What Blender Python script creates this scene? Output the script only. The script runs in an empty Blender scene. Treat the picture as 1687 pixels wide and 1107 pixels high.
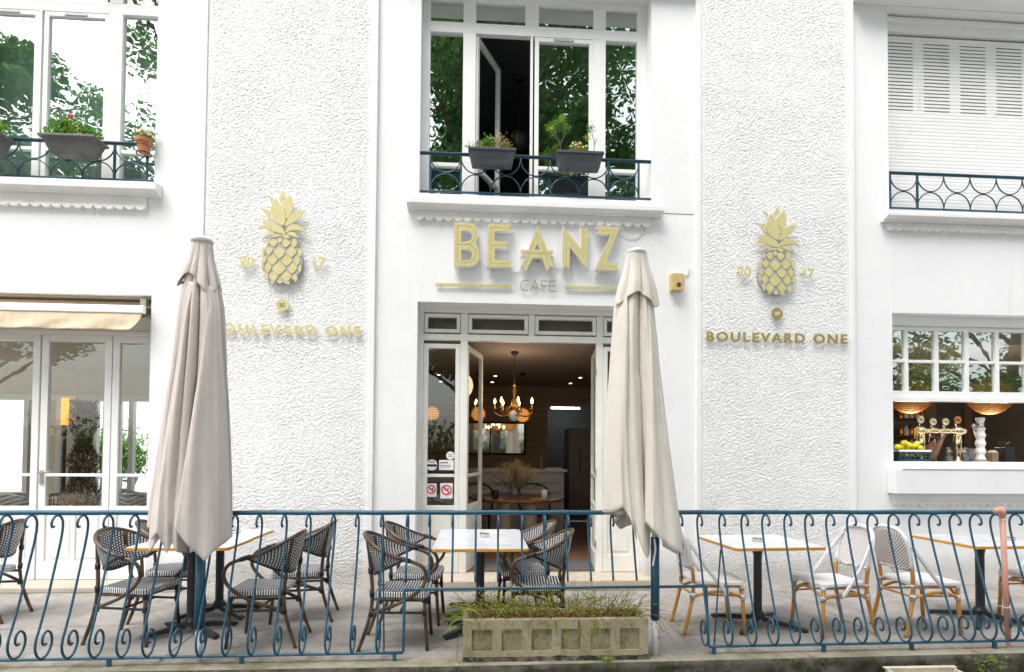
import bpy, math, random
from math import sin, cos, pi, radians as R_
from mathutils import Vector, Matrix, noise
from mathutils.geometry import tessellate_polygon
random.seed(7)
scn = bpy.context.scene
# ------------------------------------------------------------------ camera
FPX, PXC, PYC = 920.0, 843.5, 723.0          # focal length and principal point in photo pixels (1687 x 1107)
YAW, PITCH, ROLL, HC, DC = FPX/15000.0, FPX/38000.0, 0.0075, 1.53, FPX/145.0
fw = Vector((sin(YAW)*cos(PITCH), cos(YAW)*cos(PITCH), sin(PITCH)))
rt = Vector((cos(YAW), -sin(YAW), 0)); up = rt.cross(fw)
rt2 = rt*cos(ROLL)+up*sin(ROLL); up2 = up*cos(ROLL)-rt*sin(ROLL)
CAM = Vector((0, -DC, HC))
cd = bpy.data.cameras.new('camera'); cam = bpy.data.objects.new('camera', cd)
scn.collection.objects.link(cam); scn.camera = cam
cd.sensor_width = 36; cd.lens = FPX/1687*36
cd.shift_x = (843.5-PXC)/1687; cd.shift_y = (PYC-553.5)/1687
cd.clip_start = 0.05; cd.clip_end = 2000
cam.matrix_world = Matrix(((rt2.x, up2.x, -fw.x, CAM.x), (rt2.y, up2.y, -fw.y, CAM.y), (rt2.z, up2.z, -fw.z, CAM.z), (0, 0, 0, 1)))
def at(px, py, axis, val):
    """measure: where the sight line through a photo pixel meets the plane axis=val"""
    d = fw*FPX+rt2*(px-PXC)+up2*(PYC-py)
    t = (val-CAM[axis])/d[axis]
    return CAM+d*t
def XZ(px, py, Y):
    p = at(px, py, 1, Y); return (p.x, p.z)
# ------------------------------------------------------------------ world, sun, exposure
SUN_EL, SUN_AZ = R_(60), R_(215)             # azimuth clockwise from +Y: behind the camera, to its left
w = bpy.data.worlds.new('World'); scn.world = w; w.use_nodes = True
wn = w.node_tree; bg = wn.nodes['Background']
sky = wn.nodes.new('ShaderNodeTexSky'); sky.sky_type = 'NISHITA'; sky.sun_disc = False
sky.sun_elevation = SUN_EL; sky.sun_rotation = SUN_AZ; sky.dust_density = 4.0; sky.air_density = 1.0; sky.ozone_density = 0.6
hs = wn.nodes.new('ShaderNodeHueSaturation'); hs.inputs['Saturation'].default_value = 0.35
wn.links.new(sky.outputs[0], hs.inputs['Color']); wn.links.new(hs.outputs[0], bg.inputs['Color'])
bg.inputs['Strength'].default_value = 0.15
sd = bpy.data.lights.new('sun', 'SUN'); sd.energy = 0.8; sd.angle = R_(40); sd.color = (1, 0.965, 0.92)
so = bpy.data.objects.new('sun', sd); scn.collection.objects.link(so)
sdir = Vector((sin(SUN_AZ)*cos(SUN_EL), cos(SUN_AZ)*cos(SUN_EL), sin(SUN_EL)))
so.rotation_euler = sdir.to_track_quat('Z', 'Y').to_euler(); so.location = (0, -10, 20)
scn.view_settings.view_transform = 'Standard'; scn.view_settings.look = 'None'
scn.view_settings.exposure = 1.50; scn.view_settings.gamma = 1.0
scn.render.engine = 'CYCLES'; scn.render.resolution_x = 1024; scn.render.resolution_y = 672
scn.cycles.max_bounces = 8; scn.cycles.diffuse_bounces = 5; scn.cycles.transparent_max_bounces = 24
scn.cycles.use_denoising = True
# ------------------------------------------------------------------ helpers
COL = scn.collection
def link(o, parent=None):
    COL.objects.link(o)
    if parent is not None: o.parent = parent
    return o
def tag(o, label=None, cat=None, group=None, kind=None):
    if label: o['label'] = label
    if cat: o['category'] = cat
    if group: o['group'] = group
    if kind: o['kind'] = kind
    return o
def thing(name, label, cat, loc=(0, 0, 0), rz=0, group=None):
    o = bpy.data.objects.new(name, None); o.empty_display_size = 0.1
    o.location = loc; o.rotation_euler = (0, 0, rz); link(o)
    return tag(o, label, cat, group)
def copy_tree(o, parent=None):
    c = o.copy(); link(c, parent)
    for ch in list(o.children): copy_tree(ch, c)
    return c
def rootloc(o):
    while o.parent is not None: o = o.parent
    return Vector(o.location)
class MB:
    def __init__(s): s.v = []; s.f = []; s.u = []; s.m = []; s.mi = 0
    def face(s, idx, uv=None): s.f.append(tuple(idx)); s.u.append(uv); s.m.append(s.mi)
    def quad(s, a, b, c, d, uv=None):
        n = len(s.v); s.v += [tuple(a), tuple(b), tuple(c), tuple(d)]
        s.face((n, n+1, n+2, n+3), uv or ((0, 0), (1, 0), (1, 1), (0, 1))); return s
    def tri(s, a, b, c):
        n = len(s.v); s.v += [tuple(a), tuple(b), tuple(c)]; s.face((n, n+1, n+2)); return s
    def box(s, x0, x1, y0, y1, z0, z1, M=None):
        n = len(s.v)
        P = [(x0, y0, z0), (x1, y0, z0), (x1, y1, z0), (x0, y1, z0), (x0, y0, z1), (x1, y0, z1), (x1, y1, z1), (x0, y1, z1)]
        if M is not None: P = [tuple(M @ Vector(p)) for p in P]
        s.v += P
        for q in ((0, 3, 2, 1), (4, 5, 6, 7), (0, 1, 5, 4), (1, 2, 6, 5), (2, 3, 7, 6), (3, 0, 4, 7)): s.face([n+i for i in q])
        return s
    def tube(s, pts, r, n=8, closed=False, cap=True):
        P = [Vector(p) for p in pts]; L = len(P)
        rr = r if isinstance(r, (list, tuple)) else [r]*L
        b0 = len(s.v); T = []
        for i in range(L):
            a = P[(i-1) % L] if (closed or i > 0) else P[i]; b = P[(i+1) % L] if (closed or i < L-1) else P[i]
            t = (b-a); T.append(t.normalized() if t.length > 1e-9 else Vector((0, 0, 1)))
        ref = Vector((0, 0, 1)) if abs(T[0].z) < 0.9 else Vector((1, 0, 0))
        nn = (ref-T[0]*ref.dot(T[0])).normalized()
        for i in range(L):
            nn = (nn-T[i]*nn.dot(T[i]))
            nn = nn.normalized() if nn.length > 1e-6 else Vector((1, 0, 0))
            bb = T[i].cross(nn)
            for k in range(n):
                a = 2*pi*k/n; s.v.append(tuple(P[i]+(nn*cos(a)+bb*sin(a))*rr[i]))
        acc = [0]
        for i in range(1, L): acc.append(acc[-1]+(P[i]-P[i-1]).length)
        for i in range(L if closed else L-1):
            j = (i+1) % L; ua = acc[i]; ub = acc[j] if j > i else acc[-1]+(P[0]-P[-1]).length
            for k in range(n):
                l = (k+1) % n
                s.face((b0+i*n+k, b0+i*n+l, b0+j*n+l, b0+j*n+k), ((ua, k/n), (ua, (k+1)/n), (ub, (k+1)/n), (ub, k/n)))
        if cap and not closed:
            s.face([b0+k for k in range(n)][::-1]); s.face([b0+(L-1)*n+k for k in range(n)])
        return s
    def lathe(s, prof, c=(0, 0, 0), n=24, M=None):
        b0 = len(s.v); L = len(prof)
        for (r, z) in prof:
            for k in range(n):
                a = 2*pi*k/n; p = Vector((r*cos(a), r*sin(a), z))
                if M is not None: p = M @ p
                s.v.append(tuple(p+Vector(c)))
        for i in range(L-1):
            for k in range(n):
                l = (k+1) % n
                s.face((b0+i*n+k, b0+i*n+l, b0+(i+1)*n+l, b0+(i+1)*n+k), ((k/n, i/(L-1)), ((k+1)/n, i/(L-1)), ((k+1)/n, (i+1)/(L-1)), (k/n, (i+1)/(L-1))))
        if prof[0][0] > 1e-4: s.face([b0+k for k in range(n)][::-1])
        if prof[-1][0] > 1e-4: s.face([b0+(L-1)*n+k for k in range(n)])
        return s
    def ball(s, c, r, n=12, sc=(1, 1, 1), M=None):
        pr = [(max(1e-5, r*sin(pi*i/n)), -r*cos(pi*i/n)) for i in range(n+1)]
        S = Matrix.Diagonal((sc[0], sc[1], sc[2])); 
        if M is not None: S = M.to_3x3() @ S
        return s.lathe(pr, c, max(8, int(n*1.5)), S)
    def prism(s, poly, y0, y1, holes=(), conv=None):
        """2D outline in (x, z), extruded from y0 (front) to y1"""
        loops = [[Vector((p[0], p[1], 0)) for p in poly]]+[[Vector((p[0], p[1], 0)) for p in h] for h in holes]
        tris = tessellate_polygon(loops); flat = [p for l in loops for p in l]; n = len(s.v); N = len(flat)
        for yy in (y0, y1):
            for p in flat: s.v.append((p.x, yy, p.y))
        for t in tris:
            a, b, c = (flat[i] for i in t)
            if (b-a).cross(c-a).z < 0: t = (t[0], t[2], t[1])
            s.face([n+i for i in t]); s.face([n+N+i for i in (t[0], t[2], t[1])])
        k = 0
        for l in loops:
            m = len(l); area = sum(l[i].x*l[(i+1) % m].y-l[(i+1) % m].x*l[i].y for i in range(m))
            if l is not loops[0]: area = -area
            for i in range(m):
                a, b = n+k+i, n+k+(i+1) % m
                s.face((a, b, b+N, a+N) if area < 0 else (b, a, a+N, b+N))
            k += m
        return s
    def grid(s, fn, nu, nv, close_u=False, uvs=(1, 1)):
        b0 = len(s.v); cu = nu if close_u else nu+1
        for j in range(nv+1):
            for i in range(cu): s.v.append(tuple(fn(i/nu, j/nv)))
        for j in range(nv):
            for i in range(nu):
                i2 = (i+1) % cu if close_u else i+1
                s.face((b0+j*cu+i, b0+j*cu+i2, b0+(j+1)*cu+i2, b0+(j+1)*cu+i),
                       ((i/nu*uvs[0], j/nv*uvs[1]), ((i+1)/nu*uvs[0], j/nv*uvs[1]), ((i+1)/nu*uvs[0], (j+1)/nv*uvs[1]), (i/nu*uvs[0], (j+1)/nv*uvs[1])))
        return s
    def build(s, name, mat, parent=None, smooth=False, bevel=0, world=False, solid=0, bseg=2):
        me = bpy.data.meshes.new(name)
        V = s.v
        if world and parent is not None:
            L = rootloc(parent); V = [(p[0]-L.x, p[1]-L.y, p[2]-L.z) for p in V]
        me.from_pydata(V, [], s.f)
        uvl = me.uv_layers.new(name='UVMap'); d = uvl.data; k = 0
        for fi, f in enumerate(s.f):
            u = s.u[fi]
            for q in range(len(f)):
                if u: d[k].uv = u[q]
                k += 1
        for m_ in (mat if isinstance(mat, (list, tuple)) else [mat]): me.materials.append(m_)
        if isinstance(mat, (list, tuple)): me.polygons.foreach_set('material_index', s.m)
        if smooth: me.polygons.foreach_set('use_smooth', [True]*len(me.polygons))
        me.update()
        o = bpy.data.objects.new(name, me); link(o, parent)
        if solid:
            sm = o.modifiers.new('thickness', 'SOLIDIFY'); sm.thickness = solid; sm.offset = 0
        if bevel:
            b = o.modifiers.new('bevel', 'BEVEL'); b.width = bevel; b.segments = bseg; b.limit_method = 'ANGLE'; b.angle_limit = R_(40)
        if smooth == 'auto':
            pass
        return o
def crom(P, k=6, closed=False):
    P = [Vector(p) for p in P]; out = []; L = len(P)
    for i in range(L if closed else L-1):
        p0 = P[i-1] if (closed or i > 0) else P[0]; p1 = P[i]; p2 = P[(i+1) % L]
        p3 = P[(i+2) % L] if (closed or i+2 < L) else P[-1]
        for j in range(k):
            t = j/k
            out.append(0.5*((2*p1)+(p2-p0)*t+(2*p0-5*p1+4*p2-p3)*t*t+(3*p1-p0-3*p2+p3)*t**3))
    if not closed: out.append(P[-1])
    return out
def lerp(a, b, t): return a+(b-a)*t
def interp(tab, x):
    if x <= tab[0][0]: return tab[0][1]
    for (a, b), (c, d) in zip(tab, tab[1:]):
        if x <= c: return b+(d-b)*(x-a)/(c-a)
    return tab[-1][1]
# ------------------------------------------------------------------ materials
class NT:
    def __init__(s, name):
        s.mat = bpy.data.materials.new(name); s.mat.use_nodes = True; s.t = s.mat.node_tree
        s.b = s.t.nodes['Principled BSDF']; s.out = s.t.nodes['Material Output']
    def n(s, typ, **kw):
        x = s.t.nodes.new(typ)
        for k, v in kw.items():
            if k.startswith('i_'): x.inputs[k[2:].replace('_', ' ')].default_value = v
            else: setattr(x, k, v)
        return x
    def l(s, a, b): s.t.links.new(a, b)
    def m(s, op, a, b=0.0, c=0.0, clamp=False):
        x = s.t.nodes.new('ShaderNodeMath'); x.operation = op; x.use_clamp = clamp
        for i, q in enumerate((a, b, c)):
            if isinstance(q, (int, float)): x.inputs[i].default_value = q
            else: s.l(q, x.inputs[i])
        return x.outputs[0]
    def mix(s, f, a, b, blend='MIX'):
        x = s.t.nodes.new('ShaderNodeMix'); x.data_type = 'RGBA'; x.blend_type = blend
        for i, q in ((0, f), (6, a), (7, b)):
            if isinstance(q, (int, float)): x.inputs[i].default_value = q
            elif isinstance(q, tuple): x.inputs[i].default_value = (q[0], q[1], q[2], 1)
            else: s.l(q, x.inputs[i])
        return x.outputs[2]
    def noise(s, scale, detail=4, rough=0.55, coord='Object', dist=0.0, stretch=None):
        tc = s.n('ShaderNodeTexCoord'); src = tc.outputs[coord]
        if stretch:
            mp = s.n('ShaderNodeMapping'); mp.inputs['Scale'].default_value = stretch; s.l(src, mp.inputs['Vector']); src = mp.outputs[0]
        x = s.n('ShaderNodeTexNoise'); x.inputs['Scale'].default_value = scale; x.inputs['Detail'].default_value = detail
        x.inputs['Roughness'].default_value = rough; x.inputs['Distortion'].default_value = dist
        s.l(src, x.inputs['Vector']); return x.outputs['Fac']
    def ramp(s, f, stops):
        x = s.n('ShaderNodeValToRGB'); e = x.color_ramp.elements
        while len(e) < len(stops): e.new(0.5)
        for i, (p, c) in enumerate(stops):
            e[i].position = p; e[i].color = (c, c, c, 1) if isinstance(c, (int, float)) else (c[0], c[1], c[2], 1)
        s.l(f, x.inputs['Fac']); return x.outputs['Color']
    def bump(s, h, strength, dist=0.01):
        x = s.n('ShaderNodeBump'); x.inputs['Strength'].default_value = strength; x.inputs['Distance'].default_value = dist
        s.l(h, x.inputs['Height']); s.l(x.outputs[0], s.b.inputs['Normal']); return x
    def setc(s, c):
        if isinstance(c, tuple): s.b.inputs['Base Color'].default_value = (c[0], c[1], c[2], 1)
        else: s.l(c, s.b.inputs['Base Color'])
    def set(s, rough=0.5, metal=0.0, spec=0.5):
        s.b.inputs['Roughness'].default_value = rough; s.b.inputs['Metallic'].default_value = metal
        s.b.inputs['Specular IOR Level'].default_value = spec
def simple(name, c, rough=0.5, metal=0.0, var=0.12, scale=8, bump=0.0, bscale=40, spec=0.5, dirt=None, bdist=0.005):
    t = NT(name); t.set(rough, metal, spec)
    n1 = t.noise(scale, 5)
    a = tuple(x*(1-var) for x in c); b = tuple(min(1, x*(1+var)) for x in c)
    col = t.mix(t.ramp(n1, [(0.3, 0), (0.7, 1)]), a, b)
    if dirt:
        n2 = t.noise(dirt[1], 8, 0.7); col = t.mix(t.ramp(n2, [(dirt[2], 0), (dirt[3], 1)]), col, dirt[0])
    t.setc(col)
    if bump: t.bump(t.noise(bscale, 4), bump, bdist)
    return t.mat
M = {}
def mk_plaster(name, c, rough, bscale, bstr):
    t = NT(name); t.set(rough, 0, 0.25)
    n1 = t.noise(1.3, 6, 0.6); n2 = t.noise(0.9, 8, 0.7, stretch=(3.0, 3.0, 0.35)); n3 = t.noise(14, 6, 0.7)
    col = t.mix(t.ramp(n1, [(0.35, 0), (0.7, 1)]), c, tuple(x*0.955 for x in c))
    col = t.mix(t.m('MULTIPLY', t.ramp(n2, [(0.55, 0), (0.8, 1)]), 0.3), col, (0.62, 0.62, 0.58))
    n4 = t.noise(22, 3, 0.5); col = t.mix(t.m('MULTIPLY', t.ramp(n4, [(0.77, 0), (0.8, 1)]), 0.5), col, (0.45, 0.4, 0.35))
    tc = t.n('ShaderNodeTexCoord'); sp = t.n('ShaderNodeSeparateXYZ'); t.l(tc.outputs['Object'], sp.inputs[0])
    lo = t.m('SUBTRACT', 1.0, t.m('DIVIDE', t.m('SUBTRACT', sp.outputs[2], t.m('MULTIPLY', t.noise(4, 6, 0.7), 0.35)), 0.22), clamp=True)
    col = t.mix(t.m('MULTIPLY', lo, 0.55), col, (0.42, 0.39, 0.33))
    st = t.noise(1.0, 5, 0.6, stretch=(9.0, 9.0, 0.5)); col = t.mix(t.m('MULTIPLY', t.ramp(st, [(0.60, 0), (0.78, 1)]), 0.16), col, (0.5, 0.5, 0.45))
    t.setc(col)
    h = t.m('ADD', t.m('MULTIPLY', t.noise(bscale, 6, 0.6), 1.0), t.m('MULTIPLY', t.noise(5, 3, 0.5), 1.2))
    t.bump(h, bstr, 0.012); return t.mat
M['hazesheet'] = simple('haze_sheet', (0.42, 0.52, 0.46), 0.9, var=0.1, scale=3)
M['wall'] = mk_plaster('white_wall_plaster', (0.83, 0.835, 0.845), 0.8, 55, 0.3)
M['rough'] = mk_plaster('rough_cast_plaster', (0.875, 0.875, 0.88), 0.85, 75, 0.7)
M['sill'] = simple('sill_paint', (0.80, 0.79, 0.78), 0.6, var=0.05, scale=5, bump=0.25, bscale=60, dirt=((0.5, 0.47, 0.42), 6, 0.62, 0.85))
M['white'] = simple('white_window_paint', (0.84, 0.84, 0.83), 0.35, var=0.03, scale=6, bump=0.1, bscale=25, dirt=((0.55, 0.52, 0.45), 9, 0.68, 0.9))
M['cream'] = simple('cream_aged_paint', (0.80, 0.79, 0.74), 0.45, var=0.05, scale=6, bump=0.2, bscale=30, dirt=((0.36, 0.3, 0.22), 11, 0.64, 0.82))
M['shutter'] = simple('shutter_plastic', (0.84, 0.84, 0.83), 0.4, var=0.03, scale=3, dirt=((0.55, 0.47, 0.38), 2.5, 0.6, 0.85))
M['black'] = simple('black_void', (0.012, 0.012, 0.012), 0.7)
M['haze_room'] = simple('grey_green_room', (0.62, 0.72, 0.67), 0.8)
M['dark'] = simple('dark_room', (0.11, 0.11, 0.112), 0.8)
M['gap'] = simple('dark_gap', (0.02, 0.02, 0.02), 0.9)
t = NT('blue_painted_iron'); t.set(0.38, 0.0, 0.5)
c = t.mix(t.ramp(t.noise(5, 4), [(0.3, 0), (0.7, 1)]), (0.010, 0.070, 0.118), (0.019, 0.102, 0.165))
c = t.mix(t.ramp(t.noise(26, 8, 0.75), [(0.66, 0), (0.70, 1)]), c, (0.16, 0.07, 0.035)); t.setc(c)
t.bump(t.noise(60, 4), 0.2, 0.003); M['blue'] = t.mat
M['blueup'] = simple('deep_teal_iron', (0.010, 0.052, 0.085), 0.4, var=0.25, scale=6, dirt=((0.12, 0.06, 0.03), 26, 0.68, 0.72))
M['navy'] = simple('dark_navy_iron', (0.02, 0.075, 0.125), 0.4, var=0.3, scale=6, dirt=((0.1, 0.05, 0.03), 25, 0.68, 0.72))
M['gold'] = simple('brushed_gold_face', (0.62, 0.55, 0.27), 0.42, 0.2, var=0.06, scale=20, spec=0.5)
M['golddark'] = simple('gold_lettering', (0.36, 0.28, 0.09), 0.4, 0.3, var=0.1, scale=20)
M['signwhite'] = simple('sign_white_side', (0.78, 0.78, 0.80), 0.4, var=0.02)
M['silver'] = simple('silver_backing', (0.42, 0.43, 0.43), 0.4, 0.3, var=0.08)
M['groove'] = simple('groove_line', (0.16, 0.14, 0.07), 0.5)
M['boxgold'] = simple('alarm_box_paint', (0.58, 0.44, 0.18), 0.4, 0.1, var=0.1, scale=12)
M['red'] = simple('red_lens', (0.16, 0.01, 0.01), 0.3)
M['cable'] = simple('grey_cable', (0.45, 0.45, 0.44), 0.6)
M['planter'] = simple('anthracite_plastic', (0.055, 0.062, 0.075), 0.5, var=0.15, scale=9, bump=0.1, bscale=20)
M['planter2'] = simple('grey_plastic', (0.12, 0.115, 0.115), 0.55, var=0.2, scale=7, bump=0.15, bscale=14)
M['terra'] = simple('terracotta', (0.50, 0.20, 0.09), 0.75, var=0.2, scale=12)
M['soil'] = simple('soil', (0.035, 0.025, 0.018), 0.95, var=0.4, scale=50, bump=0.6, bscale=70)
def leafmat(name, c1, c2, c3, tr=0.3):
    t = NT(name); t.set(0.5, 0, 0.4)
    g = t.n('ShaderNodeNewGeometry'); r = g.outputs['Random Per Island']
    x = t.n('ShaderNodeValToRGB'); e = x.color_ramp.elements; e.new(0.5)
    for i, (p, cc) in enumerate(((0.0, c1), (0.55, c2), (1.0, c3))): e[i].position = p; e[i].color = (*cc, 1)
    t.l(r, x.inputs['Fac']); t.setc(x.outputs['Color'])
    tl = t.n('ShaderNodeBsdfTranslucent'); t.l(x.outputs['Color'], tl.inputs['Color'])
    ms = t.n('ShaderNodeMixShader'); ms.inputs[0].default_value = tr
    t.l(t.b.outputs[0], ms.inputs[1]); t.l(tl.outputs[0], ms.inputs[2]); t.l(ms.outputs[0], t.out.inputs['Surface']); return t.mat
M['leaf'] = leafmat('tree_leaf', (0.05, 0.13, 0.035), (0.09, 0.20, 0.055), (0.16, 0.30, 0.09), 0.5)
M['herb'] = leafmat('herb_leaf', (0.10, 0.22, 0.025), (0.28, 0.40, 0.035), (0.58, 0.58, 0.08))
M['herb2'] = leafmat('bright_leaf', (0.05, 0.17, 0.025), (0.12, 0.32, 0.04), (0.28, 0.48, 0.06))
M['drystem'] = leafmat('dry_stem', (0.12, 0.05, 0.025), (0.25, 0.11, 0.05), (0.33, 0.22, 0.08), 0.1)
M['dryyellow'] = leafmat('dried_bloom', (0.35, 0.22, 0.09), (0.55, 0.38, 0.17), (0.68, 0.52, 0.30), 0.2)
M['pampas'] = leafmat('brown_plume', (0.07, 0.045, 0.028), (0.14, 0.09, 0.055), (0.26, 0.18, 0.11), 0.2)
M['bark'] = simple('bark', (0.09, 0.075, 0.06), 0.9, var=0.35, scale=9, bump=0.6, bscale=20)
M['pink'] = simple('pink_petal', (0.75, 0.08, 0.22), 0.5)
M['petal'] = simple('cream_petal', (0.85, 0.72, 0.38), 0.5, var=0.2, scale=60)
M['petalw'] = simple('pale_petal', (0.85, 0.75, 0.58), 0.5, var=0.15, scale=60)
# canopy cloth
def cloth(name, c):
    t = NT(name); t.set(0.85, 0, 0.2)
    col = t.mix(t.ramp(t.noise(2.5, 6, 0.6), [(0.3, 0), (0.75, 1)]), c, tuple(x*0.9 for x in c)); t.setc(col)
    t.bump(t.m('ADD', t.m('MULTIPLY', t.noise(3, 6, 0.65, stretch=(6, 6, 0.8), dist=0.4), 4), t.m('MULTIPLY', t.noise(11, 5, 0.6, dist=0.8), 2)), 0.5, 0.006)
    st = t.noise(2.2, 7, 0.7, stretch=(1, 1, 0.6)); col = t.mix(t.m('MULTIPLY', t.ramp(st, [(0.55, 0), (0.75, 1)]), 0.10), col, tuple(x*0.6 for x in c)); t.setc(col)
    tl = t.n('ShaderNodeBsdfTranslucent'); t.l(col, tl.inputs['Color'])
    ms = t.n('ShaderNodeMixShader'); ms.inputs[0].default_value = 0.12
    t.l(t.b.outputs[0], ms.inputs[1]); t.l(tl.outputs[0], ms.inputs[2]); t.l(ms.outputs[0], t.out.inputs['Surface']); return t.mat
M['clothmauve'] = cloth('mauve_beige_canvas', (0.75, 0.68, 0.635))
M['clothcream'] = cloth('cream_canvas', (0.84, 0.785, 0.70))
M['awning'] = cloth('awning_canvas', (0.82, 0.68, 0.50))
M['polewhite'] = simple('white_pole', (0.72, 0.73, 0.72), 0.4, var=0.08, scale=14, dirt=((0.4, 0.38, 0.33), 12, 0.62, 0.8))
M['polewhite2'] = M['polewhite']
# marble
t = NT('white_marble'); t.set(0.18, 0, 0.5)
wv = t.noise(2.2, 8, 0.62, dist=1.6, stretch=(1, 2.2, 1)); vein = t.ramp(wv, [(0.46, 0), (0.495, 1), (0.505, 1), (0.56, 0)])
t.setc(t.mix(t.m('MULTIPLY', vein, 0.5), (0.72, 0.755, 0.79), (0.42, 0.45, 0.49))); M['marble'] = t.mat
M['amber'] = simple('amber_edge', (0.62, 0.30, 0.035), 0.4, var=0.1, scale=5)
M['iron'] = simple('black_iron', (0.018, 0.022, 0.03), 0.4, var=0.25, scale=12, bump=0.1, bscale=40)
M['glassash'] = simple('ashtray_steel', (0.62, 0.63, 0.64), 0.22, 0.85, var=0.1)
# chair materials
t = NT('bronze_bamboo'); t.set(0.3, 0.1, 0.5)
t.setc(t.mix(t.ramp(t.noise(14, 5, stretch=(1, 1, 0.4)), [(0.35, 0), (0.7, 1)]), (0.045, 0.027, 0.016), (0.16, 0.095, 0.045))); M['bronze'] = t.mat
t = NT('honey_bamboo'); t.set(0.35, 0, 0.5)
t.setc(t.mix(t.ramp(t.noise(16, 5, stretch=(1, 1, 0.4)), [(0.3, 0), (0.7, 1)]), (0.40, 0.17, 0.03), (0.62, 0.31, 0.07))); M['honey'] = t.mat
def frac(t, a): return t.m('FRACT', a)
def weave(name, nu, nv, wu, wv, ca, cb, shift=True, dark=None):
    t = NT(name); t.set(0.42, 0, 0.45); uv = t.n('ShaderNodeUVMap'); sp = t.n('ShaderNodeSeparateXYZ'); t.l(uv.outputs[0], sp.inputs[0])
    U = t.m('MULTIPLY', sp.outputs[0], nu); V = t.m('MULTIPLY', sp.outputs[1], nv)
    if shift: V = t.m('ADD', V, t.m('MULTIPLY', t.m('MODULO', t.m('FLOOR', U), 2.0), 0.5))
    a = t.m('LESS_THAN', t.m('ABSOLUTE', t.m('SUBTRACT', frac(t, U), 0.5)), wu/2)
    b = t.m('LESS_THAN', t.m('ABSOLUTE', t.m('SUBTRACT', frac(t, V), 0.5)), wv/2)
    f = t.m('MULTIPLY', a, b); t.setc(t.mix(f, ca, cb))
    h = t.m('MULTIPLY', t.m('SINE', t.m('MULTIPLY', U, 2*pi)), t.m('SINE', t.m('MULTIPLY', V, 2*pi)))
    t.bump(h, 0.5, 0.003); return t.mat
M['wovenback'] = weave('woven_back_black_white', 40, 13, 0.56, 0.56, (0.012, 0.013, 0.02), (0.80, 0.80, 0.80))
M['wovenside'] = weave('woven_edge_black_white', 22, 1, 0.55, 0.8, (0.012, 0.013, 0.02), (0.80, 0.80, 0.80), False)
t = NT('woven_seat_stripes'); t.set(0.42, 0, 0.45); uv = t.n('ShaderNodeUVMap'); sp = t.n('ShaderNodeSeparateXYZ'); t.l(uv.outputs[0], sp.inputs[0])
U = t.m('MULTIPLY', sp.outputs[0], 18); V = t.m('MULTIPLY', sp.outputs[1], 26)
f = t.m('LESS_THAN', t.m('ABSOLUTE', t.m('SUBTRACT', frac(t, U), 0.5)), 0.15)
t.setc(t.mix(f, (0.013, 0.014, 0.022), (0.62, 0.63, 0.66))); t.bump(t.m('SINE', t.m('MULTIPLY', U, 2*pi)), 0.5, 0.003); M['wovenseat'] = t.mat
def chevron(name, ns, k, c1, c2, duty=0.45, side=True):
    t = NT(name); t.set(0.45, 0, 0.4); uv = t.n('ShaderNodeUVMap'); sp = t.n('ShaderNodeSeparateXYZ'); t.l(uv.outputs[0], sp.inputs[0])
    V = t.m('MULTIPLY', t.m('ADD', sp.outputs[1], t.m('MULTIPLY', t.m('ABSOLUTE', t.m('SUBTRACT', sp.outputs[0], 0.5)), k)), ns)
    f = t.m('LESS_THAN', frac(t, V), duty); t.setc(t.mix(f, c1, c2))
    t.bump(t.m('SINE', t.m('MULTIPLY', V, 2*pi)), 0.3, 0.002); return t.mat
M['chevback'] = chevron('white_grey_chevron', 13, -1.0, (0.84, 0.83, 0.83), (0.50, 0.45, 0.44))
M['chevdark'] = chevron('white_brown_chevron', 13, -1.0, (0.80, 0.78, 0.76), (0.32, 0.25, 0.21), 0.5)
M['chevseat'] = chevron('white_grey_seat', 11, 0.0, (0.84, 0.84, 0.85), (0.52, 0.49, 0.49), 0.35)
M['wrapwhite'] = simple('white_binding', (0.80, 0.80, 0.82), 0.5, var=0.05, scale=60, bump=0.5, bscale=90)
t = NT('white_strap_black_dots'); t.set(0.45); uv = t.n('ShaderNodeUVMap'); sp = t.n('ShaderNodeSeparateXYZ'); t.l(uv.outputs[0], sp.inputs[0])
a = t.m('LESS_THAN', t.m('ABSOLUTE', t.m('SUBTRACT', frac(t, t.m('MULTIPLY', sp.outputs[0], 70)), 0.5)), 0.22)
b = t.m('LESS_THAN', t.m('ABSOLUTE', t.m('SUBTRACT', frac(t, t.m('MULTIPLY', sp.outputs[1], 4)), 0.5)), 0.17)
t.setc(t.mix(t.m('MULTIPLY', a, b), (0.82, 0.82, 0.84), (0.06, 0.06, 0.09))); M['strap'] = t.mat
t = NT('binding_grey_white'); t.set(0.5); 
wv_ = t.noise(60, 2, 0.5, stretch=(0.3, 0.3, 2.0)); t.setc(t.mix(t.ramp(wv_, [(0.48, 0), (0.52, 1)]), (0.78, 0.78, 0.8), (0.25, 0.21, 0.19))); M['wrapgrey'] = t.mat
M['wrapblack'] = simple('black_binding', (0.014, 0.017, 0.03), 0.4, var=0.2, scale=60, bump=0.6, bscale=120)
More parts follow.
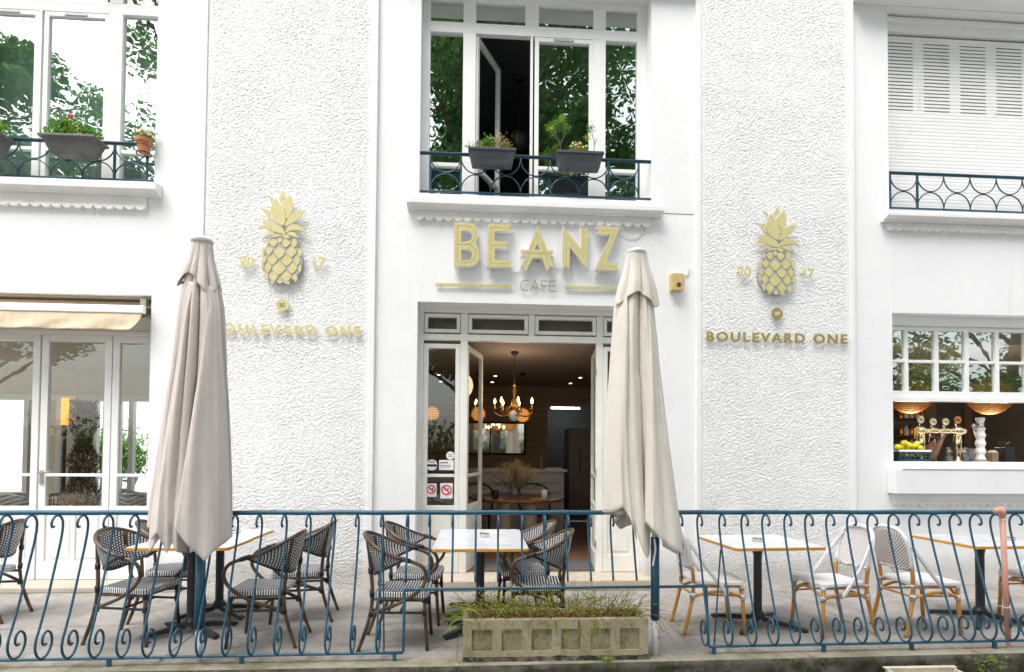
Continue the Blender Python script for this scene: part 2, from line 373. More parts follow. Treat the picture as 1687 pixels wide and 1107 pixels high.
# stone and ground
def ground_mat(name, c1, c2, moss, mscale, lo, hi, bs):
    t = NT(name); t.set(0.85, 0, 0.3)
    c = t.mix(t.ramp(t.noise(1.6, 8, 0.65), [(0.3, 0), (0.7, 1)]), c1, c2)
    c = t.mix(t.ramp(t.noise(mscale, 9, 0.72), [(lo, 0), (hi, 1)]), c, moss)
    c = t.mix(t.m('MULTIPLY', t.ramp(t.noise(35, 6, 0.8), [(0.55, 0), (0.75, 1)]), 0.45), c, tuple(x*0.45 for x in c1))
    c = t.mix(t.m('MULTIPLY', t.ramp(t.noise(0.9, 6, 0.7, dist=1.0), [(0.5, 0), (0.62, 1)]), 0.3), c, tuple(x*0.62 for x in c1))
    c = t.mix(t.m('MULTIPLY', t.ramp(t.noise(90, 3, 0.6), [(0.6, 0), (0.7, 1)]), 0.35), c, tuple(min(1, x*1.6) for x in c2))
    t.setc(c); t.bump(t.noise(bs, 8, 0.75), 0.8, 0.01); return t.mat
M['terrace'] = ground_mat('terrace_concrete', (0.275, 0.26, 0.24), (0.40, 0.38, 0.355), (0.18, 0.16, 0.125), 3.1, 0.48, 0.72, 36)
M['slabstone'] = ground_mat('edge_stone', (0.27, 0.25, 0.19), (0.37, 0.34, 0.27), (0.17, 0.16, 0.09), 3.0, 0.46, 0.66, 30)
M['kerbface'] = ground_mat('mossy_kerb', (0.06, 0.055, 0.045), (0.15, 0.135, 0.11), (0.035, 0.04, 0.014), 7.0, 0.45, 0.6, 22)
M['planterstone'] = ground_mat('mossy_cast_stone', (0.34, 0.285, 0.19), (0.47, 0.405, 0.29), (0.22, 0.20, 0.09), 6.5, 0.48, 0.68, 26)
M['mossstone'] = ground_mat('mossy_recess', (0.24, 0.22, 0.11), (0.38, 0.33, 0.22), (0.13, 0.13, 0.035), 9.0, 0.47, 0.66, 26)
M['blackcrust'] = ground_mat('lichen_crust', (0.10, 0.09, 0.07), (0.28, 0.25, 0.19), (0.03, 0.03, 0.02), 12.0, 0.42, 0.55, 26)
M['threshold'] = simple('threshold_stone', (0.47, 0.41, 0.33), 0.7, var=0.12, scale=7, bump=0.3, bscale=30)
M['gutter'] = simple('dark_gutter', (0.045, 0.04, 0.032), 0.8, var=0.4, scale=9, bump=0.6, bscale=50)  # plain dark tone for the strip along the kerb foot
M['asphalt'] = simple('pale_street', (0.34, 0.33, 0.31), 0.9, var=0.25, scale=4, bump=0.6, bscale=90)  # unseen street made pale to bounce light up onto the facade
M['joint'] = simple('joint_line', (0.10, 0.085, 0.065), 0.9, var=0.4, scale=20)
M['jointlight'] = simple('pale_mortar', (0.5, 0.47, 0.42), 0.8, var=0.2, scale=20)
M['pinkpipe'] = simple('salmon_pipe', (0.62, 0.33, 0.25), 0.45, var=0.06, scale=9)
M['string'] = simple('white_string', (0.8, 0.8, 0.8), 0.6)
M['creambox'] = simple('cream_plastic', (0.62, 0.58, 0.47), 0.5, var=0.15, scale=9)
# glass
def glass(name, tint, refl, wav=0.0, f0=0.0):
    t = NT(name); t.t.nodes.remove(t.b)
    tr = t.n('ShaderNodeBsdfTransparent'); tr.inputs['Color'].default_value = (*tint, 1)
    gl = t.n('ShaderNodeBsdfGlossy'); gl.inputs['Roughness'].default_value = 0.0; gl.inputs['Color'].default_value = (0.93, 1.0, 0.96, 1)
    fr = t.n('ShaderNodeLayerWeight'); fr.inputs['Blend'].default_value = 0.5
    f = t.m('ADD', t.m('MULTIPLY', t.m('POWER', fr.outputs['Facing'], 4.0), refl), f0, clamp=True)
    if wav:
        bp = t.n('ShaderNodeBump'); bp.inputs['Strength'].default_value = wav; bp.inputs['Distance'].default_value = 0.02
        t.l(t.noise(3.0, 2, 0.4, stretch=(1, 1, 0.7)), bp.inputs['Height']); t.l(bp.outputs[0], gl.inputs['Normal'])
    ms = t.n('ShaderNodeMixShader'); t.l(f, ms.inputs[0]); t.l(tr.outputs[0], ms.inputs[1]); t.l(gl.outputs[0], ms.inputs[2]); t.l(ms.outputs[0], t.out.inputs['Surface']); return t.mat
M['glassup'] = glass('upper_window_glass', (0.75, 0.85, 0.8), 0.6, 0.1, 0.50)
M['glasslow'] = glass('door_glass', (0.88, 0.9, 0.88), 0.35, 0.05, 0.10)
M['glassbar'] = glass('bar_window_glass', (0.7, 0.75, 0.68), 0.6, 0.05, 0.40)
M['clearfilm'] = glass('clear_sheet', (0.97, 0.98, 0.98), 0.1, 0, 0.01)
M['glassthin'] = glass('clear_glassware', (0.82, 0.86, 0.88), 0.9, 0, 0.08)
# interior
def planks(name, c, n_, rough=0.6, axis=2, gapc=0.25):
    t = NT(name); t.set(rough); tc = t.n('ShaderNodeTexCoord'); sp = t.n('ShaderNodeSeparateXYZ'); t.l(tc.outputs['Object'], sp.inputs[0])
    F_ = frac(t, t.m('MULTIPLY', sp.outputs[axis], n_)); g = t.m('LESS_THAN', F_, 0.06)
    cc = t.mix(t.ramp(t.noise(4, 4), [(0.3, 0), (0.7, 1)]), tuple(x*0.88 for x in c), c)
    t.setc(t.mix(g, cc, tuple(x*gapc for x in c))); t.bump(t.m('SUBTRACT', 1.0, g), 0.4, 0.006); return t.mat
M['shiplap'] = planks('beige_boarding', (0.33, 0.24, 0.155), 8)
M['shipwhite'] = planks('white_boarding', (0.62, 0.58, 0.60), 6)
M['ceil'] = simple('cafe_ceiling', (0.30, 0.255, 0.22), 0.8, var=0.04)
M['ceilbar'] = simple('pale_ceiling', (0.70, 0.64, 0.54), 0.8, var=0.04)
M['woodfloor'] = planks('orange_wood_floor', (0.28, 0.125, 0.045), 7, 0.35, 0, 0.5)
M['tablewood'] = simple('dark_oiled_wood', (0.17, 0.06, 0.025), 0.25, var=0.3, scale=6)
M['mirror'] = simple('mirror_glass', (0.55, 0.55, 0.52), 0.04, 1.0, var=0.02)
M['kitchen'] = simple('teal_grey_kitchen', (0.20, 0.22, 0.20), 0.6, var=0.05)
M['steel'] = simple('brushed_steel', (0.34, 0.31, 0.27), 0.4, 0.4, var=0.1)
M['brass'] = simple('aged_brass', (0.42, 0.20, 0.06), 0.3, 0.9, var=0.25, scale=20)
M['polbrass'] = simple('polished_brass', (0.83, 0.66, 0.42), 0.09, 1.0, var=0.03)
M['whiteglaze'] = simple('white_glaze', (0.75, 0.74, 0.70), 0.2, var=0.04, scale=20)
def emis(name, c, s, base=(0.5, 0.4, 0.3)):
    t = NT(name); t.setc(base); t.b.inputs['Emission Color'].default_value = (*c, 1); t.b.inputs['Emission Strength'].default_value = s; return t.mat
M['flame'] = emis('lit_bulb', (1.0, 0.62, 0.25), 14)
M['globe'] = emis('rattan_lamp_glow', (1.0, 0.42, 0.10), 0.5, (0.35, 0.18, 0.07))
M['tube_l'] = emis('fluorescent_tube', (0.85, 0.93, 1.0), 7)
M['down'] = emis('downlight_bulb', (1.0, 0.75, 0.5), 5)
M['orange_l'] = emis('orange_lamp_glow', (1.0, 0.33, 0.03), 0.7, (0.6, 0.25, 0.04))
M['rattan'] = simple('lacquered_rattan', (0.42, 0.20, 0.055), 0.35, var=0.3, scale=30)
M['candle'] = simple('candle_sleeve', (0.7, 0.6, 0.42), 0.5)
M['lemon'] = simple('lemon_skin', (0.78, 0.72, 0.03), 0.35, var=0.1, scale=10, bump=0.3, bscale=120)
M['orangefruit'] = simple('orange_skin', (0.85, 0.50, 0.03), 0.35, var=0.08, scale=10, bump=0.3, bscale=120)
M['crate'] = simple('dark_teal_crate', (0.02, 0.05, 0.06), 0.45)
M['paper'] = simple('paper_white', (0.80, 0.80, 0.80), 0.6, var=0.02)
M['skin'] = simple('skin', (0.72, 0.42, 0.30), 0.5, var=0.06, scale=12)
M['hair'] = simple('brown_hair', (0.05, 0.022, 0.012), 0.5, var=0.3, scale=60)
M['apron'] = simple('grey_green_apron', (0.22, 0.22, 0.19), 0.8, var=0.1)
M['tub'] = simple('frosted_tub', (0.42, 0.46, 0.55), 0.4)
M['wickergrey'] = chevron('grey_wicker', 9, -0.8, (0.42, 0.41, 0.39), (0.13, 0.12, 0.11), 0.5)
M['darkwood'] = simple('dark_wood', (0.06, 0.035, 0.02), 0.4, var=0.3, scale=10)
M['chairdim'] = simple('dim_interior_chair', (0.03, 0.022, 0.018), 0.5)

# ================================================================== SETTING
def ykerb(x): return -2.30+0.0205*max(0.0, x)
g = MB(); xs = [-40, -9, -4, 0, 2, 4.3, 9, 40]
for a, b in zip(xs, xs[1:]):
    g.quad((a, ykerb(a)+0.16, 0), (b, ykerb(b)+0.16, 0), (b, 0.5, 0), (a, 0.5, 0))
tag(g.build('terrace_paving', M['terrace']), kind='structure')
g = MB()
for a, b in zip(xs, xs[1:]):
    g.quad((a, ykerb(a), 0), (b, ykerb(b), 0), (b, ykerb(b)+0.16, 0), (a, ykerb(a)+0.16, 0))
tag(g.build('terrace_edge', M['slabstone']), kind='structure')
g = MB(); NX = 400
def kf(u, v):
    x = -9+18*u; z = -0.24*v-0.0005
    d = 0.012*noise.noise(Vector((x*6, z*9, 0)))+0.006*noise.noise(Vector((x*25, z*25, 3)))
    return (x, ykerb(x)-0.001-(0.015*min(1, v*12))+d*min(1, v*5), z)
g.grid(kf, NX, 14)
tag(g.build('kerb', M['kerbface'], smooth=True), kind='structure')
g = MB(); g.quad((-600, -600, -0.22), (600, -600, -0.22), (600, 600, -0.22), (-600, 600, -0.22))
tag(g.build('street', M['asphalt']), kind='structure')
g = MB(); g.quad((-40, -3.0, -0.216), (40, -3.0, -0.216), (40, -1.5, -0.216), (-40, -1.5, -0.216)); tag(g.build('gutter', M['gutter']), kind='structure')
j = MB()
def strip(p, q, wd, z=0.004, px=True):
    a = at(p[0], p[1], 2, 0) if px else Vector(p); b = at(q[0], q[1], 2, 0) if px else Vector(q)
    d = (b-a); n = Vector((-d.y, d.x, 0)).normalized()*wd/2
    K = max(2, int(d.length/0.12)); pts = []
    for i in range(K+1):
        c = a.lerp(b, i/K)+n*random.uniform(-0.7, 0.7); pts.append((c+n*random.uniform(0.6, 1.2), c-n*random.uniform(0.6, 1.2)))
    for (a1, b1), (a2, b2) in zip(pts, pts[1:]): j.quad((b1.x, b1.y, z), (b2.x, b2.y, z), (a2.x, a2.y, z), (a1.x, a1.y, z))
strip((319, 1046), (262, 1090), 0.012); strip((0, 1037), (560, 1018), 0.007); strip((1355, 1004), (1452, 1050), 0.008)
strip((754, 1050), (752, 1089), 0.004); strip((560, 1018), (760, 1012), 0.006); strip((1180, 1003), (1687, 985), 0.005); strip((0, 1000), (560, 990), 0.004); strip((1112, 1035), (1135, 1062), 0.005); strip((1290, 975), (1330, 1010), 0.004); strip((560, 1042), (740, 1040), 0.004); strip((60, 962), (20, 1010), 0.005)
tag(j.build('paving_joint', M['joint']), kind='structure')
j = MB(); strip((1100, 1077), (1114, 1089), 0.007); strip((1425, 1062), (1446, 1069), 0.006); strip((1571, 1066), (1585, 1074), 0.006); strip((232, 1059), (345, 1046), 0.008); strip((751, 1093), (753, 1097), 0.006)
tag(j.build('pale_mortar_line', M['jointlight']), kind='structure')

# ================================================================== THE BUILDING
B = thing('cafe_building', 'white plastered cafe building with two rough-cast strips, tall windows above and open glazed doors below', 'building', (0, 0.17, 0))
def part(mb, name, mat, parent=B, **kw): return mb.build(name, mat, parent, world=True, **kw)
ZWT = XZ(1018, 16.5, 0.2)[1]+0.075
OP = dict(A=(-6.3, -3.6, 4.47, ZWT), B=(-0.69, 2.0, 4.475, ZWT), C=(4.905, 8.5, 4.46, 6.97), D=(-7.4, -3.6, 0.0, 3.228), E=(-0.695, 1.94, 0.0, 3.232), F=(4.93, 8.5, 1.37, 3.234))
gx = sorted({-9.0, 9.0}|{o[i] for o in OP.values() for i in (0, 1)}); gz = sorted({-0.2, 8.5}|{o[i] for o in OP.values() for i in (2, 3)})
m = MB()
for a, b in zip(gx, gx[1:]):
    for c, d in zip(gz, gz[1:]):
        cx, cz = (a+b)/2, (c+d)/2
        if any(o[0] < cx < o[1] and o[2] < cz < o[3] for o in OP.values()): continue
        m.quad((a, 0, c), (b, 0, c), (b, 0, d), (a, 0, d)); m.quad((b, 0.34, c), (a, 0.34, c), (a, 0.34, d), (b, 0.34, d))
for o in OP.values():
    x0, x1, z0, z1 = o
    m.quad((x0, 0, z0), (x0, 0, z1), (x0, 0.34, z1), (x0, 0.34, z0)); m.quad((x1, 0, z1), (x1, 0, z0), (x1, 0.34, z0), (x1, 0.34, z1))
    m.quad((x0, 0, z1), (x1, 0, z1), (x1, 0.34, z1), (x0, 0.34, z1)); m.quad((x1, 0, z0), (x0, 0, z0), (x0, 0.34, z0), (x1, 0.34, z0))
part(m, 'facade_wall', M['wall'])
m = MB(); m.box(4.452, 9, -0.22, -0.002, 6.975, 7.2); part(m, 'balcony_slab', M['wall'], bevel=0.006)
m = MB(); m.box(-1.16, 2.518, -0.12, -0.002, 6.985, 7.2); part(m, 'balcony_slab', M['wall'], bevel=0.006)
# raised bands beside the rough strips
for (a, b) in ((-3.15, -3.04), (-1.228, -1.165), (2.52, 2.582), (4.385, 4.448)):
    m = MB(); m.box(a, b, -0.042, -0.001, 0.0, 8.4); part(m, 'edge_band', M['wall'], bevel=0.006)
# rough cast strips: real relief
def rough(x0, x1, z0=0.0, z1=7.0, st=0.0085):
    nu, nv = int((x1-x0)/st), int((z1-z0)/st); m = MB(); fr = noise.noise; fb = noise.fractal
    V = Vector
    def f(u, v):
        x, z = x0+(x1-x0)*u, z0+(z1-z0)*v
        p_, q_ = x*0.92+z*0.40, z*0.92-x*0.40
        n1 = fr(V((p_*28, q_*38, 0))); n2 = fr(V((p_*54+n1, q_*64, 5))); n3 = fr(V((x*70, z*82, 9)))
        am = 0.95+0.35*fr(V((x*1.7, z*2.1, 8)))
        h = (0.25*n1+0.6*n2+0.8*n3)*am+0.03*fr(V((x*2.2, z*3, 1)))
        h = (min(h, 0.16)+0.25*max(0, h-0.16))*1.15
        e = min(1, u*30, (1-u)*30)
        return (x, -0.026-0.0102*h*e, z)
    m.grid(f, nu, nv)
    part(m, 'rough_cast_strip', M['rough'], smooth=True)
rough(-3.038, -1.230); rough(2.584, 4.383)
# sills with scalloped trim
def ledge(x0, x1, zt, zb, trim0, trim1, zt2, wd, depth=0.13, box=False):
    m = MB()
    if box: m.box(x0, x1, -depth, -0.001, zb, zt)
    else:
        prof = [(0, zb-0.03), (-depth*0.45, zb-0.03), (-depth*0.5, zb-0.012), (-depth*0.9, zb), (-depth, zb+0.012), (-depth, zt-0.012), (-depth+0.012, zt), (0, zt+0.012)]
        n = len(m.v); K = len(prof)
        for xx in (x0, x1):
            for (y, z) in prof: m.v.append((xx, y-0.001, z))
        for i in range(K-1): m.face((n+i, n+i+1, n+K+i+1, n+K+i))
        m.face([n+i for i in range(K)][::-1]); m.face([n+K+i for i in range(K)])
    L = part(m, 'window_sill', M['sill'] if not box else M['wall'], bevel=0.004 if box else 0)
    m = MB(); zb2 = zt2-0.045
    m.box(trim0, trim1, -0.022, -0.001, zb2, (zb-0.031 if not box else zb-0.001))
    k = max(1, round((trim1-trim0)/wd)); d = (trim1-trim0)/k
    for i in range(k):
        c = trim0+d*(i+0.5)
        poly = [(c+d*0.5*cos(a), zb2-0.0005+d*0.42*sin(a)) for a in [-pi*q/10 for q in range(11)]]
        m.prism(poly[::-1], -0.046, -0.001)
    part(m, 'scalloped_trim', M['sill'])
ledge(-0.817, 2.11, 4.372, 4.30, -0.735, 1.985, 4.245, 0.108)
ledge(-6.5, -3.513, 4.437, 4.345, -6.4, -3.665, 4.25, 0.108)
ledge(4.79, 8.9, 4.405, 4.345, 4.86, 8.8, 4.30, 0.095)
ledge(4.85, 8.9, 1.368, 1.085, 4.92, 8.8, 1.025, 0.095, depth=0.14, box=True)
m = MB(); m.box(4.93, 8.9, -0.15, 0.09, 1.3705, 1.382); part(m, 'bar_shelf', M['white'], bevel=0.004)
# threshold steps
m = MB(); m.box(-0.93, 2.0, -0.17, 0.30, 0.0, 0.115); part(m, 'threshold_step', M['threshold'], bevel=0.012)
m = MB(); m.box(-7.3, -3.2, -0.10, 0.30, 0.0, 0.06); part(m, 'threshold_step', M['threshold'], bevel=0.012)
# hairline crack right of the upper sill
m = MB(); pts = [Vector((2.11+i*0.04, -0.001, 4.338+0.004*noise.noise(Vector((i, 0, 0))))) for i in range(11)]
m.tube(pts, 0.0035, 5); part(m, 'wall_crack', M['joint'])

# ---------------------------------------------------------------- windows
def bar(m, x0, x1, z0, z1, y0, y1): m.box(min(x0, x1), max(x0, x1), y0, y1, min(z0, z1), max(z0, z1))
YW = 0.20
cx_ = [XZ(p, 200, YW)[0] for p in (707.6, 762, 783, 873.5, 889.5, 977.5, 997.5, 1049.5)]
gl0, gl1, mu0, mu1, cs0, cs1, f2a, f2b = cx_
ztr = (XZ(800, 17+22, YW)[1]+0.0, XZ(800, 56, YW)[1])
def upper_window(x0, x1, off, zb, zt, opened):
    wn_ = MB(); F0, F1 = YW, YW+0.07
    e = 0.001
    a = [q+off for q in cx_]
    zt0 = zt-0.075; zl = 5.0  # sill of lower light
    T0, T1 = 6.45, 6.60
    T0 = XZ(880, 60, YW)[1]; T1 = XZ(880, 43, YW)[1]
    bar(wn_, x0+e, a[0], zb+e, zt-e, F0, F1); bar(wn_, a[7], x1-e, zb+e, zt-e, F0, F1)
    bar(wn_, a[0], a[7], zb+e, zb+0.06, F0, F1); bar(wn_, a[0], a[7], zt0, zt-e, F0, F1); bar(wn_, a[0], a[7], T0, T1, F0, F1)
    for p, q in ((a[1], a[2]), (a[5], a[6])):
        bar(wn_, p, q, zb+0.06, T0, F0-0.002, F1); bar(wn_, p, q, T1, zt0, F0-0.002, F1)
    mid = (XZ(866, 20, YW)[0]+off, XZ(888, 20, YW)[0]+off); bar(wn_, mid[0], mid[1], T1, zt0, F0-0.002, F1)
    bar(wn_, a[3], a[3]+0.03, zb+0.06, T0, F0-0.002, F1)
    zr = 4.905
    for p, q in ((a[0], a[1]), (a[6], a[7])): bar(wn_, p, q, zr, zr+0.045, F0+0.01, F1)
    W = part(wn_, 'window', M['white'], bevel=0.004)
    def pane(p, q, z0, z1, y=F0+0.04, par=W):
        m = MB(); m.quad((p-0.01, y, z0-0.01), (q+0.01, y, z0-0.01), (q+0.01, y, z1+0.01), (p-0.01, y, z1+0.01)); part(m, 'pane', M['glassup'], par)
    for p, q in ((a[0], a[1]), (a[6], a[7])): pane(p, q, zb+0.06, zr); pane(p, q, zr+0.045, T0)
    for p, q in ((a[0], a[1]), (a[2], mid[0]), (mid[1], a[5]), (a[6], a[7])): pane(p, q, T1, zt0)
    def casement(hx, ox, ang, sgn):
        wd = abs(ox-hx); st = 0.05; m = MB(); z0, z1 = zb+0.065, T0-0.005
        Mx = Matrix.Translation((hx, F0+0.03, 0)) @ Matrix.Rotation(ang, 4, 'Z')
        def b2(u0, u1, zz0, zz1, y0=-0.028, y1=0.028): m.box(min(u0*sgn, u1*sgn), max(u0*sgn, u1*sgn), y0, y1, zz0, zz1, Mx)
        b2(0, st, z0, z1); b2(wd-st, wd, z0, z1); b2(st, wd-st, z0, z0+st); b2(st, wd-st, z1-st, z1); b2(st, wd-st, zr, zr+0.04)
        C_ = part(m, 'casement', M['white'], W, bevel=0.004)
        m = MB(); 
        def qd(zz0, zz1):
            P = [Mx @ Vector((u*sgn, 0, z)) for u, z in ((st-0.01, zz0), (wd-st+0.01, zz0), (wd-st+0.01, zz1), (st-0.01, zz1))]; m.quad(*P)
        qd(z0+st, zr); qd(zr+0.04, z1-st); part(m, 'casement_pane', M['glassup'], W)
        if not ang:
            m = MB(); cxx = (hx+ox)/2; m.box(cxx-0.13, cxx+0.11, F0-0.012, F0, T0-0.045, T0-0.02); part(m, 'vent_grille', M['silver'], W)
    casement(a[2], a[3], R_(63) if opened else 0, 1); casement(a[5], a[4]-0.065, 0, -1)
    return W
upper_window(-0.69, 2.0, 0, 4.475, ZWT, True)
upper_window(-6.29, -3.6, -5.6, 4.47, ZWT, False)
# upper rooms: middle one dark, left one coloured pale to haze its panes
def room(x0, x1, y0, y1, z0, z1, wall, ceil, floor, names=('interior_wall', 'interior_ceiling', 'interior_floor'), back=None, sides=(1, 1)):
    m = MB()
    if sides[0]: m.quad((x0, y0, z0), (x0, y1, z0), (x0, y1, z1), (x0, y0, z1))
    if sides[1]: m.quad((x1, y1, z0), (x1, y0, z0), (x1, y0, z1), (x1, y1, z1))
    m.quad((x0, y1, z0), (x1, y1, z0), (x1, y1, z1), (x0, y1, z1)) if back is None else None
    part(m, names[0], wall)
    m = MB(); m.quad((x0, y0, z1), (x1, y0, z1), (x1, y1, z1), (x0, y1, z1)); part(m, names[1], ceil)
    m = MB(); m.quad((x0, y0, z0), (x1, y0, z0), (x1, y1, z0), (x0, y1, z0)); part(m, names[2], floor)
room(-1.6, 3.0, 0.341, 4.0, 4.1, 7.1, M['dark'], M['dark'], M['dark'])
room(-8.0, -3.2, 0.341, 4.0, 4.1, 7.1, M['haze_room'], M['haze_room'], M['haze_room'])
m = MB(); m.grid(lambda u, v: (-6.2+2.55*u, .42+.02*sin(u*90), 4.5+2.35*v), 120, 4); part(m, 'haze_sheet', M['hazesheet'], smooth=True)  # added sheet lends the left panes a grey-green haze
# roller shutter at the right
m = MB(); z = 4.50; pitch = 0.0445; zt_ = 6.76
while z < zt_:
    prof = [(0.213, z), (0.2065, z+0.003), (0.2055, z+0.022), (0.2065, z+0.041), (0.213, z+pitch-0.001)]
    n = len(m.v)
    for xx in (4.92, 8.5):
        for (y, zz) in prof: m.v.append((xx, y, zz))
    for i in range(4): m.face((n+i, n+5+i, n+5+i+1, n+i+1))
    z += pitch
SH = part(m, 'roller_shutter', M['shutter'])
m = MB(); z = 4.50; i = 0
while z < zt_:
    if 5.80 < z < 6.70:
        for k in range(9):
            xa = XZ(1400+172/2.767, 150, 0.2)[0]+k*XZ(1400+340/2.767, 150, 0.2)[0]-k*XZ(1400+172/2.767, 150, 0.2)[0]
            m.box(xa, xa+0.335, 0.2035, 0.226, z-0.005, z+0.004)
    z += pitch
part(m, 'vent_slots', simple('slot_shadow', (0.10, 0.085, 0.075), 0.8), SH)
m = MB(); m.box(4.906, 8.5, 0.16, 0.30, zt_+0.03, 6.93); m.box(4.906, 8.5, 0.12, 0.30, 6.90, 6.945); m.box(4.906, 4.935, 0.17, 0.25, 4.47, zt_+0.03); part(m, 'shutter_box', M['shutter'], SH, bevel=0.003)
m = MB(); m.box(4.906, 8.5, 0.305, 0.33, 4.47, 6.965); part(m, 'shutter_backing', M['black'], SH)

# ---------------------------------------------------------------- door unit in the middle
YD = 0.25
DX = lambda px, y=700: XZ(px, y, YD)[0]
DZ = lambda px, y: XZ(px, y, YD)[1]
xl0, xl1 = -0.694, 1.939
za0, za1 = DZ(720, 512), DZ(720, 520)
m = MB(); F0, F1 = YD, YD+0.07
zb0, zb1 = DZ(860, 558+1), DZ(860, 551)
zh = 2.95
ztop = DZ(800, 516)
bar(m, xl0, xl1, ztop-0.005, ztop+0.055, F0-0.03, F1)                       # head
bar(m, xl0, xl1, DZ(860, 563), DZ(860, 553), F0-0.012, F1)                  # transom beam
tz0, tz1 = DZ(860, 553), ztop-0.005
tx = [DX(p, 530) for p in (693.5, 700, 757, 767, 873, 880, 983, 992, 1054)]
mull = [(xl0, DX(696.5)), (DX(757.5), DX(769.5)), (DX(871, 530), DX(881, 530)), (DX(982.5), DX(993)), (DX(1048), xl1)]
for i, (p, q) in enumerate(mull):
    if i == 2: bar(m, p, q, tz0, tz1, F0-0.004, F1)
    else: bar(m, p, q, 0.116, tz1, F0-0.004, F1)
DF = part(m, 'door_frame', M['cream'], bevel=0.004)
m = MB(); bar(m, xl0, xl1, ztop+0.056, 3.231, F0+0.02, F1+0.04); part(m, 'head_gap', M['gap'], DF)
for (p, q) in ((mull[0][1], mull[1][0]), (mull[1][1], mull[2][0]), (mull[2][1], mull[3][0]), (mull[3][1], mull[4][0])):
    m = MB(); s_ = 0.042; z0, z1 = tz0+0.02, tz1-0.012; p += 0.006; q -= 0.006
    bar(m, p, p+s_, z0, z1, F0+0.0, F1-0.01); bar(m, q-s_, q, z0, z1, F0, F1-0.01); bar(m, p+s_, q-s_, z0, z0+s_, F0, F1-0.01); bar(m, p+s_, q-s_, z1-s_, z1, F0, F1-0.01)
    tw = part(m, 'transom_light', M['cream'], bevel=0.003)
    m = MB(); m.quad((p+s_-0.005, F0+0.03, z0+s_-0.005), (q-s_+0.005, F0+0.03, z0+s_-0.005), (q-s_+0.005, F0+0.03, z1-s_+0.005), (p+s_-0.005, F0+0.03, z1-s_+0.005)); part(m, 'pane', M['glasslow'], tw)
def panelled(m, x0, x1, z0, z1, zm0, zm1, zp, y0, y1, st, Mx=None, npan=1):
    """door leaf: glass above (mid rail zm0..zm1), small glass down to zp, wood panel below"""
    B_ = lambda a, b, c, d, yy0=y0, yy1=y1: m.box(a, b, yy0, yy1, c, d, Mx)
    B_(x0, x0+st, z0, z1); B_(x1-st, x1, z0, z1); B_(x0+st, x1-st, z1-st, z1); B_(x0+st, x1-st, zm0, zm1); B_(x0+st, x1-st, zp-0.05, zp)
    B_(x0+st, x1-st, z0, z0+0.20); B_(x0+st, x1-st, z0+0.20, zp-0.05, y0+0.018, y1-0.018)
    w_ = (x1-x0-2*st)/npan
    for i in range(npan):
        a = x0+st+w_*i+0.04; b = x0+st+w_*(i+1)-0.04; B_(a, b, z0+0.24, zp-0.09, y0+0.008, y1-0.008)
        if i: B_(a-0.065, a-0.015, z0+0.2, zp-0.05)
zmA, zmB, zgb = DZ(725, 786), DZ(725, 781), DZ(725, 833)
def leaf(name, x0, x1, hinge=None, ang=0, mat=M['cream'], gm='glasslow', z0=0.12, z1=None, zz=None, npan=1, st=0.055, yy=(0.0, 0.05), par=B):
    z1 = z1 or DZ(725, 566); zz = zz or (zmA, zmB, zgb)
    Mx = Matrix.Translation((hinge if hinge is not None else x0, F0+yy[0], 0)) @ Matrix.Rotation(ang, 4, 'Z') @ Matrix.Translation((-(hinge if hinge is not None else x0), 0, 0))
    m = MB(); panelled(m, x0, x1, z0, z1, zz[0], zz[1], zz[2], 0.0, yy[1], st, Mx, npan)
    L = part(m, name, mat, bevel=0.004)
    for (a, b) in ((zz[1], z1-st), (zz[2], zz[0])):
        m = MB(); P = [Mx @ Vector(p) for p in ((x0+st-0.006, yy[1]*0.5, a-0.006), (x1-st+0.006, yy[1]*0.5, a-0.006), (x1-st+0.006, yy[1]*0.5, b+0.006), (x0+st-0.006, yy[1]*0.5, b+0.006))]
        m.quad(*P); part(m, 'pane', M[gm], L)
    return L, Mx
sideL, _ = leaf('side_light', mull[0][1]+0.002, mull[1][0]-0.002)
sideR, _ = leaf('side_light', mull[3][1]+0.002, mull[4][0]-0.002)
doorW = (mull[3][0]-mull[1][1])/2-0.004
dl, MXl = leaf('door', mull[1][1]+0.004, mull[1][1]+doorW, mull[1][1]+0.004, R_(76), yy=(0.01, 0.045))
dr, MXr = leaf('door', mull[3][0]-doorW, mull[3][0]-0.004, mull[3][0]-0.004, R_(-97), yy=(0.01, 0.045))
m = MB()
for z in (0.45, 1.3, 2.5): m = MB(); m.tube([(mull[3][0]-0.012, F0-0.012, z-0.04), (mull[3][0]-0.012, F0-0.012, z+0.04)], 0.009, 8); part(m, 'hinge', M['steel'], dr)
# stickers on the left side light
def disc(m, cx, cz, r, y0, y1, n=28): m.prism([(cx+r*cos(2*pi*i/n), cz+r*sin(2*pi*i/n)) for i in range(n)], y0, y1)
def text(s, size, name, mat, parent, loc, bold=0.0, ext=0.002, space=1.0, align='CENTER', sx=1.0, world=True, rz=0.0):
    cu = bpy.data.curves.new('lettering', 'FONT'); cu.body = s; cu.size = size; cu.extrude = ext; cu.offset = bold; cu.space_character = space
    cu.align_x = align; cu.align_y = 'BOTTOM_BASELINE'; cu.resolution_u = 4
    to = bpy.data.objects.new('lettering', cu); link(to); bpy.context.view_layer.update()
    me = bpy.data.meshes.new_from_object(to); bpy.data.objects.remove(to); me.name = name
    L = rootloc(parent) if (parent is not None and world) else Vector((0, 0, 0))
    T = Matrix.Translation(Vector(loc)-L) @ Matrix.Rotation(rz, 4, 'Z') @ Matrix.Rotation(pi/2, 4, 'X') @ Matrix.Diagonal((sx, 1, 1, 1)); me.transform(T)
    me.materials.clear(); me.materials.append(mat); o = bpy.data.objects.new(name, me); link(o, parent); return o
YS = F0+0.019
def st_at(px, py): return XZ(px, py, YS)
